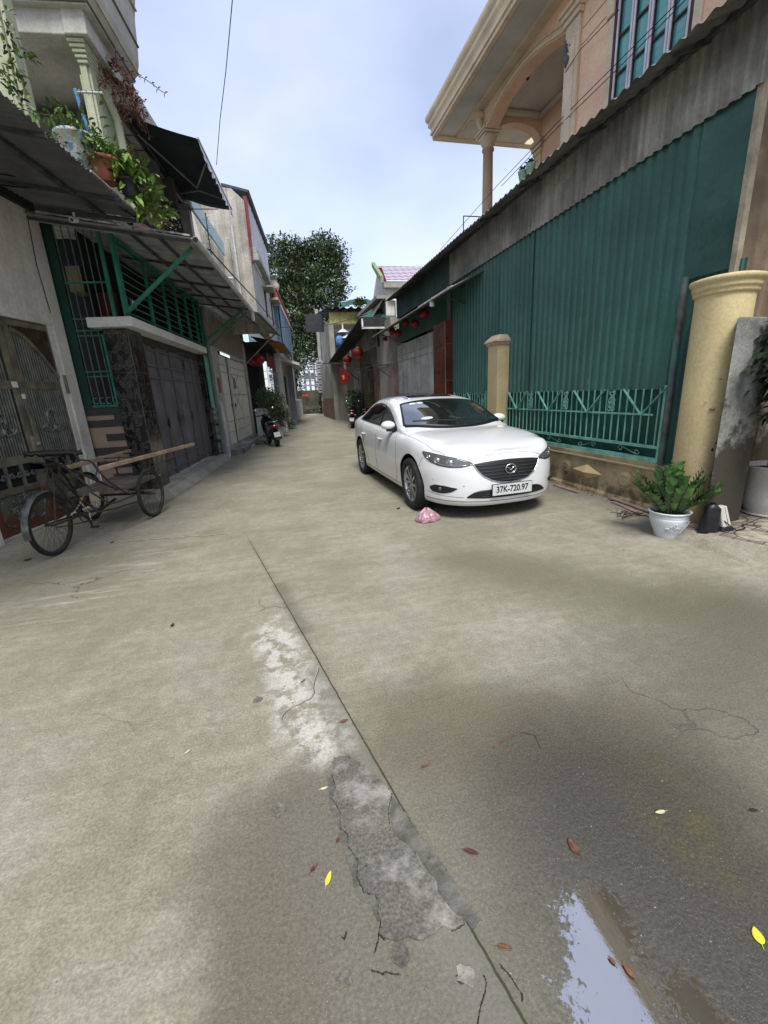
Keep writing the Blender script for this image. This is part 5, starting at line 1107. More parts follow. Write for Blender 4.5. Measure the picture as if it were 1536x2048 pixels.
# number plate
npl = thing('house_number', 'small dark blue house number plate reading 19 on the green louvres', 'sign', FL(.10, -.05, 2.95))
part('plate', mat('plate_blue', (0.01,0.02,0.06), rough=.3), npl, lambda m: FL.box(m, .0, .22, -.07, -.06, 2.92, 3.06))
def text(name, s, parent, m, origin, X, Y, size, ext=.001, sx=1.0, bold=.0):
    cu = bpy.data.curves.new(name, 'FONT'); cu.body = s; cu.size = size; cu.extrude = ext; cu.offset = bold; cu.align_x = 'CENTER'; cu.align_y = 'CENTER'
    tmp = bpy.data.objects.new('tmp', cu); COL.objects.link(tmp); dg_ = bpy.context.evaluated_depsgraph_get(); dg_.update()
    me = bpy.data.meshes.new_from_object(tmp.evaluated_get(dg_)); bpy.data.objects.remove(tmp)
    X = Vector(X).normalized(); Y = Vector(Y).normalized(); Z = X.cross(Y); off = parent_loc(parent); origin = Vector(origin)
    for v in me.vertices: v.co = origin+X*(v.co.x*sx)+Y*v.co.y+Z*v.co.z-off
    me.materials.clear(); me.materials.append(m); o = bpy.data.objects.new(name, me); COL.objects.link(o); o.parent = parent; return o
white_ink = mat('white_ink', (0.75,0.75,0.75), rough=.6, var=0, fine=0, bump=0)
text('digits', '19', npl, white_ink, FL(.11,-.0585,2.985), FL.S, VZ, .12, bold=.004)

# corrugated awning on green brackets
und = mat('awning_underside', (0.40,0.41,0.40), rough=.55, var=.3, scale=5, bump=.05, metal=.1, spec=.4)
aw = thing('corrugated_awning', 'grey corrugated awning on green brackets above the marble front, with white drain pipe', 'awning', FL(2, .5, 3.7))
AN = -.42; AF = 4.55
def awf(m): m.corr(FL(AN,-1.05,4.02), FL.D*2.12-VZ*.32, FL.S*(AF-AN), VZ, .076, .012, 'sin', rows=2)
part('sheet', und, aw, awf)
part('purlin', steel_dark, aw, lambda m: [m.bar(FL(AN,d_,3.855-.151*d_-.035), FL(AF,d_,3.855-.151*d_-.035), .035, .03) for d_ in (.25,.62)])
part('purlin', steel_dark, aw, lambda m: [m.bar(FL(s_,-1,4.0-.03), FL(s_,1.02,3.70-.02), .03, .03) for s_ in (AN+.05,1.0,2.3,3.5,AF-.03)])
part('edge_trim', MATS['pale_edge'], aw, lambda m: m.bar(FL(AN-.01,-.9,4.03), FL(AN-.01,1.05,3.735), .012, .02))
wp = mat('white_drain_pipe', (0.60,0.61,0.60), rough=.45, var=.25, scale=4, dirt=(0.25,0.24,0.22), damt=.2, dscale=6)
part('drain_pipe', wp, aw, lambda m: (m.tube([FL(AN+.05,1.10,3.70), FL(AF-.05,1.10,3.66), FL(AF-.0,1.10,3.62), FL(AF-.0,1.10,3.42)], .045, 12)))
part('pipe_mouth', MATS['dark_void'], aw, lambda m: m.tube([FL(AN+.049,1.10,3.70), FL(AN+.045,1.10,3.70)], .038, 12))
for (s_, m_) in ((-.13, gpaint), (4.25, gpaint)):
    part('bracket', m_, aw, lambda m: m.bar(FL(s_,-.08,2.84 if s_ < 0 else 2.95), FL(s_+.02,.98,3.68), .045, .045))
part('bracket', gbar, aw, lambda m: m.bar(FL(4.5,-.05,2.85), FL(4.5,.98,3.62), .04, .04))
part('post', mat('grey_green_post', (0.17,0.20,0.19), rough=.6), aw, lambda m: m.tube([FL(4.33,-.06,.0), FL(4.33,-.06,3.75)], .05, 10))
# kerb / step before the gates
kerbm = mat('kerb_cement', (0.34,0.33,0.28), rough=.9, var=.25, scale=3, bump=.5, bscale=25, dirt=(0.15,0.15,0.13), damt=.35, dscale=3, bdist=.01)
mb = MB()
mb.prism([FL(-.12,-.02,-.05), FL(-.12,-.02,.15), FL(-.12,-1.6,.18), FL(-.12,-1.6,-.05)], FL.S*4.55)
mb.prism([FL(-.12,.12,-.05), FL(-.12,-.01,.13), FL(-.12,-.03,.13), FL(-.12,-.03,-.05)], FL.S*4.55)
struct('door_step', mb, kerbm)

# ---------- concrete-faced house with cream metal doors
hb = thing('cream_door_house', 'grey concrete ground floor with ajar cream metal doors and a corrugated panel above them', 'house', FL(7, -.1, 0))
conc = mat('bare_concrete', (0.46,0.45,0.40), rough=.9, var=.25, scale=1.8, bump=.3, bscale=30, streak=.35, dirt=(0.15,0.14,0.12), damt=.25, dscale=2)
B0 = 4.45; B1 = 9.75
sl_ = FL.hit(440,712,0)[0]; 
dL = FL.hit(455,900,-.05)[0]
ps = [FL.hit(p, 800, -.05)[0] for p in (447, 462, 473, 502)]
part('wall', conc, hb, lambda m: (FL.box(m, B0, ps[0]+.1, -.5, -.03, 0, 2.86), FL.box(m, 9.3, B1, -.5, -.03, 0, 3.45), FL.box(m, B0, B1, -.5, -.08, 0, .22)))
part('upper_panel', mat('khaki_sheet', (0.30,0.28,0.20), rough=.8, var=.25, scale=2, streak=.5, dirt=(0.13,0.11,0.08)), hb, lambda m: m.corr(FL(B0,-.06,2.86), VZ*.85, FL.S*(9.3-B0), FL.D, .28, .02, 'rib'))
part('rail', conc, hb, lambda m: m.bar(FL(B0,-.02,2.85), FL(9.3,-.02,2.85), .03, .04))
cdm = mat('cream_metal_door', (0.68,0.65,0.53), rough=.6, var=.10, scale=2, streak=.15, dirt=(0.35,0.32,0.24), damt=.15, dscale=4)
DOORS = [(5.05, 6.22, 0), (6.62, 9.2, 1)]
for (a, c, k) in DOORS:
    dr = part('door_leaf', cdm, hb, lambda m: FL.box(m, a, c, -.12, -.07, .24, 2.74), bevel=.006)
    def trim(m):
        for z in (.62, .92, 1.7, 2.3, 2.5): FL.box(m, a+.02, c-.02, -.07, -.058, z, z+.02)
        for s_ in ([a+.03, c-.06] if not k else [a+.03, (a+c)/2-.02, c-.06]): FL.box(m, s_, s_+.04, -.07, -.055, .26, 2.72)
    part('moulding', mat('cream_trim', (0.66,0.64,0.54), rough=.6, var=.1), dr, trim)
    part('edge_shadow', mat('seam_grey', (0.22,0.20,0.16), rough=.8), dr, lambda m: [FL.box(m, a+.02, c-.02, -.0705, -.057, z-.012, z-.001) for z in (.62,.92,1.7,2.3,2.5)])
    if k: part('lattice', MATS['seam_grey'], dr, lambda m: [m.bar(FL(a+.1,-.066,1.75-.6*q), FL((a+c)/2-.08,-.066,2.28-.6*q), .012, .012) for q in (0,.9)]+[m.bar(FL(a+.1,-.066,2.28-.6*q), FL((a+c)/2-.08,-.066,1.75-.6*q), .012, .012) for q in (0,.9)]+[FL.box(m, a+.3, a+.7, -.067, -.062, 1.85, 2.2)])
    part('latch', steel_dark, dr, lambda m: FL.box(m, (a+.02 if k else c-.08), (a+.06 if k else c-.04), -.055, -.03, 1.3, 1.42))
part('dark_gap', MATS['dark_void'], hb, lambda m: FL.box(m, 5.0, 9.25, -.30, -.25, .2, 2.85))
part('number_tablet', mat('brown_tablet', (0.28,0.07,0.04), rough=.6, var=.3, scale=9), hb, lambda m: FL.box(m, 4.66, 4.92, -.029, -.015, 1.72, 2.10))
part('pale_tile_foot', mat('mixed_tile', (0.30,0.28,0.25), rough=.6, var=.8, scale=7), hb, lambda m: FL.box(m, 4.24, 4.44, -.3, -.07, .1, 1.35))
ng = thing('narrow_grille', 'very narrow bright green bar grille between the marble pier and the drain pipe', 'grille', FL(4.35, -.05, 1.3))
part('panel', mat('vivid_green_panel', (0.01,0.20,0.12), rough=.5), ng, lambda m: FL.box(m, 4.0, 4.30, -.13, -.115, 1.35, 2.6))
for i in range(6): part('bar', mint, ng, lambda m: m.bar(FL(4.0+.055*i,-.10,1.35), FL(4.0+.055*i,-.10,2.6), .012))
part('down_pipe', wp, ng, lambda m: m.tube([FL(4.55,-.0,.0), FL(4.55,.0,1.4), FL(4.50,-.02,1.5)], .05, 10))
# second awning
a2_ = thing('corrugated_awning', 'smaller grey corrugated awning sloping over the cream doors, beyond the drain pipe', 'awning', FL(7.5, .6, 3.8))
part('sheet', und, a2_, lambda m: m.corr(FL(4.65,-.1,3.98), FL.D*1.35-VZ*.34, FL.S*6.3+VZ*.25, VZ, .11, .014, 'sin'))
for d_ in (.1,.7,1.2): part('purlin', steel_dark, a2_, lambda m: m.bar(FL(4.65,d_,3.93-.25*d_), FL(10.9,d_,4.18-.25*d_), .04, .04))
part('bracket', mat('bracket_grey', (0.22,0.24,0.24), rough=.6, var=.2, scale=6), a2_, lambda m: m.bar(FL(9.6,-.05,2.75), FL(9.75,1.15,3.82), .05, .05))
part('front_frame', MATS['bracket_grey'], a2_, lambda m: (m.bar(FL(4.66,1.25,3.63), FL(10.95,1.25,3.88), .03, .05)))
part('clerestory', mat('pale_glass', (0.55,0.6,0.62), rough=.4), a2_, lambda m: FL.box(m, 4.7, 10.6, -.2, -.16, 3.72, 3.98))
mb = MB()
for (a, c, d0, d1, z1) in ((5.0,9.4,-.05,.28,.16),(7.6,9.6,.26,.55,.10),(9.2,11.6,.3,.62,.2)): FL.box(mb, a, c, d0, d1, -.04, z1)
o = mb.build('entry_steps', mat('worn_steps', (0.24,0.235,0.21), rough=.9, var=.4, scale=3, bump=.5, dirt=(0.12,0.12,0.11), damt=.3), loc=FL(8,0,0), bevel=.02); o['kind'] = 'structure'
# things on the step
bb = thing('blue_crate', 'small blue plastic crate by the drain pipe foot', 'crate', FL(4.55,.28,.13))
q = G(448,903,.1)
part('crate_body', mat('crate_blue', (0.03,0.20,0.38), rough=.5, var=.3, scale=8), bb, lambda m: (m.box(q.x-.22, q.x+.22, q.y-.15, q.y+.15, .12, .15), m.box(q.x-.22, q.x-.20, q.y-.15, q.y+.15, .12, .30), m.box(q.x+.20, q.x+.22, q.y-.15, q.y+.15, .12, .30), m.box(q.x-.22, q.x+.22, q.y-.15, q.y-.13, .12, .30), m.box(q.x-.22, q.x+.22, q.y+.13, q.y+.15, .12, .30)), bevel=.004)
part('rim', mat('crate_rim', (0.12,0.32,0.45), rough=.5), bb, lambda m: (m.box(q.x-.235, q.x+.235, q.y-.165, q.y-.145, .285, .31)))
q = G(487,897)
rb = thing('cement_ramp', 'grey cement block ramp with a coil of hose against the step', 'ramp', q)
part('ramp_body', conc, rb, lambda m: m.hexa([q+Vector(p) for p in ((-.35,-.25,0),(.3,-.2,0),(.35,.5,0),(-.3,.5,0),(-.3,-.1,.16),(.2,-.05,.16),(.3,.5,.18),(-.25,.5,.18))]), bevel=.02)
hp = thing('hose_hoop', 'thin black hose standing in a loop beside the blue crate', 'hose', q)
h0 = G(478,893); Z = VZ
part('hose', steel_dark, hp, lambda m: (m.tube([PY(u, v, h0.y) for u, v in ((462,896),(463,880),(458,868),(455,864),(460,862),(465,868),(464,880),(468,888),(480,892),(493,897))], .014, 6), m.tube([PY(u, v, h0.y-.1) for u, v in ((470,895),(478,889),(490,892),(496,898))], .012, 6)))

# ---------- porch with red lanterns
pc = thing('porch_house', 'dark porch hung with red new year packets behind a white planter wall, orange awning above', 'house', FL(12, .3, 0))
wht = mat('white_paint_wall', (0.66,0.66,0.64), rough=.8, var=.12, scale=1.5, bump=.2, dirt=(0.35,0.33,0.28), damt=.15, dscale=2, streak=.2)
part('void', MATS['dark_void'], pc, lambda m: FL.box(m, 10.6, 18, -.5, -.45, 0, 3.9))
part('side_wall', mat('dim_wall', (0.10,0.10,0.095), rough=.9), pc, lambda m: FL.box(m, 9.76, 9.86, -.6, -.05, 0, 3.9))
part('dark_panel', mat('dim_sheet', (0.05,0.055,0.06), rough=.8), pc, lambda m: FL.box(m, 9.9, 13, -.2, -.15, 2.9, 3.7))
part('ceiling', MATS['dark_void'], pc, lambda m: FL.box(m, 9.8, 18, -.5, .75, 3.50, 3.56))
part('planter_wall', wht, pc, lambda m: (FL.box(m, 10.1, 10.28, .0, .78, 0, 1.15), FL.box(m, 10.1, 12.2, .78, .92, 0, 1.28)), bevel=.01)
part('planter_post', wht, pc, lambda m: (FL.box(m, 10.05, 10.35, .74, .98, 0, 1.36), FL.box(m, 12.2, 12.5, .70, .98, 0, 1.3)), bevel=.01)
part('pillar', wht, pc, lambda m: FL.box(m, 13.7, 13.95, .62, .86, 0, 4.0))
part('wall', wht, pc, lambda m: FL.box(m, 12.5, 15.2, .80, .90, 0, 1.15))
part('orange_door', mat('orange_board', (0.45,0.19,0.06), rough=.7, var=.5, scale=4), pc, lambda m: FL.box(m, 12.8, 14.6, .901, .93, .25, 1.0))
part('window_bars', steel_dark, pc, lambda m: [m.bar(FL(10.5,.70,z), FL(13.6,.70,z), .02) for z in (1.6,1.95,2.3,2.6)]+[m.bar(FL(10.5+.5*i,.70,1.3), FL(10.5+.5*i,.70,2.6), .015) for i in range(7)])
part('pale_rail', mat('rail_pale', (0.5,0.52,0.52), rough=.5), pc, lambda m: (m.bar(FL(10.5,.69,2.55), FL(13.6,.69,2.5), .03), m.bar(FL(10.5,.69,2.05), FL(13.6,.69,2.03), .025)))
oa = thing('orange_awning', 'rusty orange translucent awning over the porch entrance', 'awning', FL(13, 1, 3.7))
orm = mat('orange_sheet', (0.50,0.24,0.06), rough=.55, var=.35, scale=3, dirt=(0.25,0.09,0.03), damt=.3, dscale=4)
w0 = FL.hit(535,652,1.0); w1 = FL.hit(590,697,1.35)
part('sheet', orm, oa, lambda m: m.corr(FL(10.9,.15,3.85), FL.D*1.15-VZ*.28, FL.S*4.6, VZ, .3, .03, 'sin'))
part('frame', steel_dark, oa, lambda m: (m.bar(FL(10.85,1.3,3.60), FL(15.5,1.3,3.60), .04, .05), m.bar(FL(10.88,.1,3.87), FL(10.88,1.3,3.6), .04, .05)))
for i in range(9):
    s_ = 10.75+.33*i; p = FL(s_, .62, 2.98+.05*math.sin(i*2.1))
    pk_ = MB(); pk_.prism([p+FL.S*-.11+VZ*.24, p+FL.S*.11+VZ*.24, p+FL.S*.12-VZ*.2, p-VZ*.27, p+FL.S*-.12-VZ*.2], FL.D*.03)
    tag(pk_.build('red_packet', red_m, loc=p), ('first','second','third','fourth','fifth','sixth','seventh','eighth','last')[i]+' red paper packet, counted from the near end, in the row along the dark porch', 'decoration', 'row of red packets on the porch')
lantern(FL(10.2,.35,2.95), .24, 'wide red lantern at the near end of the dark porch, left of the red packets', tassel=False)
lantern(FL(10.6,.1,2.9), .16, 'dim red lantern deep inside the porch above the scooter', tassel=False)
# plant spilling over the planter
mb = MB(); crown(mb, [(FL(10.2,.55,1.45),.42,.42,1),(FL(10.05,.85,1.1),.30,.5,.8),(FL(10.1,.95,.75),.22,.35,.4)], 2600, .13, 8)
tag(mb.build('planter_bush', leafs, loc=FL(10.2,.6,1.2), recalc=False), 'dark leafy bush spilling over the white planter wall above the scooter', 'bush')
mb = MB(); crown(mb, [(FL(14.0,1.08,.18),.18,.22,1)], 300, .10, 8)
tag(mb.build('weed', [leafs[1]]*3, loc=FL(14,1.05,0), recalc=False), 'small yellow green weeds at the foot of the wall past the planter', 'plant')

# ---------- upper floors over the street
uf = thing('weathered_tower_house', 'tall weathered concrete house with pale cladding, red trim and stained side wall', 'house', FL(9, 0, 4))
worn = mat('weathered_render', (0.52,0.49,0.42), rough=.95, var=.25, scale=.9, bump=.5, bscale=14, streak=.75, dirt=(0.10,0.09,0.075), damt=.35, dscale=1.1, bdist=.012)
part('side_wall', worn, uf, lambda m: m.prism([FL(7.9,-3.2,3.6), FL(7.9,.82,3.6), FL(7.9,.82,7.35), FL(7.9,.5,7.65), FL(7.9,-3.2,8.2)], FL.S*.25))
part('front_wall', mat('pale_render', (0.50,0.49,0.44), rough=.9, var=.2, scale=1, streak=.4, dirt=(0.2,0.19,0.16), damt=.2), uf, lambda m: FL.box(m, 8.16, 20, .5, .80, 3.9, 5.95))
part('pipe', wp, uf, lambda m: m.tube([FL(7.86,.38,6.7), FL(7.86,.38,4.0)], .035, 8)); part('pipe', worn, uf, lambda m: m.tube([FL(7.86,.22,6.3), FL(7.86,.22,4.0)], .03, 8))
part('pipe', wp, uf, lambda m: m.tube([FL(7.6,-.35,5.15), FL(7.62,.25,5.15)], .045, 10))
part('cladding', mat('white_cladding', (0.60,0.62,0.64), rough=.6, var=.15, scale=1.5, streak=.3), uf, lambda m: m.corr(FL(8.2,.86,6.15), VZ*1.45, FL.S*5.2, FL.D, .5, .015, 'trap'))
part('red_trim', mat('maroon_trim', (0.25,0.03,0.03), rough=.6, var=.2), uf, lambda m: FL.box(m, 8.0, 8.22, .80, .90, 6.5, 7.5))
part('red_trim', MATS['maroon_trim'], uf, lambda m: FL.box(m, 8.0, 8.1, .83, .90, 5.7, 6.5))
part('roof', mat('dark_roof', (0.06,0.07,0.07), rough=.7), uf, lambda m: (m.prism([FL(8.0,.95,7.60), FL(8.0,.2,7.78), FL(8.0,.2,7.84), FL(8.0,1.0,7.66)], FL.S*5.6)))
part('parapet', conc, uf, lambda m: (FL.box(m, 8.0, 14.5, .80, 1.02, 5.95, 6.12), FL.box(m, 8.0, 8.35, .78, 1.06, 5.75, 5.95)), bevel=.015)
for s_ in (10.4, 12.6):
    wn_ = part('window', MATS['dark_void'], uf, lambda m: FL.box(m, s_, s_+.8, .801, .815, 4.6, 5.5))
    part('hood', conc, wn_, lambda m: FL.box(m, s_-.1, s_+.9, .816, 1.2, 5.5, 5.56)); part('frame', wht, wn_, lambda m: (FL.box(m, s_-.06, s_, .80, .84, 4.55, 5.5), FL.box(m, s_+.8, s_+.86, .80, .84, 4.55, 5.5)))
fh = thing('blue_clad_house', 'house with faded blue sheet cladding and red white striped parapet beyond the weathered one', 'house', FL(17, 1, 4))
part('blue_cladding', mat('faded_blue_sheet', (0.20,0.30,0.38), rough=.6, var=.2, scale=1, streak=.2), fh, lambda m: (m.corr(FL(14.3,1.05,3.9), VZ*1.75, FL.S*7, FL.D, .2, .02, 'trap'), FL.box(m, 14.3, 21.2, -.5, 1.0, 3.9, 5.6)))
part('parapet', mat('red_parapet', (0.42,0.09,0.08), rough=.7, var=.3, scale=3), fh, lambda m: FL.box(m, 13.2, 21.4, .95, 1.1, 5.75, 5.95))
part('parapet_cap', wht, fh, lambda m: FL.box(m, 13.2, 21.4, .93, 1.12, 5.60, 5.74))
part('parapet_cap', MATS['red_parapet'], fh, lambda m: FL.box(m, 13.2, 21.4, .92, 1.12, 6.02, 6.1))
part('urn', mat('cream_urn', (0.6,0.5,0.45), rough=.7), fh, lambda m: m.lathe([(.08,0),(.16,.15),(.2,.3),(.1,.45),(.14,.5)], FL(13.6,1.02,6.0), 12))
part('wall', wht, fh, lambda m: FL.box(m, 15.3, 25, .3, .75, 0, 3.9))
part('window', MATS['dark_void'], fh, lambda m: FL.box(m, 16.2, 17.2, .751, .76, 1.0, 2.6))
part('canopy', wht, fh, lambda m: m.prism([FL(15.6,.75,3.35), FL(15.6,1.65,3.05), FL(15.6,1.65,3.18), FL(15.6,.75,3.5)], FL.S*5))
part('pillar', mat('slate_pillar', (0.22,0.25,0.27), rough=.7, var=.2), fh, lambda m: FL.box(m, 17.5, 17.8, .85, 1.15, 0, 3.2))
fe = thing('far_left_house', 'low pale house wall at the far left end of the street before the tree', 'house', FL(24, 0, 0))
part('wall', wht, fe, lambda m: FL.box(m, 19.5, 28.5, .3, 1.0, 0, 1.3)); part('wall', plast, fe, lambda m: FL.box(m, 25, 29, -.5, .6, 0, 3.6))
# blue white parapet + wire mesh + washing in front of the tower
bp = thing('balcony', 'balcony with pale blue patterned rail, wire mesh and grey slab above the marble house', 'balcony', FL(5.5, .2, 5))
part('rail_panel', mat('pale_blue_panel', (0.52,0.68,0.70), rough=.6, var=.15, scale=5), bp, lambda m: FL.box(m, 3.9, 7.1, .14, .20, 5.62, 5.95))
part('top_rail', steel_dark, bp, lambda m: m.bar(FL(3.9,.17,5.97), FL(7.1,.17,5.97), .03, .03))
part('slab', conc, bp, lambda m: (FL.box(m, 3.6, 7.8, -1.2, .16, 4.55, 4.68), FL.box(m, 3.9, 4.1, -.6, .1, 4.68, 5.75)))
meshm = mat('wire_mesh', (0.16,0.15,0.13), rough=.7)
def mesh_(m):
    for i in range(34):
        a = 4.15+i*.09
        m.bar(FL(a,.13,4.7), FL(min(a+.9,7.1),.13,4.7+min(.9,7.1-a)), .004); m.bar(FL(a,.135,5.6), FL(min(a+.9,7.1),.135,5.6-min(.9,7.1-a)), .004)
part('mesh', meshm, bp, mesh_)
part('back_wall', worn, bp, lambda m: FL.box(m, 3.6, 7.8, -1.3, -1.2, 4.5, 6.6))
bw = MB()
for i in range(5):
    z_ = 4.9+.14*i; q = FL.hit(418, 0, .35); bw.tube([FL(4.4,.33,4.75),FL(4.4,.34,5.75)], .012, 5)
    for k in range(4): a = random.uniform(0,6.28); c = FL(4.4,.335,4.8+.2*i+.04*k); bw.bar(c, c+FL.S*.07*math.cos(a)+FL.D*.09*math.sin(a)+VZ*random.uniform(-.04,.04), .006)
tag(bw.build('barbed_wire', steel_dark, loc=FL(4.4,.33,4.8)), 'rusty barbed wire wound on an upright beside the blue balcony rail', 'wire')
tw = thing('clothes_rail', 'thin horizontal steel clothes rail in front of the wire mesh balcony', 'rail', FL(3.4,.3,5.2))
z_ = FL.hit(352,432,.3)
# hanging dark patterned cloth
h0_ = FL.hit(330,418,.25); h1_ = FL.hit(366,470,.25)
cm = bpy.data.materials.new('patterned_cloth'); cm.use_nodes = True; t = cm.node_tree; N = t.nodes; L = t.links; b = N['Principled BSDF']; g = N.new('ShaderNodeNewGeometry'); v_ = N.new('ShaderNodeTexVoronoi'); v_.inputs['Scale'].default_value = 26; L.new(g.outputs['Position'], v_.inputs[0]); r_ = N.new('ShaderNodeValToRGB'); r_.color_ramp.elements[0].position = .28; r_.color_ramp.elements[0].color = (.42,.38,.45,1); r_.color_ramp.elements[1].position = .36; r_.color_ramp.elements[1].color = (.012,.01,.02,1); L.new(v_.outputs[0], r_.inputs[0]); L.new(r_.outputs[0], b.inputs['Base Color']); b.inputs['Roughness'].default_value = .8
ct = [FL.hitS(333,418,2.7), FL.hitS(357,415,2.7), FL.hitS(368,468,2.7), FL.hitS(331,462,2.7)]
rows = []
for i in range(11):
    tv = i/10; a = Vector((ct[0][0],0,ct[0][1])).lerp(Vector((ct[3][0],0,ct[3][1])), tv); c = Vector((ct[1][0],0,ct[1][1])).lerp(Vector((ct[2][0],0,ct[2][1])), tv)
    rows.append([FL(2.7+.03*math.sin(j*1.3+tv*2), a.lerp(c, j/10).x, a.lerp(c, j/10).z) for j in range(11)])
mb = MB(); mb.grid(rows); o = mb.build('hanging_cloth', cm, loc=rows[0][0]); sd = o.modifiers.new('t','SOLIDIFY'); sd.thickness = .006
tag(o, 'dark cloth with small pale pattern drying on the clothes rail by the balcony mesh', 'laundry')
part('rail', steel_dark, tw, lambda m: m.bar(FL(2.7,ct[0][0]-.25,ct[0][1]+.0), FL(2.72,ct[1][0]+.75,ct[1][1]-.02), .012))

# ---------- green columned upper house behind the canopy
uh = thing('columned_house', 'upper storey with pale green columns, grey coved cornice and flower pots on its ledge', 'house', FL(0, -1, 4.4))
pg = mat('pale_green_column', (0.46,0.49,0.33), rough=.8, var=.15, scale=2, bump=.15, streak=.3, dirt=(0.22,0.22,0.14), damt=.15, dscale=5)
gc_ = mat('grey_cornice', (0.52,0.51,0.46), rough=.85, var=.15, scale=1.5, bump=.2, streak=.3, dirt=(0.2,0.19,0.16), damt=.15)
S0 = -.25
def HS(u, v, s=S0): d, z = FL.hitS(u, v, s); return d, z
c1 = HS(150,90); c2 = HS(178,90); cb = HS(207,300)
cd0 = HS(160,140)[0]; cd1 = HS(179,140)[0]
part('column', pg, uh, lambda m: (FL.box(m, S0, S0+.22, cd0, cd1-.03, 4.3, HS(165,128)[1]), FL.box(m, S0+.03, S0+.19, cd0+.01, cd1+.0, 4.3, HS(165,128)[1]), FL.box(m, S0-.0, S0+.25, cd0-.02, cd0+.0, 4.3, 5.6)), bevel=.008)
zc = HS(165,128)[1]
part('capital', pg, uh, lambda m: [FL.box(m, S0-.02-.014*i, S0+.24+.012*i, cd0-.005-.014*i, cd1+.006+.006*i, zc+.045*i, zc+.040+.045*i) for i in range(5)], bevel=.01)
zt = zc+.228
part('beam', gc_, uh, lambda m: (FL.box(m, S0-.12, S0+5.0, cd0-.05, cd1+.1, zt, zt+.32), FL.box(m, S0-.1, S0+.25, cd0-3.0, cd0-.05, zt, zt+.32)), bevel=.01)
part('soffit', gc_, uh, lambda m: FL.box(m, S0+.25, S0+5.0, cd0-3.0, cd0-.05, zt+.1, zt+.2))
zb_ = HS(180,52)[1]; dA = HS(185,55)[0]; dB = HS(258,75)[0]
# coved cornice turned around the corner
def cove(m):
    prof = [(0,0),(.05,.0),(.05,.03),(.10,.10),(.13,.22),(.15,.42),(.17,.75),(.22,1.05),(.26,1.10),(.26,1.35),(.32,1.42),(.32,1.6)]
    base = zt+.24; n = len(prof)
    dE = cd1+.12; sE = S0-.12
    a = [FL(sE-o_*1.3, cd0-3.2, base+z_) for o_, z_ in prof]; b_ = [FL(sE-o_*1.3, dE+o_*1.3, base+z_) for o_, z_ in prof]; c = [FL(S0+1.15, dE+o_*1.3, base+z_) for o_, z_ in prof]
    m.grid([a, b_, c], False); m.add(c+[FL(S0+1.15, dE, base+1.6)], [tuple(range(n+1))])
    m.add([FL(sE, dE, base), FL(sE, cd0-3.2, base), FL(S0+1.15, cd0-3.2, base), FL(S0+1.15, dE, base)], [(0,1,2,3)])
part('coved_cornice', gc_, uh, cove)
crl = mat('cornice_line', (0.16,0.15,0.12), rough=.9); crc = mat('cornice_cream', (0.55,0.52,0.36), rough=.85)
for k_, (o_, z_) in enumerate([(.05,.03),(.10,.12),(.15,.44),(.19,.86),(.26,1.12),(.26,1.34),(.32,1.45)]):
    dE_ = cd1+.12; sE_ = S0-.12; bz = zt+.24
    part('cornice_line', crc if k_ % 2 else crl, uh, lambda m: m.tube([FL(sE_-o_*1.3-.01, cd0-3.2, bz+z_), FL(sE_-o_*1.3-.01, dE_+o_*1.3+.01, bz+z_), FL(S0+1.15, dE_+o_*1.3+.01, bz+z_)], .016, 6))
part('cornice_rib', gc_, uh, lambda m: [m.bar(FL(S0-.30-.0, cd1-.05-.27*i, zt+.36), FL(S0-.41, cd1-.05-.27*i, zt+1.35), .03, .05) for i in range(1, 9)])
part('recess_wall', mat('recess_wall', (0.13,0.125,0.11), rough=.9, var=.3, scale=2), uh, lambda m: (FL.box(m, S0+3.2, S0+3.3, -4, cd1, 3.8, zt+.2), FL.box(m, S0+.2, S0+3.2, cd0-3, cd0-2.9, 3.8, zt+.2)))
part('recess_beam', mat('recess_beam', (0.27,0.255,0.215), rough=.9, var=.3, scale=2), uh, lambda m: (FL.box(m, S0+2.6, S0+2.8, -4, cd1-.1, 5.3, zt+.1), FL.box(m, S0+.9, S0+3.1, cd1-1.2, cd1-1.1, 4.2, 5.2)))
# left near column
ncd0, ncz = FL.hitS(0,120,-1.75); ncd1 = FL.hitS(26,110,-1.75)[0]
part('column', pg, uh, lambda m: (FL.box(m, -1.75, -1.5, ncd1-.28, ncd1-.04, 4.2, zt+.9), FL.box(m, -1.72, -1.53, ncd1-.04, ncd1, 4.2, zt+.9)), bevel=.01)
# round pipe column
pq = HS(228,300,.35)[0]
part('round_column', mat('round_green_grey', (0.37,0.41,0.27), rough=.7, var=.15, scale=1.5, streak=.4, dirt=(0.15,0.15,0.09), damt=.2), uh, lambda m: m.tube([FL(.35,pq-.02,4.2), FL(.35,pq-.02,zt+.02)], .125, 22))
part('downpipe', pg, uh, lambda m: (m.tube([FL(.22,pq+.17,4.2), FL(.22,pq+.17,5.35), FL(.2,pq+.12,5.55), FL(.2,pq+.05,5.75), FL(.2,pq+.05,6.3)], .05, 10)))
part('ledge', conc, uh, lambda m: FL.box(m, -2.2, 4.4, -1.6, -.15, 4.14, 4.28))
part('pink_gable', mat('pink_side', (0.45,0.26,0.22), rough=.85, var=.2), uh, lambda m: FL.box(m, 1.6, 4.5, -.35, -.2, 4.3, 6.35))
part('barge', steel_dark, uh, lambda m: m.bar(FL(1.0,-.10,6.95), FL(4.6,-.10,6.30), .05, .08))
part('bracket', mat('slate_bracket', (0.10,0.12,0.15), rough=.6), uh, lambda m: m.box(0,0,0,0,0,0) if False else m.bar(FL(.9,FL.hitS(247,127,.9)[0],FL.hitS(247,127,.9)[1]), FL(.9,FL.hitS(272,129,.9)[0],FL.hitS(272,129,.9)[1]), .10, .05))
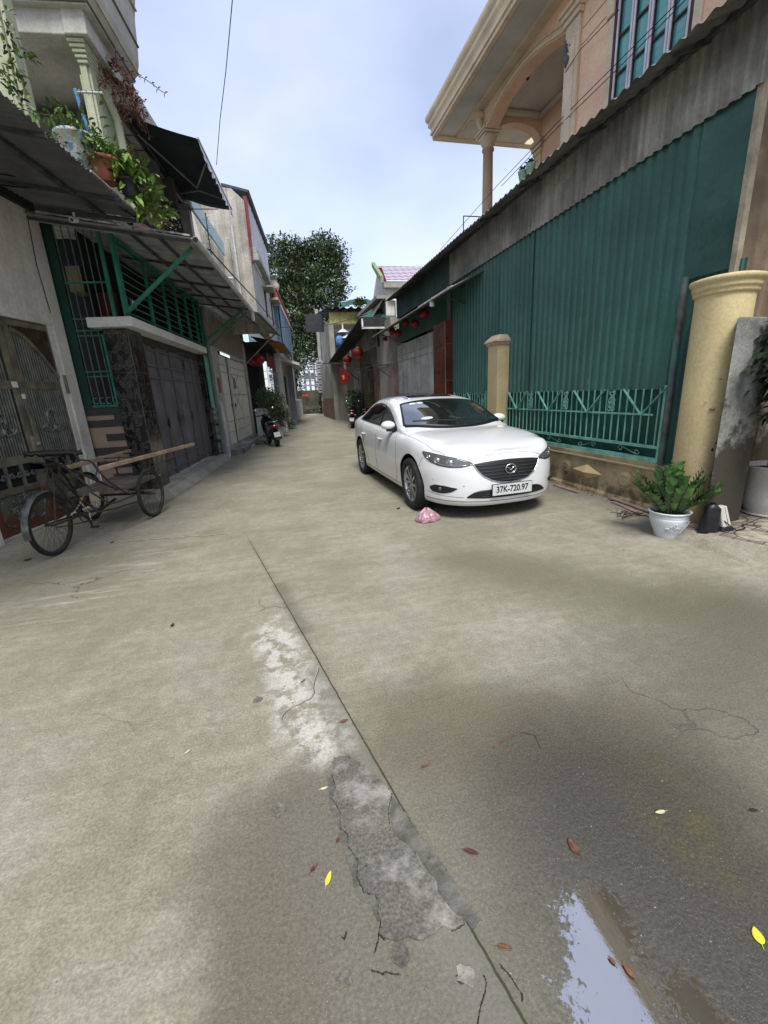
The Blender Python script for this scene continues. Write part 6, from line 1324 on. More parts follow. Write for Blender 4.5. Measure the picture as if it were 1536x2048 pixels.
# blue pole with small cross arm
q0 = PX(186,280,-2.0); bpz = thing('blue_pole', 'thin blue plastic pole with a spiky aerial arm leaning by the green column', 'pole', q0)
y_ = 6.95
part('pole', mat('sky_blue_pipe', (0.09,0.27,0.52), rough=.4), bpz, lambda m: m.tube([PY(150,178,y_), PY(164,225,y_), PY(184,283,y_)], .022, 8))
part('aerial_arm', MATS['rail_pale'], bpz, lambda m: [m.tube([PY(148,184,y_), PY(205,186,y_)], .012, 6)]+[m.tube([PY(158+12*i,179,y_-.05), PY(166+12*i,190,y_+.05)], .005, 5) for i in range(4)])
# flower pots on the ledge
terr = mat('terracotta', (0.36,0.12,0.065), rough=.7, var=.2, scale=6, bump=.2, dirt=(0.5,0.35,0.28), damt=.15, dscale=9)
gz = bpy.data.materials.new('glazed_pot'); gz.use_nodes = True; t = gz.node_tree; N = t.nodes; L = t.links; b = N['Principled BSDF']; g = N.new('ShaderNodeNewGeometry'); n = N.new('ShaderNodeTexNoise'); n.inputs['Scale'].default_value = 13; n.inputs['Detail'].default_value = 3; L.new(g.outputs['Position'], n.inputs[0]); r_ = N.new('ShaderNodeValToRGB'); r_.color_ramp.elements[0].position = .36; r_.color_ramp.elements[0].color = (.16,.26,.36,1); r_.color_ramp.elements[1].position = .43; r_.color_ramp.elements[1].color = (.50,.62,.56,1); x = r_.color_ramp.elements.new(.74); x.color = (.55,.35,.28,1); L.new(n.outputs[0], r_.inputs[0]); L.new(r_.outputs[0], b.inputs['Base Color']); b.inputs['Roughness'].default_value = .3
lg1 = mat('leaf_bright', (0.17,0.30,0.045), rough=.5, var=.4, scale=14, bump=0); lg2 = mat('leaf_olive', (0.11,0.18,0.035), rough=.5, var=.4, scale=14, bump=0); lg3 = mat('leaf_dark_small', (0.045,0.085,0.025), rough=.55, var=.4, scale=14, bump=0)
vine_r = mat('vine_red', (0.22,0.09,0.06), rough=.8, var=.4, scale=12)
LM = [lg1, lg2, lg3]
def clump(m, c, rx, rz, n, size, up=.3, seed=1, aspect=.42):
    rnd = random.Random(seed); c = Vector(c)
    for i in range(n):
        p = Vector((rnd.gauss(0,.5), rnd.gauss(0,.5), rnd.gauss(0,.5)))
        b0 = c+Vector((p.x*rx, p.y*rx, p.z*rz)); d = (p*.8+Vector((rnd.uniform(-1,1), rnd.uniform(-1,1), rnd.uniform(-.8,.8)+up))).normalized(); s_ = size*rnd.uniform(.55,1.25)
        m.cur = rnd.choice((0,0,1,2)); m.leaf(b0, d, (rnd.uniform(-.6,.6), rnd.uniform(-.6,.6), 1), s_, s_*aspect)
yP = 6.9
def ledge_pot(u, v, r_, m_, label, leafc, sz, n, k):
    q = PY(u, v, yP); t = thing('flower_pot', label, 'flower pot', q, 'flower pots on the ledge behind the canopy')
    part('pot_body', m_, t, lambda m: m.lathe([(r_*.62,-r_*.7),(r_*.85,-r_*.2),(r_*.95,r_*.5),(r_*1.12,r_*.55),(r_*1.12,r_*.75),(r_*.95,r_*.75),(r_*.9,r_*.55)], q, 20))
    m = MB(); clump(m, q+VZ*(r_*.9+sz*.2), r_*1.5, r_*.9, n, sz, seed=k); m.build('plant', LM, t, recalc=False)
ledge_pot(155,302,.20,gz,'white glazed bowl pot with blue pattern peeking over the canopy edge',0,.10,170,1)
ledge_pot(213,345,.17,terr,'terracotta pot among leaves behind the canopy edge',0,.10,150,2)
ledge_pot(262,380,.13,mat('black_pot', (0.02,0.02,0.02), rough=.5),'black plastic pot under the bright hanging leaves, last on the ledge',0,.12,120,3)
def foliage(name, label, pts, rx, n, sz, y_, seed, mats=LM, up=.0):
    m = MB()
    for i, (u, v) in enumerate(pts): clump(m, PY(u, v, y_), rx, rx, n, sz, up, seed+i)
    tag(m.build(name, mats, loc=PY(*pts[0], y_), recalc=False), label, 'plant')
foliage('trailing_plant', 'low leafy creeper on the ledge left of the glazed bowl', [(105,262),(125,268),(140,278),(165,282),(180,300),(190,318)], .16, 60, .07, 6.85, 20)
foliage('broad_leaf_plant', 'bright green broad leaved plant spilling over the end of the canopy', [(232,315),(245,335),(258,330),(262,355),(280,350),(285,380),(270,395),(298,395),(305,415),(318,425),(290,425),(240,345)], .12, 26, .14, 6.9, 40, [lg1, lg1, lg2])
foliage('dry_weeds', 'dry straggly weeds at the far end of the canopy beside the hanging cloth', [(300,440),(315,455),(330,440),(340,460),(325,425)], .10, 26, .05, 8.2, 60, [lg2, straw, straw])
# vine on the near column
m = MB()
vp = [(8,40),(14,70),(20,100),(12,130),(25,150),(35,180),(50,195),(45,165),(40,112),(52,118),(8,155),(30,205),(56,212)]
for i, (u, v) in enumerate(vp): clump(m, PY(u, v, 5.55), .07, .09, 13, .065, 0, 80+i)
for i in range(len(vp)-1):
    if i % 2 == 0: m.cur = 1; m.tube([PY(*vp[i], 5.57), PY((vp[i][0]+vp[i+1][0])/2+3, (vp[i][1]+vp[i+1][1])/2, 5.6), PY(*vp[i+1], 5.57)], .004, 4)
tag(m.build('climbing_vine', LM, loc=PY(20,100,5.55), recalc=False), 'pale leafed vine climbing the near green column at the top left border', 'vine')
m = MB(); rnd = random.Random(4)
for i in range(90):
    u = 205+i*.85+rnd.gauss(0,6); v = 112+i*1.25+rnd.gauss(0,9); p = PY(u, v, 7.75); q = p+Vector((rnd.uniform(-.25,.25), rnd.uniform(-.2,.2), rnd.uniform(-.3,.05)))
    m.cur = 0; m.tube([p, p.lerp(q,.5)+VZ*rnd.uniform(-.05,.05), q], .004, 4)
    for k in range(3): m.leaf(p.lerp(q, rnd.random()), (rnd.uniform(-1,1),rnd.uniform(-1,1),rnd.uniform(-1,.5)), VZ, .06, .03)
m.tube([PY(u, v, 7.7) for u, v in ((240,150),(262,147),(285,155),(305,168),(322,182),(331,187))], .005, 5)
for u, v in ((262,147),(276,151),(290,158),(303,167),(316,178),(330,187)): m.leaf(PY(u,v,7.7), (rnd.uniform(-1,1),0,-1), VZ, .06, .03); m.leaf(PY(u,v,7.7), (1,0,rnd.uniform(0,1)), VZ, .05, .03)
tag(m.build('dry_vine', vine_r, loc=PY(240,160,7.75), recalc=False), 'dry reddish brown vine hanging from the coved cornice into the sky', 'vine')

# ---------- retractable fabric awning
fa = thing('fabric_awning', 'black fabric awning with blue white scalloped valance high on the left', 'awning', FL(2.5, .6, 5.6))
fab = mat('black_fabric', (0.018,0.024,0.028), rough=.75, var=.3, scale=2, bump=.1, spec=.25)
iA = Vector((0,)*3); s0i, z0i = FL.hit(246,222,0); s1i, z1i = FL.hit(366,394,0)
dO = 1.10
s0o, z0o = FL.hit(395,277,dO); s1o, z1o = FL.hit(463,420,dO)
zo = (z0o+z1o)/2
rows = []
for i in range(21):
    t = i/20; rows.append([FL(s0i+(s1i-s0i)*t, 0, 5.88).lerp(FL(s0o+(s1o-s0o)*t, dO, z0o+(z1o-z0o)*t), j/8)-VZ*.05*math.sin(math.pi*j/8)*(.5+.5*math.sin(t*7)) for j in range(9)])
mb = MB(); mb.grid(rows); o = mb.build('fabric', fab, fa, recalc=False); sd = o.modifiers.new('t','SOLIDIFY'); sd.thickness = .004
val = bpy.data.materials.new('striped_valance'); val.use_nodes = True; t_ = val.node_tree; N = t_.nodes; L = t_.links; b = N['Principled BSDF']; g = N.new('ShaderNodeNewGeometry'); wv = N.new('ShaderNodeTexWave'); wv.bands_direction = 'Y'; wv.inputs['Scale'].default_value = 4.4; wv.inputs['Distortion'].default_value = .4; L.new(g.outputs['Position'], wv.inputs[0]); r_ = N.new('ShaderNodeValToRGB'); r_.color_ramp.elements[0].position = .45; r_.color_ramp.elements[0].color = (.22,.28,.38,1); r_.color_ramp.elements[1].position = .6; r_.color_ramp.elements[1].color = (.58,.60,.64,1); L.new(wv.outputs[0], r_.inputs[0]); L.new(r_.outputs[0], b.inputs['Base Color']); b.inputs['Roughness'].default_value = .8
def valf(m):
    n = 96; top = []; bot = []
    for i in range(n+1):
        t = i/n; s_ = s0o+(s1o-s0o)*t; z_ = z0o+(z1o-z0o)*t; wv_ = .018*math.sin(t*60)
        top.append(FL(s_, dO+.002, z_)); bot.append(FL(s_, dO+.03+wv_, z_-.15-.05*abs(math.sin(t*math.pi*12))))
    m.grid([top, bot])
part('valance', val, fa, valf, recalc=False)
part('roller', mat('roller_dark', (0.03,0.035,0.04), rough=.5), fa, lambda m: m.tube([FL(s0i-.1,0,5.9), FL(s1i+.1,0,5.9)], .05, 12))
part('front_bar', zinc, fa, lambda m: m.bar(FL(s0o,dO,z0o+.01), FL(s1o,dO,z1o+.01), .03, .03))
for q in (.14, .86):
    sj = s0i+(s1i-s0i)*q; so_ = s0o+(s1o-s0o)*q
    part('folding_arm', mat('arm_grey', (0.22,0.24,0.25), rough=.5), fa, lambda m: (m.bar(FL(sj,.04,5.80), FL(sj+(1.1 if q < .5 else -.9),.62,5.50), .022, .02), m.bar(FL(sj+(1.1 if q < .5 else -.9),.62,5.50), FL(so_+(.2 if q<.5 else -.05),dO,zo), .02, .02)))
# balcony ceiling under it
part('balcony_ceiling', mat('pale_grid_ceiling', (0.34,0.335,0.31), rough=.9, var=.15, scale=2), fa, lambda m: FL.box(m, s0i, s1i+.1, -1.6, -.06, 5.82, 5.84))
part('ceiling_battens', steel_dark, fa, lambda m: [m.bar(FL(s0i,-.2-.3*i,5.81), FL(s1i,-.2-.3*i,5.81), .012, .012) for i in range(5)]+[m.bar(FL(s0i+.45*i,-1.5,5.812), FL(s0i+.45*i,-.06,5.812), .012, .012) for i in range(8)])
part('end_wall', worn, fa, lambda m: FL.box(m, s1i+.1, s1i+.2, -1.6, -.02, 4.3, 5.85))

# ---------- cables
cab = mat('black_cable', (0.008,0.008,0.009), rough=.6, bump=0, var=.1)
def cable(pts, r_, label, sag=0.0, grp='cables strung along the street'):
    o = []
    for a, c in zip(pts[:-1], pts[1:]):
        for i in range(10): t = i/10; p = a.lerp(c, t); p.z -= sag*4*t*(1-t)*(a-c).length*.1; o.append(p)
    o.append(pts[-1]); m = MB(); m.tube(o, r_, 6); tag(m.build('cable', cab, loc=pts[0]), label, 'cable', grp)
Dn = lambda u, v, d: (lambda h: FL(h[0], d, h[1]))(FL.hit(u, v, d))
c_end = Dn(340,478,.62)
cable([Dn(0,225,.05), Dn(70,275,.1), Dn(160,345,.2), Dn(250,415,.4), c_end, Dn(420,500,1.15), FL(4.7,1.2,3.95), FL(11,1.2,4.2), PY(655,650,25.8), PY(735,628,14.5)], .012, 'main black cable running from the top left canopy down the street to the right row', .02)
cable([Dn(0,235,.05), Dn(75,283,.1), Dn(165,360,.2), Dn(255,425,.4), c_end], .009, 'second black cable just under the main one at upper left', .03)
cable([Dn(0,245,-.1), Dn(60,262,-.1), Dn(140,330,.1), Dn(230,395,.3), c_end], .016, 'thick black cable bundle close under the dark canopy', .0)
cable([Dn(0,348,-.5), Dn(80,358,-.4), Dn(160,375,-.2), Dn(210,385,.0), Dn(300,450,.4)], .008, 'thin black cable crossing the canopy underside at the left border', .05)
cable([Dn(0,370,-.5), Dn(90,378,-.4), Dn(175,389,-.2)], .008, 'black cable crossing low under the canopy at the left border', .05)
cable([Dn(40,270,0), Dn(140,305,0), Dn(150,350,0), Dn(190,430,0)], .004, 'thin vertical wire dropping from the cable bundle below the glazed bowl', .0)
m = MB()
for k in range(5):
    c = Dn(12+k*2,250+k,-.05); m.tube([c+Vector((0,.14*math.cos(a*.5),.09*math.sin(a*.5)))+Vector((.02*k,0,0)) for a in range(14)], .014, 6)
tag(m.build('cable_coil', cab, loc=Dn(12,250,-.05)), 'coiled black cable hanging under the canopy at the top left border', 'cable')
cable([PY(468,-40,10), PY(463,20,11), PY(452,140,13), PY(440,240,15), PY(433,330,17)], .010, 'single black wire hanging high in the open sky', .0)
pa = PX(1345,-60,5.6); 
cable([PX(1400,-40,5.5), PX(1240,120,5.6), PX(1115,245,5.7), PX(1000,365,5.6), PX(880,500,5.2)], .006, 'upper dark wire along the peach villa front', .0)
cable([PX(1410,-40,5.48), PX(1245,128,5.58), PX(1118,252,5.68), PX(1003,372,5.58)], .006, 'lower dark wire along the peach villa front', .0)
cable([PX(1238,20,5.6), PX(1160,100,5.65), PX(1130,145,5.65)], .006, 'thin grey wire between villa pilaster and window', .0)
# ================================================================ WHITE SALOON
def pchip(xs, ys, x):
    n = len(xs)
    if x <= xs[0]: return ys[0]
    if x >= xs[-1]: return ys[-1]
    i = 0
    while x > xs[i+1]: i += 1
    h = [xs[j+1]-xs[j] for j in range(n-1)]; d = [(ys[j+1]-ys[j])/h[j] for j in range(n-1)]
    def sl(j):
        if j == 0: return d[0]
        if j == n-1: return d[-1]
        if d[j-1]*d[j] <= 0: return 0
        w1 = 2*h[j]+h[j-1]; w2 = h[j]+2*h[j-1]; return (w1+w2)/(w1/d[j-1]+w2/d[j])
    t = (x-xs[i])/h[i]; m0, m1 = sl(i), sl(i+1)
    return ((2*t**3-3*t*t+1)*ys[i]+(t**3-2*t*t+t)*h[i]*m0+(-2*t**3+3*t*t)*ys[i+1]+(t**3-t*t)*h[i]*m1)
# plan outline: (u, v, inward normal, blend 0=front face .. 1=side .. 2=rear face)
PLAN = [(0,0,(1,0),0),(.006,.18,(1,0),0),(.032,.34,(1,0),0),(.085,.50,(.96,-.28),.1),(.175,.637,(.87,-.5),.3),(.30,.75,(.7,-.7),.5),(.46,.832,(.45,-.89),.75),(.68,.884,(.15,-.99),.95),
        (.95,.912,(0,-1),1),(1.24,.914,(0,-1),1),(1.42,.916,(0,-1),1),(1.66,.918,(0,-1),1),(1.9,.92,(0,-1),1),(2.15,.92,(0,-1),1),(2.4,.92,(0,-1),1),(2.8,.92,(0,-1),1),(3.2,.92,(0,-1),1),(3.6,.922,(0,-1),1),(3.95,.92,(0,-1),1),(4.25,.90,(0,-1),1),
        (4.5,.86,(-.3,-.95),1.2),(4.66,.78,(-.7,-.7),1.5),(4.78,.62,(-.9,-.4),1.8),(4.84,.35,(-1,0),2),(4.86,0,(-1,0),2)]
EF = [(.175,.20),(.175,.06),(.235,.008),(.35,.0),(.49,.012),(.64,.040),(.738,.085),(.782,.15)]
ES = [(.18,.25),(.18,.075),(.25,.030),(.40,.018),(.57,.0),(.71,.012),(.845,.030),(.925,.075)]
ER = [(.26,.3),(.26,.08),(.34,.02),(.50,.0),(.66,.0),(.82,.02),(.98,.05),(1.04,.10)]
zb = lambda u: pchip([.14,.5,.95,1.4,1.9,2.6,3.3,3.9,4.4,4.9],[.782,.838,.882,.908,.928,.947,.965,.985,1.0,1.03], u)
hood = lambda u: pchip([.14,.3,.6,.95,1.26,1.45,1.65,1.9,2.15,2.4,2.7,3.0,3.3,3.6,3.9,4.2,4.45,4.7,4.9],[.815,.862,.920,.960,.982,1.06,1.148,1.25,1.335,1.392,1.432,1.442,1.43,1.39,1.315,1.215,1.115,1.075,1.04], u)
railv = lambda u: pchip([1.26,1.5,1.7,1.9,2.15,2.4,2.7,3.2,3.6,4.0,4.3,4.5],[.80,.775,.748,.72,.688,.662,.64,.628,.625,.635,.66,.68], u)
railz = lambda u: pchip([1.26,1.42,1.55,1.75,1.95,2.15,2.4,2.7,3.2,3.6,4.0,4.3,4.5,4.9],[.955,.975,1.012,1.105,1.20,1.275,1.335,1.372,1.365,1.31,1.20,1.10,1.05,1.03], u)
SEC = []
for (pu, pv, nn, bl) in PLAN:
    sec = []
    for k in range(8):
        if bl <= 1: zf, ef = EF[k]; zs, es = ES[k]; f = bl
        else: zf, ef = ES[k]; zs, es = ER[k]; f = bl-1
        z_ = zf+(zs-zf)*f; e = ef+(es-ef)*f
        if bl >= .6 and bl <= 1.4 and k >= 5:
            base = (.71,.845,.925)[k-5]; z_ = z_+(zb(pu)-.925)*(1, .95, .6)[7-k if k < 8 else 0]*min(1, (bl-.5)*2 if bl < 1 else 1)
            if k == 7: z_ = zb(pu)
        sec.append(Vector((pu+nn[0]*e, max(0, pv+nn[1]*e) if pv > 0 else 0, z_)))
    u7, v7, z7 = sec[7]
    hc = hood(max(.14, u7)); is_cab = 1.22 < u7 < 4.5
    fr = {8:.94, 9:.83, 10:.64, 11:.33, 12:0}; gz_ = {8:.34, 9:.68, 10:.88, 11:.97, 12:1}
    for k in range(8, 13):
        vh = v7*fr[k]; zh = z7+(hc-z7)*gz_[k]
        pass
        if is_cab:
            t = min(1, (u7-1.22)/.22); t = min(t, (4.5-u7)/.2)
            rv, rz = railv(u7), railz(u7)
            cv = {8: v7-.03, 9: (v7-.03)*.45+rv*.55+.012, 10: rv, 11: rv*.56, 12: 0}[k]
            czz = {8: z7+.014, 9: (z7+.014)*.45+rz*.55, 10: rz, 11: rz+(hc-rz)*.80, 12: hc}[k]
            vh = vh*(1-t)+cv*t; zh = zh*(1-t)+czz*t
        sec.append(Vector((u7, vh, zh)))
    SEC.append(sec)
NS = len(SEC); TS = [0]
for i in range(1, NS): TS.append(TS[-1]+max(.05, (Vector(PLAN[i][:2])-Vector(PLAN[i-1][:2])).length))
def row_at(t):
    return [Vector((pchip(TS, [s_[k].x for s_ in SEC], t), pchip(TS, [s_[k].y for s_ in SEC], t), pchip(TS, [s_[k].z for s_ in SEC], t))) for k in range(13)]
KX = [0,1,1.7,2.5,3.4,4.2,5,5.7,6.2,7.4,8.6,10,11.4]
NA, NK = 120, 46
grid = []
for i in range(NA+1):
    rw = row_at(TS[-1]*i/NA); xs_, ys_, zs_ = [p.x for p in rw], [p.y for p in rw], [p.z for p in rw]
    grid.append([Vector((pchip(KX, xs_, KX[-1]*j/NK), pchip(KX, ys_, KX[-1]*j/NK), pchip(KX, zs_, KX[-1]*j/NK))) for j in range(NK+1)])
CO = Vector((2.512, 4.215, 0)); CU = Vector((-.030, 1, 0)).normalized(); CV = Vector((CU.y, -CU.x, 0))
def CW(p): return CO+CU*p[0]+CV*p[1]+VZ*p[2]
loc_m = MB(); loc_m.smooth = True
for sgn in (1, -1):
    rows = [[Vector((p.x, sgn*p.y, p.z)) for p in r] for r in grid]
    loc_m.grid(rows)
loc_m.add([Vector((r[0].x, sg*r[0].y, r[0].z)) for sg in (1,-1) for r in grid], [])
o0_ = len(loc_m.v)-2*(NA+1)
for i in range(NA): loc_m.f.append([o0_+i, o0_+i+1, o0_+NA+1+i+1, o0_+NA+1+i]); loc_m.mi.append(0); loc_m.sm.append(False)
bvh = BVHTree.FromPolygons([tuple(v) for v in loc_m.v], [tuple(f) for f in loc_m.f])
car = thing('white_saloon', 'white four door saloon parked nose to camera beside the green fence, plate 37K-720.97', 'car', CW((2.4,0,0)))
paint = mat('car_white', (0.62,0.625,0.625), rough=.38, var=.02, scale=1, bump=0, spec=.5, coat=1.0, fine=0, dirt=(0.50,0.49,0.45), damt=.14, dscale=3)
glass = mat('car_glass', (0.010,0.013,0.013), rough=.02, var=0, bump=0, spec=.9, coat=1.0, fine=0)
for n_ in ('car_glass',):
    b_ = MATS[n_].node_tree.nodes['Principled BSDF']
    for l_ in list(b_.inputs['Roughness'].links): MATS[n_].node_tree.links.remove(l_)
    b_.inputs['Roughness'].default_value = .015; b_.inputs['IOR'].default_value = 2.3
trimk = mat('car_black_trim', (0.012,0.012,0.013), rough=.45, var=.1, bump=0); chrome = mat('chrome', (0.62,0.63,0.64), rough=.12, metal=1, var=.05, bump=0, fine=0)
alloy = mat('alloy', (0.42,0.43,0.44), rough=.28, metal=.85, var=.1, bump=0, scale=8); rubber = mat('tyre_rubber', (0.018,0.018,0.018), rough=.85, var=.3, scale=12, bump=.15, dirt=(0.06,0.055,0.045), damt=.2, dscale=8)
wm = MB(); wm.smooth = True; wm.v = [CW(v) for v in loc_m.v]; wm.f = loc_m.f; wm.mi = loc_m.mi; wm.sm = loc_m.sm
# weld, then cut the wheel wells
body = wm.build('body', [paint, trimk], car)
bm = bmesh.new(); bm.from_mesh(body.data); bmesh.ops.remove_doubles(bm, verts=bm.verts, dist=.0006); bmesh.ops.dissolve_degenerate(bm, edges=bm.edges, dist=.0001); bmesh.ops.recalc_face_normals(bm, faces=bm.faces); bm.to_mesh(body.data); bm.free()
WU = (.95, 3.78); WR = .338
cut = MB()
for u_ in WU:
    for sg in (-1, 1):
        c = CW((u_, sg*.78, .345)); n = 40; a = []; b_ = []
        for i in range(n):
            q = 2*math.pi*i/n; off = CU*(.385*math.cos(q))+VZ*(.385*math.sin(q)); a.append(c+off-CV*sg*.13); b_.append(c+off+CV*sg*.35)
        cut.add(a+b_, [tuple(range(n)), tuple(range(2*n-1,n-1,-1))]+[(i,(i+1)%n,n+(i+1)%n,n+i) for i in range(n)])
cut.mi = [0]*len(cut.f)
cob = cut.build('cut_tmp', [trimk]); md = body.modifiers.new('b', 'BOOLEAN'); md.object = cob; md.operation = 'DIFFERENCE'; md.solver = 'EXACT'
try: md.material_mode = 'TRANSFER'
except Exception: pass
dgr = bpy.context.evaluated_depsgraph_get(); dgr.update(); nm = bpy.data.meshes.new_from_object(body.evaluated_get(dgr)); 
body.modifiers.clear(); body.data = nm; bpy.data.objects.remove(cob)
nm.polygons.foreach_set('use_smooth', [True]*len(nm.polygons))
try: nm.set_sharp_from_angle(angle=R(38))
except Exception: pass
# surface probes in car space
def pf(th, z):           # radial from inside the nose
    d = Vector((-math.cos(R(th)), math.sin(R(th)), 0)); h = bvh.ray_cast(Vector((.9,0,z))+d*3, -d); return (h[0], h[1]) if h[0] else (Vector((.9,0,z))+d*.9, d)
def ps_(u, z, sg=-1):
    h = bvh.ray_cast(Vector((u, sg*3, z)), Vector((0,-sg,0))); return (h[0], h[1]) if h[0] else (Vector((u,sg*.9,z)), Vector((0,sg,0)))
def pt_(u, v):
    h = bvh.ray_cast(Vector((u, v, 3)), Vector((0,0,-1))); return (h[0], h[1]) if h[0] else (Vector((u,v,1)), VZ)
def off(hit, e, out):
    p, n = hit; n = n if n.dot(out) > 0 else -n; return p+n*e
OUTF = lambda th: Vector((-math.cos(R(th)), math.sin(R(th)), 0))
def lerpc(c, x):
    return pchip([p[0] for p in c], [p[1] for p in c], x)
def panel(name, m, parent, top, bot, kind, e, nx=28, ny=8, sg=-1, edge=None, back=.02):
    """curved panel between two curves laid on the body surface, with real thickness"""
    a0, a1 = max(top[0][0], bot[0][0]), min(top[-1][0], bot[-1][0]); rows = []; 
    for j in range(ny+1):
        row = []
        for i in range(nx+1):
            x = a0+(a1-a0)*i/nx; y = lerpc(bot, x)+(lerpc(top, x)-lerpc(bot, x))*j/ny
            if kind == 'f': p = off(pf(x, y), e, OUTF(x))
            elif kind == 's': p = off(ps_(x, y, sg), e, Vector((0,sg,0)))
            else: p = off(pt_(y, x), e, VZ)
            row.append(CW(p))
        rows.append(row)
    mb = MB(); mb.grid(rows)
    o = mb.build(name, m, parent, recalc=False)
    s = o.modifiers.new('t', 'SOLIDIFY'); s.thickness = abs(e)*.8+.001; s.offset = 0
    return o, rows
def line(name, m, parent, pts, kind, r_, e=0.0, sg=-1, n=6):
    P = []
    for a, b in zip(pts[:-1], pts[1:]):
        for i in range(n):
            x = a[0]+(b[0]-a[0])*i/n; y = a[1]+(b[1]-a[1])*i/n; P.append((x, y))
    P.append(pts[-1]); Q = []
    for x, y in P:
        if kind == 'f': Q.append(CW(off(pf(x, y), e, OUTF(x))))
        elif kind == 's': Q.append(CW(off(ps_(x, y, sg), e, Vector((0,sg,0)))))
        else: Q.append(CW(off(pt_(x, y), e, VZ)))
    mb = MB(); mb.tube(Q, r_, 6); return mb.build(name, m, parent)
# windscreen, roof glass, rear glass
BV = [(-.765,1.60),(-.6,1.495),(-.3,1.42),(0,1.40),(.3,1.42),(.6,1.495),(.765,1.60)]; TV = [(-.765,1.86),(-.66,2.20),(-.55,2.235),(-.3,2.26),(0,2.27),(.3,2.26),(.55,2.235),(.66,2.20),(.765,1.86)]
def shield(name, bv, tv, wb, wt, e, mm, ny=16, nx=30):
    rows = []
    for j in range(ny+1):
        t = j/ny; row = []
        for i in range(nx+1):
            q = -1+2*i/nx; vb = q*wb; vt = q*wt; ub = bv(vb); ut = tv(vt); v = vb+(vt-vb)*t; u = ub+(ut-ub)*t; row.append(CW(off(pt_(u, v), e, VZ)))
        rows.append(row)
    mb = MB(); mb.grid(rows); o = mb.build(name, mm, car, recalc=False); s = o.modifiers.new('t','SOLIDIFY'); s.thickness = .004; return o, rows
ws, wr = shield('windscreen', lambda v: 1.30+.30*(abs(v)/.78)**2.2, lambda v: 2.22-.06*(abs(v)/.6)**2, .745, .595, .007, glass)
part('windscreen_seal', trimk, car, lambda m: m.tube([p+VZ*.002 for p in wr[0]]+[r[-1] for r in wr][1:]+list(reversed(wr[-1]))[1:]+[r[0] for r in reversed(wr)][1:], .011, 6))
shield('rear_window', lambda v: 4.25-.10*(abs(v)/.6)**2, lambda v: 3.45+.03*(abs(v)/.6)**2, .60, .53, .006, glass)
rows = [[CW(off(pt_(2.42+.46*j/6, -.40+.8*i/12), .004, VZ)) for i in range(13)] for j in range(7)]
mb = MB(); mb.grid(rows); o = mb.build('sunroof', glass, car, recalc=False); s = o.modifiers.new('t','SOLIDIFY'); s.thickness = .003
# frosting sticker and parking card behind the screen, mirror, wheel
stk = mat('sticker_white', (0.6,0.68,0.66), rough=.4, var=.1, bump=0)
for (u0, v0, w_) in ((2.10,-.42,.055),(2.10,-.30,.055),(1.60,-.38,.09)):
    rows = [[CW(off(pt_(u0+.035*math.sin(a)*r_, v0+w_*math.cos(a)*r_), .0085, VZ)) for a in [2*math.pi*k/16 for k in range(16)]] for r_ in (.01,1)]
    mb = MB(); mb.grid(rows, close=True); mb.build('sticker', stk, car, recalc=False)
for sx, w0 in ((-.62,.55),(.10,.52)):
    q0 = off(pt_(1.46, sx+.30), .012, VZ); q1 = off(pt_(1.50+.02, sx-.1), .014, VZ)
    line('wiper', trimk, car, [(1.46, sx+.35), (1.50, sx), (1.58, sx-.15)] if sx > 0 else [(1.47, sx+.6), (1.53, sx+.2), (1.60, sx+.02)], 't', .007, .012)
part('cowl', trimk, car, lambda m: m.grid([[CW(off(pt_(1.30+.30*(abs(v)/.78)**2.2-.055*(1-j), v), .0035, VZ)) for v in [-.74+1.48*i/24 for i in range(25)]] for j in (0,1)]), recalc=False)
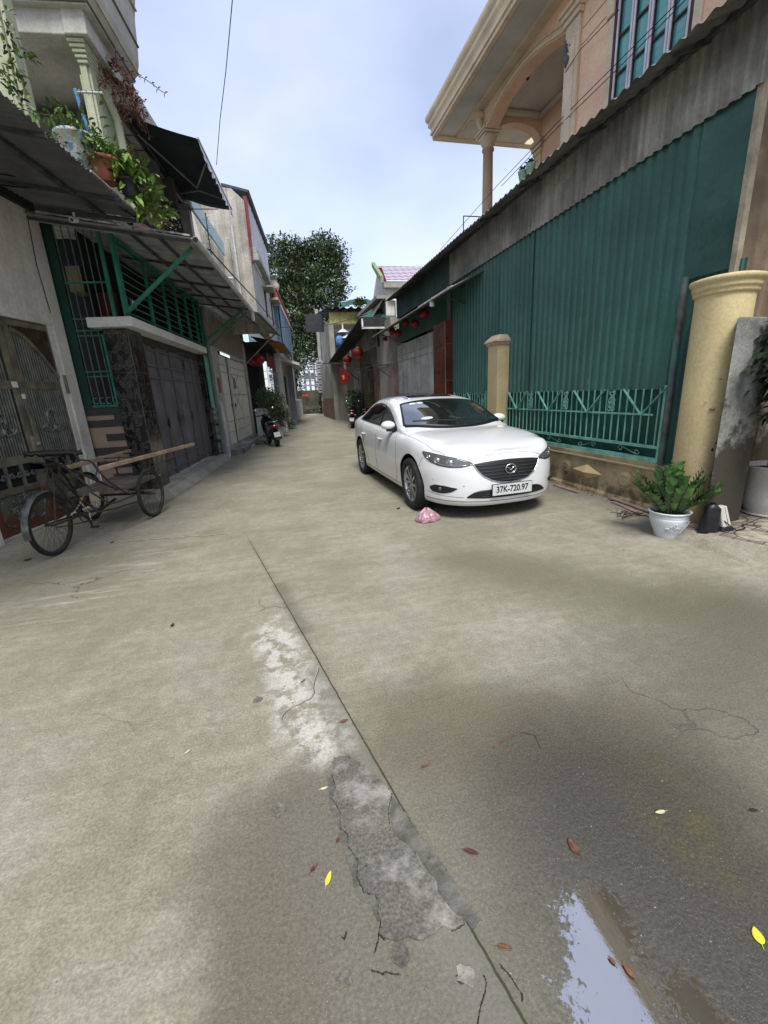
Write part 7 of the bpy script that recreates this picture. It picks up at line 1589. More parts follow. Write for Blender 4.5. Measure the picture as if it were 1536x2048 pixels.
# side glass
TOP = [(1.70,.975),(1.85,1.055),(2.05,1.15),(2.3,1.245),(2.6,1.305),(2.95,1.325),(3.3,1.30),(3.6,1.225),(3.85,1.115),(4.0,1.035)]
BOT = [(1.70,.962),(2.2,.975),(3.0,.995),(3.6,1.012),(4.0,1.028)]
for sg in (-1, 1):
    panel('side_window', glass, car, TOP, BOT, 's', .006, 44, 8, sg)
    line('window_trim', trimk, car, BOT, 's', .008, .005, sg); line('window_trim', trimk, car, TOP, 's', .007, .005, sg)
    line('window_pillar', trimk, car, [(2.62,.985),(2.56,1.15),(2.52,1.295)], 's', .020, .0, sg)
    line('window_pillar', trimk, car, [(1.90,.968),(1.93,1.09)], 's', .009, .004, sg)
    seam = mat('panel_gap', (0.06,0.06,0.06), rough=.8, bump=0)
    line('door_seam', seam, car, [(1.58,.24),(1.50,.36),(1.47,.6),(1.52,.80),(1.60,.93)], 's', .0032, .0, sg); line('door_seam', seam, car, [(2.60,.24),(2.60,.6),(2.62,.97)], 's', .0032, .0, sg)
    line('door_seam', seam, car, [(3.12,.25),(3.32,.55),(3.52,.74),(3.66,.86),(3.74,1.0)], 's', .0032, .0, sg)
    line('sill_seam', seam, car, [(1.36,.262),(2.3,.255),(3.35,.268)], 's', .004, .0, sg)
    for hu in (2.32, 3.42):
        hh = part('door_handle', paint, car, lambda m: m.tube([CW(off(ps_(hu+.20*t-.1, .80+.012*t, sg), .012+.022*math.sin(math.pi*t), Vector((0,sg,0)))) for t in [i/8 for i in range(9)]], .013, 8, rs=[.006,.011,.014,.015,.015,.015,.014,.011,.006]))
        part('handle_recess', seam, hh, lambda m: m.ball(CW(ps_(hu, .79, sg)[0]), .006, .055, .022))
    # mirror
    mpv = CW(off(ps_(1.80, .96, sg), .105, Vector((0,sg,0)))+Vector((0,0,.045)))
    mr = part('mirror', paint, car, lambda m: m.grid([[mpv+CV*sg*(.105*math.cos(a)*rr)+VZ*(.068*math.sin(a)*rr*(1.0 if math.sin(a) > 0 else .9))+CU*x_ for a in [2*math.pi*i/24 for i in range(24)]] for x_, rr in ((-.075,.01),(-.07,.45),(-.05,.75),(-.015,.95),(.03,1.0),(.045,.98))], close=True))
    part('mirror_glass', glass, mr, lambda m: m.grid([[mpv+CV*sg*(.096*math.cos(a)*rr)+VZ*(.060*math.sin(a)*rr)+CU*.046 for a in [2*math.pi*i/24 for i in range(24)]] for rr in (.01,1)], close=True))
    part('mirror_foot', trimk, mr, lambda m: m.tube([CW(off(ps_(1.84,.955,sg), -.01, Vector((0,sg,0)))), mpv-CV*sg*.085-VZ*.03-CU*.02, mpv-CV*sg*.03-VZ*.05-CU*.03, mpv+CV*sg*.04-VZ*.055-CU*.02], .03, 10, rs=[.05,.045,.038,.028]))
    # headlight
    s_ = 1 if sg > 0 else -1
    HT = [(-71,.792),(-62,.785),(-52,.768),(-42,.742),(-34,.712),(-28.5,.680)]; HB = [(-71,.780),(-67,.735),(-61,.690),(-53,.655),(-44,.638),(-36,.640),(-31,.656),(-28.5,.672)]
    if sg > 0: HT = [(-a, z) for a, z in reversed(HT)]; HB = [(-a, z) for a, z in reversed(HB)]
    hb_, hr_ = panel('headlight', mat('lamp_black', (0.10,0.105,0.105), rough=.12, var=.1, bump=0, coat=1, spec=.6), car, HT, HB, 'f', .003, 30, 8)
    lens_m = mat('lamp_silver', (0.70,0.72,0.72), rough=.15, metal=.8, var=.2, scale=30, bump=0)
    for (th, z, r_) in ((-44, .690, .046), (-54, .712, .040), (-62.5, .742, .030)):
        c = CW(off(pf(th*-s_ if sg > 0 else th, z), .006, OUTF(th*-s_ if sg > 0 else th))); tt = -th if sg > 0 else th; ax = CU*OUTF(tt).x+CV*OUTF(tt).y; sd_ = ax.cross(VZ).normalized()
        hl = part('lamp_bowl', lens_m, hb_, lambda m: m.grid([[c+sd_*(r_*rr*math.cos(a))+VZ*(r_*rr*.85*math.sin(a))+ax*dx for a in [2*math.pi*i/20 for i in range(20)]] for rr, dx in ((1.0,.004),(1.02,.001),(.80,.003),(.62,-.001),(.60,.003),(.3,.008),(.01,.010))], close=True))
    line('lamp_rim', trimk, hb_, HT, 'f', .0045, .003); line('lamp_rim', trimk, hb_, HB, 'f', .0045, .003)
    line('lamp_strip', chrome, hb_, [(s_*33,.658),(s_*39,.652),(s_*47,.655),(s_*56,.678)], 'f', .004, .006)
    # fog lamp recess
    FT = [(-61,.395),(-56,.425),(-48,.422),(-38.5,.400)]; FB = [(-61,.372),(-58,.338),(-50,.330),(-43,.352),(-38.5,.392)]
    if sg > 0: FT = [(-a, z) for a, z in reversed(FT)]; FB = [(-a, z) for a, z in reversed(FB)]
    fg_, _ = panel('fog_lamp', trimk, car, FT, FB, 'f', .004, 16, 6)
    line('fog_rim', chrome, fg_, FT, 'f', .0045, .005)
    c = CW(off(pf(s_*51, .378), .010, OUTF(s_*51))); part('fog_bulb', mat('fog_glass', (0.12,0.12,0.12), rough=.1, metal=.6, bump=0), fg_, lambda m: m.ball(c, .026, .012, .026))
    for th, z in ((34, .43), (57, .50)): part('parking_sensor', mat('sensor_white', (0.55,0.56,0.56), rough=.4, bump=0), car, lambda m: m.ball(CW(off(pf(s_*th, z), .001, OUTF(s_*th))), .009, .005, .009))
    line('bumper_seam', seam, car, [(s_*70,.728),(s_*73,.66),(s_*74,.60)], 'f', .003, 0)
# grille
GT = [(-27.5,.668),(-20,.684),(-10,.694),(0,.698),(10,.694),(20,.684),(27.5,.668)]; GB = [(-27.5,.660),(-25,.600),(-21,.535),(-15,.482),(-8,.452),(0,.442),(8,.452),(15,.482),(21,.535),(25,.600),(27.5,.660)]
grl, grow = panel('grille', trimk, car, GT, GB, 'f', .004, 44, 10)
for k in range(6):
    z_ = .468+.036*k; xs_ = [x for x in [i*.5 for i in range(-55,56)] if lerpc(GB, x) < z_ < lerpc(GT, x)]
    if xs_: line('slat', mat('grille_slat', (0.035,0.036,0.038), rough=.35, bump=0), grl, [(xs_[0]+.6,z_),(0,z_+.004),(xs_[-1]-.6,z_)], 'f', .006, .009)
line('chrome_wing', chrome, car, [(-30,.672)]+GB+[(30,.672)], 'f', .0065, .007, n=4)
# bonnet front shut line and bonnet edges
line('bonnet_seam', seam, car, [(-32,.695),(-26,.735),(-14,.757),(0,.762),(14,.757),(26,.735),(32,.695)], 'f', .0026, .0, n=8)
for sg in (-1, 1): line('bonnet_seam', seam, car, [(.24,sg*.66),(.45,sg*.755),(.8,sg*.79),(1.15,sg*.80),(1.40,sg*.80)], 't', .003, -.001, n=6)
# lower intake, lip, plate
IT = [(-32,.300),(-27,.352),(-22,.372),(0,.380),(22,.372),(27,.352),(32,.300)]; IB = [(-32,.290),(-20,.280),(0,.276),(20,.280),(32,.290)]
intake, _ = panel('lower_intake', trimk, car, IT, IB, 'f', .005, 40, 6)
for k in range(3): line('slat', MATS['grille_slat'], intake, [(-22+k*2,.30+.02*k),(0,.30+.02*k),(22-k*2,.30+.02*k)], 'f', .004, .010)
line('splitter_shadow', seam, car, [(-66,.252),(-40,.243),(0,.238),(40,.243),(66,.252)], 'f', .004, 0, n=8)
line('bumper_crease', seam, car, [(-64,.330),(-56,.308),(-44,.296),(-34,.292)], 'f', .0028, -.001)
pc_ = off(pf(0,.372), .030, Vector((-1,0,0))); pw, ph = .255, .062
pn = Vector((-1,0,-.02)).normalized(); P0_ = CW(pc_); ax = CV; az = VZ; no = -CU
nps = part('number_plate', mat('plate_white', (0.60,0.62,0.61), rough=.45, var=.04, bump=0), car, lambda m: m.prism([P0_-ax*pw-az*ph, P0_+ax*pw-az*ph, P0_+ax*pw+az*ph, P0_-ax*pw+az*ph], no*.006))
part('plate_frame', trimk, nps, lambda m: (m.bar(P0_-ax*pw-az*ph, P0_+ax*pw-az*ph, .009, .012), m.bar(P0_-ax*pw+az*ph, P0_+ax*pw+az*ph, .009, .012), m.bar(P0_-ax*pw-az*ph, P0_-ax*pw+az*ph, .009, .012), m.bar(P0_+ax*pw-az*ph, P0_+ax*pw+az*ph, .009, .012)))
ink = mat('black_ink', (0.01,0.01,0.01), rough=.5, var=0, fine=0, bump=0)
text('registration', '37K-720.97', nps, ink, P0_+no*.0075, ax, az, .102, sx=.86, bold=.0018)
# badge
bc = CW(off(pf(0,.592), .022, Vector((-1,0,0))))
bd = part('badge', chrome, grl, lambda m: m.tube([bc+CV*(.066*math.cos(a))+VZ*(.053*math.sin(a)) for a in [2*math.pi*i/32 for i in range(33)]], .0075, 8))
def wing(m):
    for sg in (-1, 1): m.tube([bc+CV*sg*.060+VZ*.022, bc+CV*sg*.038+VZ*.016, bc+CV*sg*.018+VZ*.004, bc-VZ*.020], .006, 8, rs=[.004,.0065,.007,.005])
part('badge_wing', chrome, grl, wing)
# wheels
def wheel(u_, sg):
    c = CW((u_, sg*.805, WR-.004)); w_ = .105
    def ring_(prof, n=48): return [[c+CU*(r_*math.cos(a))+VZ*(r_*math.sin(a))+CV*sg*x_ for a in [2*math.pi*i/n for i in range(n)]] for r_, x_ in prof]
    wh = part('wheel', rubber, car, lambda m: m.grid(ring_([(.225,-w_),(.29,-w_*1.05),(.325,-w_*.95),(.338,-w_*.7),(.339,0),(.338,w_*.7),(.325,w_*.95),(.29,w_*1.02),(.235,w_*.85),(.228,w_*.7)]), close=True))
    part('rim', alloy, wh, lambda m: (m.grid(ring_([(.236,w_*.86),(.230,w_*.92),(.220,w_*.80),(.214,w_*.3),(.213,-w_)]), close=True)))
    part('brake_disc', mat('disc_dark', (0.07,0.065,0.06), rough=.5, metal=.5, bump=0), wh, lambda m: m.grid(ring_([(.01,-.01),(.215,-.01)]), close=True))
    def sp(m):
        for i in range(5):
            for dq in (-.17, .17):
                a = 2*math.pi*i/5+dq+.3; a2 = 2*math.pi*i/5+dq*1.75+.3
                p0 = c+(CU*math.cos(a)+VZ*math.sin(a))*.045+CV*sg*w_*.58; p1 = c+(CU*math.cos(a2)+VZ*math.sin(a2))*.150+CV*sg*w_*.72; p2 = c+(CU*math.cos(a2)+VZ*math.sin(a2))*.222+CV*sg*w_*.80
                m.bar(p0, p1, .030, .022, up=tuple(CV)); m.bar(p1, p2, .026, .020, up=tuple(CV))
    part('spokes', alloy, wh, sp)
    part('hub_cap', alloy, wh, lambda m: m.grid(ring_([(.065,w_*.45),(.062,w_*.70),(.03,w_*.76),(.01,w_*.76)], 20), close=True))
    part('wheel_nuts', trimk, wh, lambda m: [m.ball(c+(CU*math.cos(a)+VZ*math.sin(a))*.047+CV*sg*w_*.70, .008, n=6, m=4) for a in [2*math.pi*i/5 for i in range(5)]])
for u_ in WU:
    for sg in (-1, 1): wheel(u_, sg)
for sg in (-1, 1):
    panel('tail_light', mat('tail_red', (0.25,0.01,0.01), rough=.2, coat=1, bump=0), car, [(4.35,.90),(4.55,.92),(4.7,.92)], [(4.35,.88),(4.55,.80),(4.7,.78)], 's', .004, 10, 5, sg)
    rows = [[CW((WU[k]+.382*math.cos(a), sg*(.60), .345+.382*math.sin(a))) for a in [math.pi*i/16 for i in range(17)]] for k in (0,)]
part('underbody', trimk, car, lambda m: m.grid([[CW((u_, v_, .20)) for v_ in (-.62,.62)] for u_ in (.3,4.6)]) if False else m.hexa([CW(p) for p in ((.25,-.6,.17),(4.6,-.6,.17),(4.6,.6,.17),(.25,.6,.17),(.25,-.6,.24),(4.6,-.6,.24),(4.6,.6,.24),(.25,.6,.24))]))
# ================================================================ CARGO TRICYCLE
FC = Fr((G(118,1108).x, G(118,1108).y), 9.5, 1)
def T(u, v, d): h = FC.hit(u, v, d); return FC(h[0], d, h[1])
rust = mat('rusty_tube', (0.060,0.050,0.042), rough=.6, var=.45, scale=14, bump=.2, metal=.2, dirt=(0.13,0.06,0.03), damt=.2, dscale=12)
wood = mat('raw_plank', (0.42,0.30,0.20), rough=.8, var=.25, scale=5, bump=.3, bscale=50, dirt=(0.22,0.13,0.08), damt=.25, dscale=7)
deckm = mat('old_deck', (0.17,0.135,0.115), rough=.85, var=.4, scale=7, bump=.3)
tri = thing('cargo_tricycle', 'old black cargo tricycle with two raw planks along its sides, parked at the iron gate', 'tricycle', FC(0,0,0))
def cwheel(s, d, r_, toe=0.0):
    c = FC(s, d, r_); U_ = (FC.S*math.cos(toe)+FC.D*math.sin(toe)).normalized(); A_ = U_.cross(VZ).normalized()
    def rg_(prof, n=44): return [[c+U_*(q*math.cos(a))+VZ*(q*math.sin(a))+A_*x_ for a in [2*math.pi*i/n for i in range(n)]] for q, x_ in prof]
    w_ = part('wheel', rubber, tri, lambda m: m.grid(rg_([(r_-.036,-.014),(r_-.02,-.022),(r_-.004,-.014),(r_,0),(r_-.004,.014),(r_-.02,.022),(r_-.036,.014),(r_-.036,-.014)]), close=True))
    part('rim', rust, w_, lambda m: m.grid(rg_([(r_-.036,-.015),(r_-.05,-.013),(r_-.05,.013),(r_-.036,.015)]), close=True))
    part('hub', rust, w_, lambda m: m.tube([c-A_*.055, c-A_*.05, c+A_*.05, c+A_*.055], .02, 10, rs=[.012,.022,.022,.012]))
    def spk(m):
        for i in range(32):
            a = 2*math.pi*i/32; b_ = a+(.45 if i % 4 < 2 else -.45); sd_ = .04 if i % 2 else -.04
            m.tube([c+A_*sd_+(U_*math.cos(b_)+VZ*math.sin(b_))*.02, c+(U_*math.cos(a)+VZ*math.sin(a))*(r_-.045)], .0016, 4, cap=False)
    part('spokes', rust, w_, spk)
    return c
R0 = .335
c0 = cwheel(0, 0, R0); 
hn = FC.hit(310, 1031, .42); sF = G(312,1032); sF = (sF-FC.o).dot(FC.S); dF = (G(312,1032)-FC.o).dot(FC.D); 
cN = cwheel(sF, dF, R0, .05); cF_ = cwheel(sF+.08, dF-.86, R0, -.03)
part('mudguard', mat('worn_tin', (0.20,0.21,0.20), rough=.5, var=.5, scale=10, metal=.4, dirt=(0.06,0.05,0.04), damt=.4, dscale=12), tri, lambda m: m.grid([[c0+FC.S*((R0+.025-.008*abs(q))*math.cos(a))+VZ*((R0+.025-.008*abs(q))*math.sin(a))+FC.D*(.034*q) for q in (-1,-.5,0,.5,1)] for a in [R(15+175*i/26) for i in range(27)]]))
hub = c0; seat = FC(.20, 0, .90); bb = FC(.50, 0, .30); hd = FC(1.0, 0, .62)
tb = lambda *p, r=.014, n=8: (lambda m: m.tube(list(p), r, n))
part('saddle', mat('black_vinyl', (0.015,0.015,0.016), rough=.4, bump=.1), tri, lambda m: m.grid([[FC(.02+.30*t, w_*(.085-.065*t**1.3)*1.0, .97+.02*math.cos(t*3)-.035*abs(w_)**2) for w_ in (-1,-.6,0,.6,1)]+[FC(.02+.30*t, w_*(.07-.055*t**1.3), .925+.01*t) for w_ in (.9,0,-.9)] for t in [i/8 for i in range(9)]], close=True))
part('saddle_springs', rust, tri, lambda m: [m.tube(spiral(FC(.07,d_,.87)+Vector((0,0,0)), .018, .018, 0, 1440, 36, FC.S, FC.D)[:1]+[FC(.07,d_,.87)+FC.S*.018*math.cos(a*.9)+FC.D*.018*math.sin(a*.9)+VZ*(.0022*a) for a in range(26)], .003, 4) for d_ in (-.05,.05)])
part('frame', rust, tri, tb(seat+VZ*.05, FC(.26,0,.70), bb, r=.017))
part('frame', rust, tri, tb(seat-VZ*.04, FC(.30,.0,.80)*1, FC(.62,0,.42), FC(.75,0,.33), r=.015))
for d_ in (-.05,.05):
    part('frame_stay', rust, tri, tb(FC(.20,d_*.5,.86), FC(0,d_,R0), r=.009)); part('frame_stay', rust, tri, tb(FC(0,d_,R0), FC(.50,d_,.30), r=.011))
part('frame', rust, tri, tb(bb, FC(.95,.0,.26), FC(sF-.1,0,.30), r=.018))
part('frame', rust, tri, tb(FC(.30,.02,.92), FC(.55,.08,.78), FC(.92,.24,.50), FC(1.1,.32,.44), FC(sF,.34,.36), r=.014))
part('frame', rust, tri, tb(FC(.30,-.02,.92), FC(.55,-.1,.78), FC(.92,-.26,.50), FC(sF,-.36,.36), r=.014))
part('axle', rust, tri, tb(cN, cF_, r=.018))
part('crank', rust, tri, lambda m: (m.tube([bb-FC.D*.07, bb+FC.D*.07], .025, 10), m.bar(bb+FC.D*.07, bb+FC.D*.075-VZ*.16+FC.S*.04, .02, .012), m.bar(bb+FC.D*.09-VZ*.16+FC.S*.0, bb+FC.D*.17-VZ*.16+FC.S*.0, .05, .02)))
part('chainwheel', rust, tri, lambda m: m.tube([bb+FC.D*.045+FC.S*.09*math.cos(a)+VZ*.09*math.sin(a) for a in [2*math.pi*i/24 for i in range(25)]], .007, 6))
part('drive_chain', rust, tri, lambda m: (m.tube([bb+FC.D*.045+VZ*.09, FC(0,.045,R0+.04)], .006, 5), m.tube([bb+FC.D*.045-VZ*.09, FC(0,.045,R0-.04)], .006, 5)))
# long push bar wrapped in black rags behind the saddle, bent side bars
hbz = 1.07
p0, p1 = T(46,908,-.30), T(164,906,.10)
part('wrapped_bar', MATS['black_vinyl'], tri, lambda m: m.tube([p0.lerp(p1, i/16)+VZ*random.uniform(-.012,.012) for i in range(17)], .035, 9, rs=[random.uniform(.022,.042) for _ in range(17)]))
part('bent_bar', rust, tri, tb(T(86,918,0), T(104,920,0), T(118,929,0), T(127,930,0), T(134,935,.05), r=.010)); part('bent_bar', rust, tri, tb(T(150,910,.1), T(160,920,.15), T(178,921,.2), T(188,928,.28), T(197,940,.34), r=.010))
part('bent_bar', rust, tri, tb(T(124,914,0), T(133,926,.03), T(137,918,.05), T(136,910,.05), r=.007))
part('side_loop', rust, tri, tb(T(130,936,.05), T(150,950,.12), T(176,972,.2), T(184,982,.24), r=.010)); part('side_loop', rust, tri, tb(T(186,927,.34), T(197,943,.36), T(220,965,.36), T(252,985,.36), T(265,988,.36), r=.010))
part('side_loop', rust, tri, tb(T(183,985,.3), T(220,1008,.36), T(245,1000,.38), T(268,990,.4), r=.011)); part('side_loop', rust, tri, tb(T(180,1008,.2), T(195,1024,.25), T(230,1017,.33), T(275,1003,.40), r=.011))
part('side_loop', rust, tri, tb(T(200,925,.34), T(212,922,.34), T(228,930,.34), T(238,950,.34), r=.009))
# deck
dk_ = T(210,968,.0)
for i in range(5): part('deck_plank', deckm, tri, lambda m: m.hexa([FC(.93+.0,-.36+.145*i,.475), FC(1.95,-.36+.145*i,.475), FC(1.95,-.36+.145*i+.135,.475), FC(.93,-.36+.145*i+.135,.475), FC(.93,-.36+.145*i,.497), FC(1.95,-.36+.145*i,.497), FC(1.95,-.36+.145*i+.135,.497), FC(.93,-.36+.145*i+.135,.497)]))
part('deck_edge', deckm, tri, lambda m: (m.bar(FC(.93,-.37,.46), FC(.93,.37,.46), .04, .03), m.bar(FC(.95,-.30,.40), FC(1.95,-.30,.40), .03, .03)))
# front rack
fr0 = T(303,917,.36); fr1 = T(364,915,.36); fz = fr1
rk = lambda s, d, z: FC(s, d, z)
sR = FC.hit(364,916,.36); 
part('front_rack', rust, tri, lambda m: [m.tube([FC(1.55,d_,.56), FC(1.75,d_,.80), FC(2.3,d_,.80), FC(2.05,d_,.46)], .009, 6) for d_ in (-.36,.36)]+[m.tube([FC(s_,-.36,z_), FC(s_,.36,z_)], .008, 6) for s_, z_ in ((1.75,.80),(2.3,.80),(2.05,.46))]+[m.tube([FC(1.62,d_,.64), FC(2.2,d_,.67)], .007, 6) for d_ in (-.36,.36)]+[m.tube([FC(1.75+.18*i,.36,.80), FC(1.66+.14*i,.36,.48)], .006, 5) for i in range(1,3)])
def plank(a, b_, th, wd, label):
    t = MB(); t.bar(a, b_, th, wd); o = t.build('plank', wood, loc=a, bevel=.008); tag(o, label, 'plank', 'raw planks on the tricycle'); return o
pa, pb = T(200,938,.36), T(388,887,.36); pb.z = min(pb.z, 1.05)
hA = FC.hit(200,937,.36); hB = FC.hit(388,888,.36)
plank(FC(hA[0],.36,hA[1]), FC(hB[0],.36,hB[1]), .035, .055, 'nearer long raw wooden plank fixed along the street side of the tricycle')
hA = FC.hit(125,938,-.30); hB = FC.hit(341,880,-.36)
plank(FC(hA[0]+.1,-.30,hA[1]), FC(hB[0],-.36,hB[1]), .04, .055, 'farther raw wooden plank along the gate side of the tricycle')
part('tin_box', mat('beige_box', (0.30,0.25,0.18), rough=.7, var=.2, scale=9), tri, lambda m: (lambda q: m.box(q.x-.045, q.x+.045, q.y-.03, q.y+.03, q.z-.05, q.z+.055))(T(190,994,.22)), bevel=.004)
part('paper_tag', MATS['paper_white'], tri, lambda m: (lambda q: m.box(q.x-.02, q.x+.02, q.y-.004, q.y, q.z-.02, q.z+.02))(T(97,931,-.05)))
chn = thing('lock_chain', 'shiny steel lock chain looped through the tricycle rear wheel and frame', 'chain', T(160,1010,.05))
cp_ = [T(u, v, .06) for u, v in ((142,1030),(150,1022),(158,1010),(164,1000),(167,992),(160,1004),(166,1010),(174,1018),(180,1028),(181,1038),(180,1046))]
def links(m):
    P = []
    for a, b_ in zip(cp_[:-1], cp_[1:]):
        n = max(1, int((a-b_).length/.022))
        for i in range(n): P.append((a.lerp(b_, i/n), (b_-a).normalized()))
    for i, (p, d) in enumerate(P):
        u_ = d.cross(FC.D if i % 2 else VZ); u_ = u_.normalized() if u_.length > .01 else VZ
        m.tube([p+d*.014*math.cos(a)+u_*.008*math.sin(a) for a in [2*math.pi*k/8 for k in range(9)]], .0026, 4, cap=False)
part('links', chrome, chn, links); part('padlock', mat('brass', (0.35,0.25,0.1), rough=.4, metal=.7), chn, lambda m: m.ball(T(163,998,.08), .02, .012, .024))

# ================================================================ SCOOTERS
def scooter(loc, rz, label, body_c, accent, lean=0.0):
    t = thing('motor_scooter', label, 'scooter', loc, 'scooters parked along the street')
    Rm = Matrix.Rotation(rz, 3, 'Z') @ Matrix.Rotation(lean, 3, 'Y')
    X = lambda x, y, z: Vector(loc)+Rm @ Vector((x, y, z))
    key = 'scoot_%02d%02d%02d' % tuple(int(c*99) for c in body_c); bmat_ = mat(key, body_c, rough=.25, var=.1, scale=6, bump=0, coat=.6)
    amat = mat('acc_%02d%02d%02d' % tuple(int(c*99) for c in accent), accent, rough=.25, var=.1, bump=0, coat=.5)
    def wh(yc):
        c = (0, yc, .24)
        w_ = part('wheel', rubber, t, lambda m: m.grid([[X(x_, yc+q*math.cos(a), .24+q*math.sin(a)) for a in [2*math.pi*i/28 for i in range(28)]] for q, x_ in ((.17,-.04),(.215,-.05),(.24,-.03),(.245,0),(.24,.03),(.215,.05),(.17,.04))], close=True))
        part('rim', alloy, w_, lambda m: (m.grid([[X(x_, yc+q*math.cos(a), .24+q*math.sin(a)) for a in [2*math.pi*i/20 for i in range(20)]] for q, x_ in ((.172,-.03),(.05,-.02),(.05,.02),(.172,.03))], close=True)))
    wh(0); wh(1.26)
    def loft(m, secs, n=14):
        m.grid([[X(hw*math.copysign(abs(math.cos(a))**.8, math.cos(a)), y_, zc_+hh*math.copysign(abs(math.sin(a))**.8, math.sin(a))) for a in [2*math.pi*i/n for i in range(n)]] for (y_, zc_, hw, hh) in secs], close=True)
    part('body', bmat_, t, lambda m: loft(m, [(-.26,.70,.02,.02),(-.24,.69,.10,.06),(-.12,.62,.15,.13),(.1,.55,.17,.17),(.35,.48,.17,.20),(.5,.42,.15,.17),(.58,.36,.13,.10)]))
    part('floor', trimk, t, lambda m: loft(m, [(.45,.30,.15,.05),(.8,.28,.16,.05),(1.0,.34,.14,.06)]))
    part('front_shield', bmat_, t, lambda m: loft(m, [(.92,.32,.12,.04),(.98,.45,.20,.05),(1.02,.6,.21,.05),(1.02,.75,.18,.05),(1.0,.88,.10,.05),(1.0,.93,.04,.02)] if False else [(.93,.62,.20,.30),(.98,.64,.21,.32),(1.05,.66,.17,.28),(1.12,.68,.08,.18),(1.15,.7,.01,.05)]))
    part('seat', MATS['black_vinyl'], t, lambda m: loft(m, [(-.20,.80,.05,.02),(-.15,.80,.11,.035),(.1,.79,.13,.04),(.35,.77,.12,.04),(.52,.74,.09,.03),(.55,.73,.02,.01)]))
    part('front_mudguard', bmat_, t, lambda m: m.grid([[X(x_, 1.26+.28*math.cos(a), .24+.28*math.sin(a)) for x_ in (-.06,0,.06)] for a in [R(20+i*12) for i in range(12)]]))
    part('fork', alloy, t, lambda m: [m.tube([X(s_*.06,1.26,.24), X(s_*.05,1.05,.72)], .018, 8) for s_ in (-1,1)])
    part('handlebar', bmat_, t, lambda m: loft(m, [(.93,.95,.03,.02),(.98,.97,.12,.06),(1.06,.95,.10,.06),(1.12,.92,.03,.03)]))
    part('grip', trimk, t, lambda m: [m.tube([X(s_*.10,.98,.98), X(s_*.33,.92,.99)], .018, 8) for s_ in (-1,1)])
    for s_ in (-1, 1):
        mr_ = part('mirror', trimk, t, lambda m: (m.tube([X(s_*.22,.96,1.0), X(s_*.27,.98,1.14)], .007, 6), m.ball(X(s_*.29,.98,1.18), .06, .025, .045)))
        part('mirror_glass', chrome, mr_, lambda m: m.ball(X(s_*.29,.965,1.18), .05, .018, .036))
    part('tail_light', mat('tail_red', (0.25,0.01,0.01), rough=.2), t, lambda m: loft(m, [(-.29,.66,.03,.02),(-.28,.66,.11,.045),(-.22,.66,.13,.05),(-.18,.66,.05,.02)]))
    part('tail_trim', amat, t, lambda m: [m.tube([X(s_*.13,-.22,.62), X(s_*.16,-.05,.58), X(s_*.165,.2,.60)], .02, 6) for s_ in (-1,1)])
    part('grab_rail', alloy, t, lambda m: m.tube([X(-.12,.05,.80), X(-.13,-.2,.81), X(0,-.27,.80), X(.13,-.2,.81), X(.12,.05,.80)], .013, 8))
    pl_ = part('number_plate', MATS['plate_white'], t, lambda m: m.hexa([X(x_, y_, z_) for x_, y_, z_ in ((-.095,-.31,.34),(.095,-.31,.34),(.095,-.30,.34),(-.095,-.30,.34),(-.095,-.275,.48),(.095,-.275,.48),(.095,-.265,.48),(-.095,-.265,.48))]))
    part('plate_marks', ink, pl_, lambda m: [m.bar(X(-.06+.03*i,-.304+.012*k,.375+.055*k), X(-.045+.03*i,-.296+.012*k,.405+.055*k), .006) for i in range(5) for k in (0,1)])
    part('rear_mudguard', trimk, t, lambda m: m.grid([[X(x_, -.02+.29*math.cos(a), .24+.29*math.sin(a)) for x_ in (-.07,0,.07)] for a in [R(70+i*10) for i in range(12)]]))
    part('exhaust', mat('exhaust_grey', (0.10,0.10,0.10), rough=.4, metal=.6), t, lambda m: m.tube([X(.12,.45,.22), X(.14,.2,.22), X(.14,-.1,.28), X(.14,-.28,.32)], .04, 10, rs=[.02,.045,.05,.035]))
    part('engine', steel_dark, t, lambda m: loft(m, [(-.05,.26,.05,.05),(.1,.28,.10,.09),(.35,.3,.10,.10),(.45,.3,.05,.05)]))
    part('kick_stand', steel_dark, t, lambda m: m.tube([X(-.08,.35,.2), X(-.2,.40,.01)], .012, 6))
    return t
q = G(556,893); scooter((q.x, q.y, 0), R(12), 'black scooter with red tail lamp seen from behind, beside the white planter wall', (0.012,0.012,0.014), (0.22,0.02,0.05), R(-6))
q = G(700,857); scooter((q.x+.1, q.y, 0), R(-12), 'dark scooter with red tail parked in front of the old row house, nearer the flag', (0.02,0.02,0.022), (0.6,0.6,0.6), R(4))
q = G(722,852); scooter((q.x+.15, q.y-.5, 0), R(-28), 'dark scooter with raised mirrors just behind the car boot, beside another scooter', (0.025,0.027,0.03), (0.35,0.36,0.38), R(3))
q = G(592,828); scooter((q.x-.4, q.y-1.5, 0), R(100), 'glossy dark red scooter half hidden by the left wall at the street end', (0.22,0.01,0.02), (0.7,0.7,0.7), 0)
mb = MB(); crown(mb, [(PX(716,812,3.95),.42,.5,1),(PX(708,800,3.95),.3,.4,.5)], 1500, .16, 15)
tag(mb.build('potted_bush', leafs, loc=PX(714,830,3.95), recalc=False), 'dark bush growing behind the scooters against the white door', 'bush')

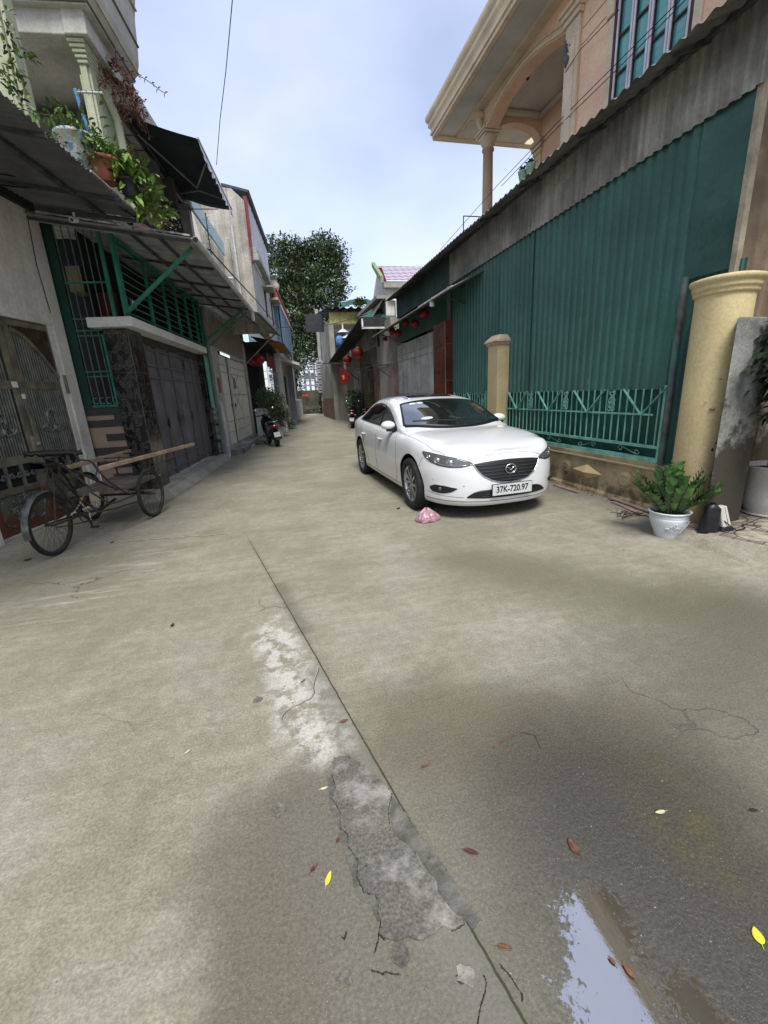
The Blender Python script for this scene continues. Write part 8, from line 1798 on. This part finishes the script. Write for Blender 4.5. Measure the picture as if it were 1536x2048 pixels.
# national flag on a slanted pole
q0 = PX(701,755,3.55); q1 = PX(718,762,4.15)
fl = thing('flag', 'red flag with a yellow star hanging from a slanted black pole under the lanterns', 'flag', q0)
A_ = PX(681,734,3.5); B_ = PX(702,749,3.5); C_ = PX(691,770,3.5); D_ = PX(680,768,3.5)
rows = []
for i in range(13):
    t_ = i/12; a = A_.lerp(D_, t_); b_ = B_.lerp(C_, t_); rows.append([a.lerp(b_, j/10)+Vector((0, .06*math.sin(j*.9+t_*3), 0)) for j in range(11)])
mb = MB(); mb.grid(rows); o = mb.build('cloth', mat('flag_red', (0.60,0.012,0.015), rough=.7, var=.1, scale=4, bump=.05), fl, recalc=False); sd = o.modifiers.new('t','SOLIDIFY'); sd.thickness = .004
cs = PX(688,754,3.5)+Vector((0,-.11,0)); XX = Vector((1,0,-.1)).normalized()
part('star', mat('star_yellow', (0.75,0.55,0.04), rough=.6, var=.05, bump=0), fl, lambda m: m.prism([cs+XX*(rr*math.sin(a))*1.0+VZ*(rr*math.cos(a))*1.15 for a, rr in [(math.pi*i/5, .15 if i % 2 == 0 else .06) for i in range(10)]], (0,.006,0)))
part('pole', steel_dark, fl, lambda m: (m.tube([PX(679,731,3.5), PX(700,747,3.6), PX(718,761,4.19)], .022, 8), m.bar(PX(702,749,3.6), PX(717,748,4.19), .02), m.bar(PX(717,748,4.19), PX(718,770,4.19), .02)))

# ================================================================ POTTED PLANTS AT RIGHT
zz = [mat('zz_leaf', (0.035,0.115,0.025), rough=.28, var=.35, scale=10, bump=0, spec=.6), mat('zz_leaf_light', (0.10,0.22,0.045), rough=.28, var=.3, scale=10, bump=0, spec=.6), mat('zz_stem', (0.045,0.055,0.02), rough=.5, var=.5, scale=9, bump=0)]
pot_w = mat('white_glazed_pot', (0.66,0.68,0.70), rough=.22, var=.06, scale=5, bump=.04, bscale=20, coat=.5, dirt=(0.5,0.48,0.42), damt=.06)
pcn = Vector((3.60, 3.13, 0)); SP = .63
zp_ = thing('zz_plant_pot', 'glossy plant in a low white glazed pot with relief lotus, before the round column', 'potted plant', pcn)
pt = part('pot', pot_w, zp_, lambda m: m.lathe([(a*SP, b*.80) for a, b in [(.165,0),(.17,.01),(.185,.06),(.235,.15),(.262,.22),(.262,.243),(.256,.25),(.262,.257),(.262,.275),(.255,.285),(.262,.29),(.285,.305),(.292,.315),(.285,.325),(.262,.322),(.245,.30),(.235,.26)]], pcn, 56, wob=lambda i, a: .012*math.cos(14*a) if 10 < i < 15 else 0))
def relief(m):
    rnd = random.Random(6)
    def S_(a, z, e=.004):
        r_ = pchip([0,.06,.15,.22,.3],[.165,.185,.235,.262,.262], z)*SP+e; return pcn+Vector((r_*math.cos(a), r_*math.sin(a), z*.8))
    for a0 in (-2.15, -1.0):
        for (da, z_, n_) in ((0,.15,7),(.28,.13,6),(-.26,.12,6),(.12,.18,5)):
            for k in range(n_):
                q = math.pi*(k/(n_-1)); m.tube([S_(a0+da, z_), S_(a0+da+.09*math.cos(q), z_+.018*math.sin(q)+.006), S_(a0+da+.15*math.cos(q), z_+.030*math.sin(q))], .005, 5, rs=[.003,.006,.002])
        for k in range(14): a = a0+rnd.uniform(-.5,.5); z_ = rnd.uniform(.05,.11); m.tube([S_(a, z_), S_(a+.10, z_+.012)], .004, 5)
    for k in range(9): a = -1.75+.07*k; m.tube([S_(a, .06+.004*k), S_(a+.05, .12), S_(a+.14, .19)], .0025, 5)
part('lotus_relief', pot_w, pt, relief)
part('soil', mat('soil', (0.025,0.018,0.012), rough=.95, var=.5, scale=20, bump=.8), zp_, lambda m: m.lathe([(.0001,.222),(.245*SP,.218)], pcn, 24))
m = MB(); rnd = random.Random(21)
for i in range(30):
    a = rnd.uniform(0, 6.28) if i > 7 else i*.8; tilt = rnd.uniform(.15, .8) if i % 3 else rnd.uniform(.8, 1.3); L_ = rnd.uniform(.34, .56)*(1 if tilt < .7 else .95)
    b0 = pcn+Vector((math.cos(a)*rnd.uniform(.01,.09), math.sin(a)*rnd.uniform(.01,.09), .21)); d0 = Vector((math.cos(a)*math.sin(tilt*.5), math.sin(a)*math.sin(tilt*.5), math.cos(tilt*.5)))
    P = [b0]; d = d0.copy()
    for k in range(12):
        d = (d+Vector((math.cos(a), math.sin(a), -.25))*.045*tilt).normalized(); P.append(P[-1]+d*L_/12)
    m.cur = 2; m.tube(P, .008, 6, rs=[.009-.0006*k for k in range(13)])
    for k in range(3, 13):
        for sd_ in (-1, 1):
            dd = (P[min(12,k)]-P[k-1]).normalized(); si = dd.cross(VZ).normalized() if abs(dd.z) < .98 else Vector((1,0,0)); lf = (dd*.55+si*sd_*.9+VZ*.18).normalized()
            m.cur = 1 if rnd.random() < .28 else 0; ll = .096*(1-.3*abs(k-8)/6)*rnd.uniform(.85,1.15); m.smooth = True
            m.leaf(P[k-1]+dd*rnd.uniform(0,.02), lf, (dd.cross(lf)*sd_+VZ*.4), ll, ll*.52, .12); m.smooth = False
m.build('foliage', zz, zp_, recalc=False)
pc2 = G(1534,1026,ZP); S2 = .66
tp = thing('tall_potted_tree', 'tall dark leafed tree in a plain white cylindrical pot at the right border', 'potted plant', pc2)
part('pot', mat('white_plastic_pot', (0.60,0.58,0.53), rough=.45, var=.1, scale=3, bump=.1, dirt=(0.42,0.38,0.30), damt=.2, dscale=4), tp, lambda m: m.lathe([(a*S2, b*.80) for a, b in [(.29,.02),(.30,.04),(.345,.12),(.365,.22),(.365,.60),(.385,.61),(.39,.625),(.38,.635),(.35,.63),(.345,.55)]], pc2, 48))
part('saucer', MATS['white_plastic_pot'], tp, lambda m: m.lathe([(.18,.004),(.215,.006),(.228,.02),(.21,.025)], pc2, 40)); part('soil', MATS['soil'], tp, lambda m: m.lathe([(.0001,.46),(.35*S2,.455)], pc2, 24))
part('trunk', mat('tan_bark', (0.28,0.16,0.08), rough=.85, var=.35, scale=9, bump=.5, bscale=30), tp, lambda m: [m.tube([pc2+Vector(p) for p in ((-.02,0,.5),(-.03,.02,.8),(.0,0,1.2),(.02,.02,1.9))], .05, 12, rs=[.062,.055,.045,.02])]+[m.tube([pc2+Vector((-.02,0,z_)), pc2+Vector((x_,y_,z_+.25))], .012, 6) for x_, y_, z_ in ((-.3,-.25,.95),(-.3,-.2,1.15),(.2,-.25,1.1),(-.3,-.3,1.35),(.1,-.2,1.3))])
fig = [mat('fig_dark', (0.018,0.040,0.018), rough=.32, var=.4, scale=8, bump=0, spec=.6), mat('fig_mid', (0.045,0.085,0.035), rough=.35, var=.3, scale=8, bump=0, spec=.6), mat('fig_new', (0.16,0.26,0.08), rough=.4, var=.3, scale=8, bump=0)]
m = MB(); rnd = random.Random(5); m.smooth = True
CF = pc2+Vector((-.32,-.34,.16))
for (c, rx, rz, n_, mi_) in ((CF+Vector((.0,.0,1.62)),.36,.17,420,1),(CF+Vector((.02,0,1.38)),.40,.17,520,0),(CF+Vector((.0,0,1.14)),.36,.13,340,0),(CF+Vector((.15,.05,1.38)),.40,.40,420,0),(CF+Vector((.02,-.0,1.78)),.26,.07,110,2),(CF+Vector((.0,-.0,.92)),.26,.10,200,1)):
    for i in range(n_):
        p = Vector((rnd.gauss(0,.5), rnd.gauss(0,.5), rnd.gauss(0,.5))); p = p if p.length < 1.25 else p.normalized()*1.2
        b0 = c+Vector((p.x*rx, p.y*rx, p.z*rz)); d = (Vector((p.x, p.y, 0))*1.0+Vector((rnd.uniform(-.7,.7), rnd.uniform(-.7,.7), rnd.uniform(-1.1,-.1)))).normalized()
        m.cur = mi_ if rnd.random() < .65 else rnd.choice((0,1)); s_ = rnd.uniform(.08,.145); m.leaf(b0, d, (p.x*.5,p.y*.5,1), s_, s_*.62, .15)
for (u0, v0, u1, v1) in ():
    a = PY(u0, v0, 2.85); b_ = PY(u1, v1, 2.85); m.cur = 0; m.leaf(a, b_-a, VZ, (b_-a).length, .045, .1)
m.build('foliage', fig, tp, recalc=False)
mb = MB(); rnd = random.Random(31); mb.smooth = True
for i in range(60):
    p = PY(1446+rnd.gauss(4,12), 930+rnd.gauss(10,35), 3.05+rnd.uniform(-.02,.01)); mb.cur = rnd.choice((0,0,1)); mb.leaf(p, (rnd.uniform(-1,1),-.3,rnd.uniform(-1,.6)), (0,-1,.4), .05, .035)
tag(mb.build('wall_creeper', [mat('creeper_dark', (0.02,0.026,0.012), rough=.6, var=.5, scale=9), fig[0]], loc=PY(1450,920,3.24), recalc=False), 'dark straggling creeper on the mouldy foot of the grey wall', 'plant')
# floodlight / charger and sack by the wall
q = PY(1452, 1028, 2.84); q.z = ZP
ch = thing('white_charger_box', 'small white upright plastic box on a black base leaning by the grey wall', 'box', q)
part('case', mat('ivory_case', (0.55,0.53,0.48), rough=.4, var=.1, scale=8, dirt=(0.35,0.3,0.22), damt=.1), ch, lambda m: m.hexa([q+Vector(p) for p in ((-.045,-.03,.035),(.06,-.03,.035),(.06,.05,.035),(-.045,.05,.035),(-.085,0,.235),(.0,0,.235),(.0,.06,.235),(-.085,.06,.235))]), bevel=.012)
part('ribs', mat('case_line', (0.30,0.27,0.22), rough=.5), ch, lambda m: m.bar(q+Vector((.018,-.032,.04)), q+Vector((-.032,-.002,.23)), .003, .003))
part('base', trimk, ch, lambda m: m.hexa([q+Vector(p) for p in ((-.07,-.045,0),(.08,-.045,0),(.08,.06,0),(-.07,.06,0),(-.055,-.035,.034),(.065,-.035,.034),(.065,.055,.034),(-.055,.055,.034))]), bevel=.006)
q = PY(1424, 1020, 2.87); q.z = ZP; rnd = random.Random(2)
bk = MB(); bk.smooth = True
bk.grid([[q+Vector(((.105-.04*t)*math.cos(a)*(1+.12*math.sin(3*a+t*5)), .06*math.sin(a)*(1+.1*math.sin(4*a)), .24*t+.02*math.sin(a*2)*t)) for a in [2*math.pi*i/24 for i in range(24)]] for t in [i/8 for i in range(9)]]+[[q+Vector((.02*math.cos(a), .02*math.sin(a), .27)) for a in [2*math.pi*i/24 for i in range(24)]]], close=True)
tag(bk.build('black_sack', mat('black_sack', (0.010,0.010,0.013), rough=.45, var=.3, scale=10, bump=.4, bscale=18, bdist=.02), loc=q), 'slumped black plastic sack between the round column and the white box', 'sack')
mb = MB(); mb.tube([q+Vector(p) for p in ((.1,-.05,.1),(.2,-.1,.01),(.32,-.09,.012),(.4,0,.012),(.5,-.1,.012))], .005, 5); tag(mb.build('cord', cab, loc=q), 'thin black cord lying on the tiles between sack and tall white pot', 'cord')
# boards and rubble along the wall foot
tl = mat('pinkish_tile', (0.40,0.29,0.23), rough=.7, var=.25, scale=6, bump=.2, dirt=(0.2,0.16,0.12), damt=.3, dscale=8)
def strip(a, b_, w_, z0, th, label):
    mb = MB(); A = Vector((a[0], a[1], z0)); B = Vector((b_[0], b_[1], z0+.005)); mb.bar(A, B, w_, th, up=(0,0,1)); tag(mb.build('loose_tile_strip', tl, loc=A, bevel=.003), label, 'tile strip', 'loose strips along the wall foot')
strip((4.02,4.30), (3.93,3.62), .05, .012, .016, 'longest pinkish strip on the ground between the wall foot and the dry twigs')
strip((4.10,4.42), (4.02,3.75), .06, .03, .02, 'pinkish strip stacked closest to the wall foot near the white pot')
strip((3.97,4.05), (3.90,3.70), .04, .010, .012, 'short pale strip lying outermost beside the dry twigs')
strip((3.99,5.45), (3.97,4.88), .05, .012, .018, 'pale strip on the ground beside the car bumper corner')
mb = MB(); rnd = random.Random(12); q = G(1258,1030)
for i in range(46):
    a = rnd.uniform(0,6.28); p = q+Vector((rnd.gauss(0,.10), rnd.gauss(0,.06), .01)); d = Vector((math.cos(a), math.sin(a)*.6, rnd.uniform(0,.35))); L_ = rnd.uniform(.05,.16); mb.tube([p, p+d*L_*.5+VZ*.01, p+d*L_], .0025, 4)
    if rnd.random() < .4: mb.leaf(p, d, VZ, .05, .02)
tag(mb.build('dry_twigs', mat('dark_twig', (0.035,0.03,0.02), rough=.8, var=.4, scale=20), loc=q), 'little heap of dark dry twigs beside the white zz plant pot', 'twigs')
# crumbs of soil along the wall foot
mb = MB()
for i in range(260):
    y_ = rnd.uniform(3.5, 7.4); p = Vector((4.16-abs(rnd.gauss(0,.06)), y_, 0)); r_ = rnd.uniform(.003,.012); mb.add([p+Vector((-r_,0,0)), p+Vector((0,r_,0)), p+Vector((r_,0,0)), p+Vector((0,-r_,0)), p+Vector((0,0,r_))], [(0,1,4),(1,2,4),(2,3,4),(3,0,4)])
tag(mb.build('wall_foot_crumbs', mat('dark_crumb', (0.08,0.065,0.045), rough=.95, var=.5, scale=20), loc=(4.1,5,0)), 'dark soil and plaster crumbs gathered along the foot of the low wall', 'crumbs', kind='stuff')
# pink plastic bag
q = G(862,1043); pb_ = MB(); rnd = random.Random(9)
prof = [(0,.140,.080),(.012,.160,.098),(.035,.150,.094),(.06,.130,.082),(.085,.104,.066),(.108,.078,.050),(.128,.050,.036),(.145,.022,.020),(.150,.004,.004)]
nb = 34; fo_ = [rnd.uniform(-1,1) for _ in range(nb)]
rows = []
for k, (z_, rx, ry) in enumerate(prof):
    row = []
    for i in range(nb):
        a = 2*math.pi*i/nb; f_ = 1+.13*fo_[(i+k//2)%nb]*(.4+k*.09)+.10*math.sin(3*a+.6*k)+rnd.uniform(-.05,.05)
        row.append(q+Vector((-.02, .05, 0))+Vector((rx*f_*math.cos(a)-.02*k*.12, ry*f_*math.sin(a), max(.001, z_*(1+.12*math.sin(2*a+1))+(rnd.uniform(-.007,.007) if k else 0)))))
    rows.append(row)
pb_.grid(rows, smooth=False, close=True)
bagm = mat('pink_plastic', (0.42,0.22,0.26), rough=.25, var=.25, scale=14, bump=.9, bscale=30, bdist=.012, spec=.7, dirt=(0.50,0.36,0.38), damt=.25, dscale=18)
o = pb_.build('plastic_bag', bagm, loc=q); tag(o, 'crumpled pink plastic bag lying before the car front wheel', 'bag')
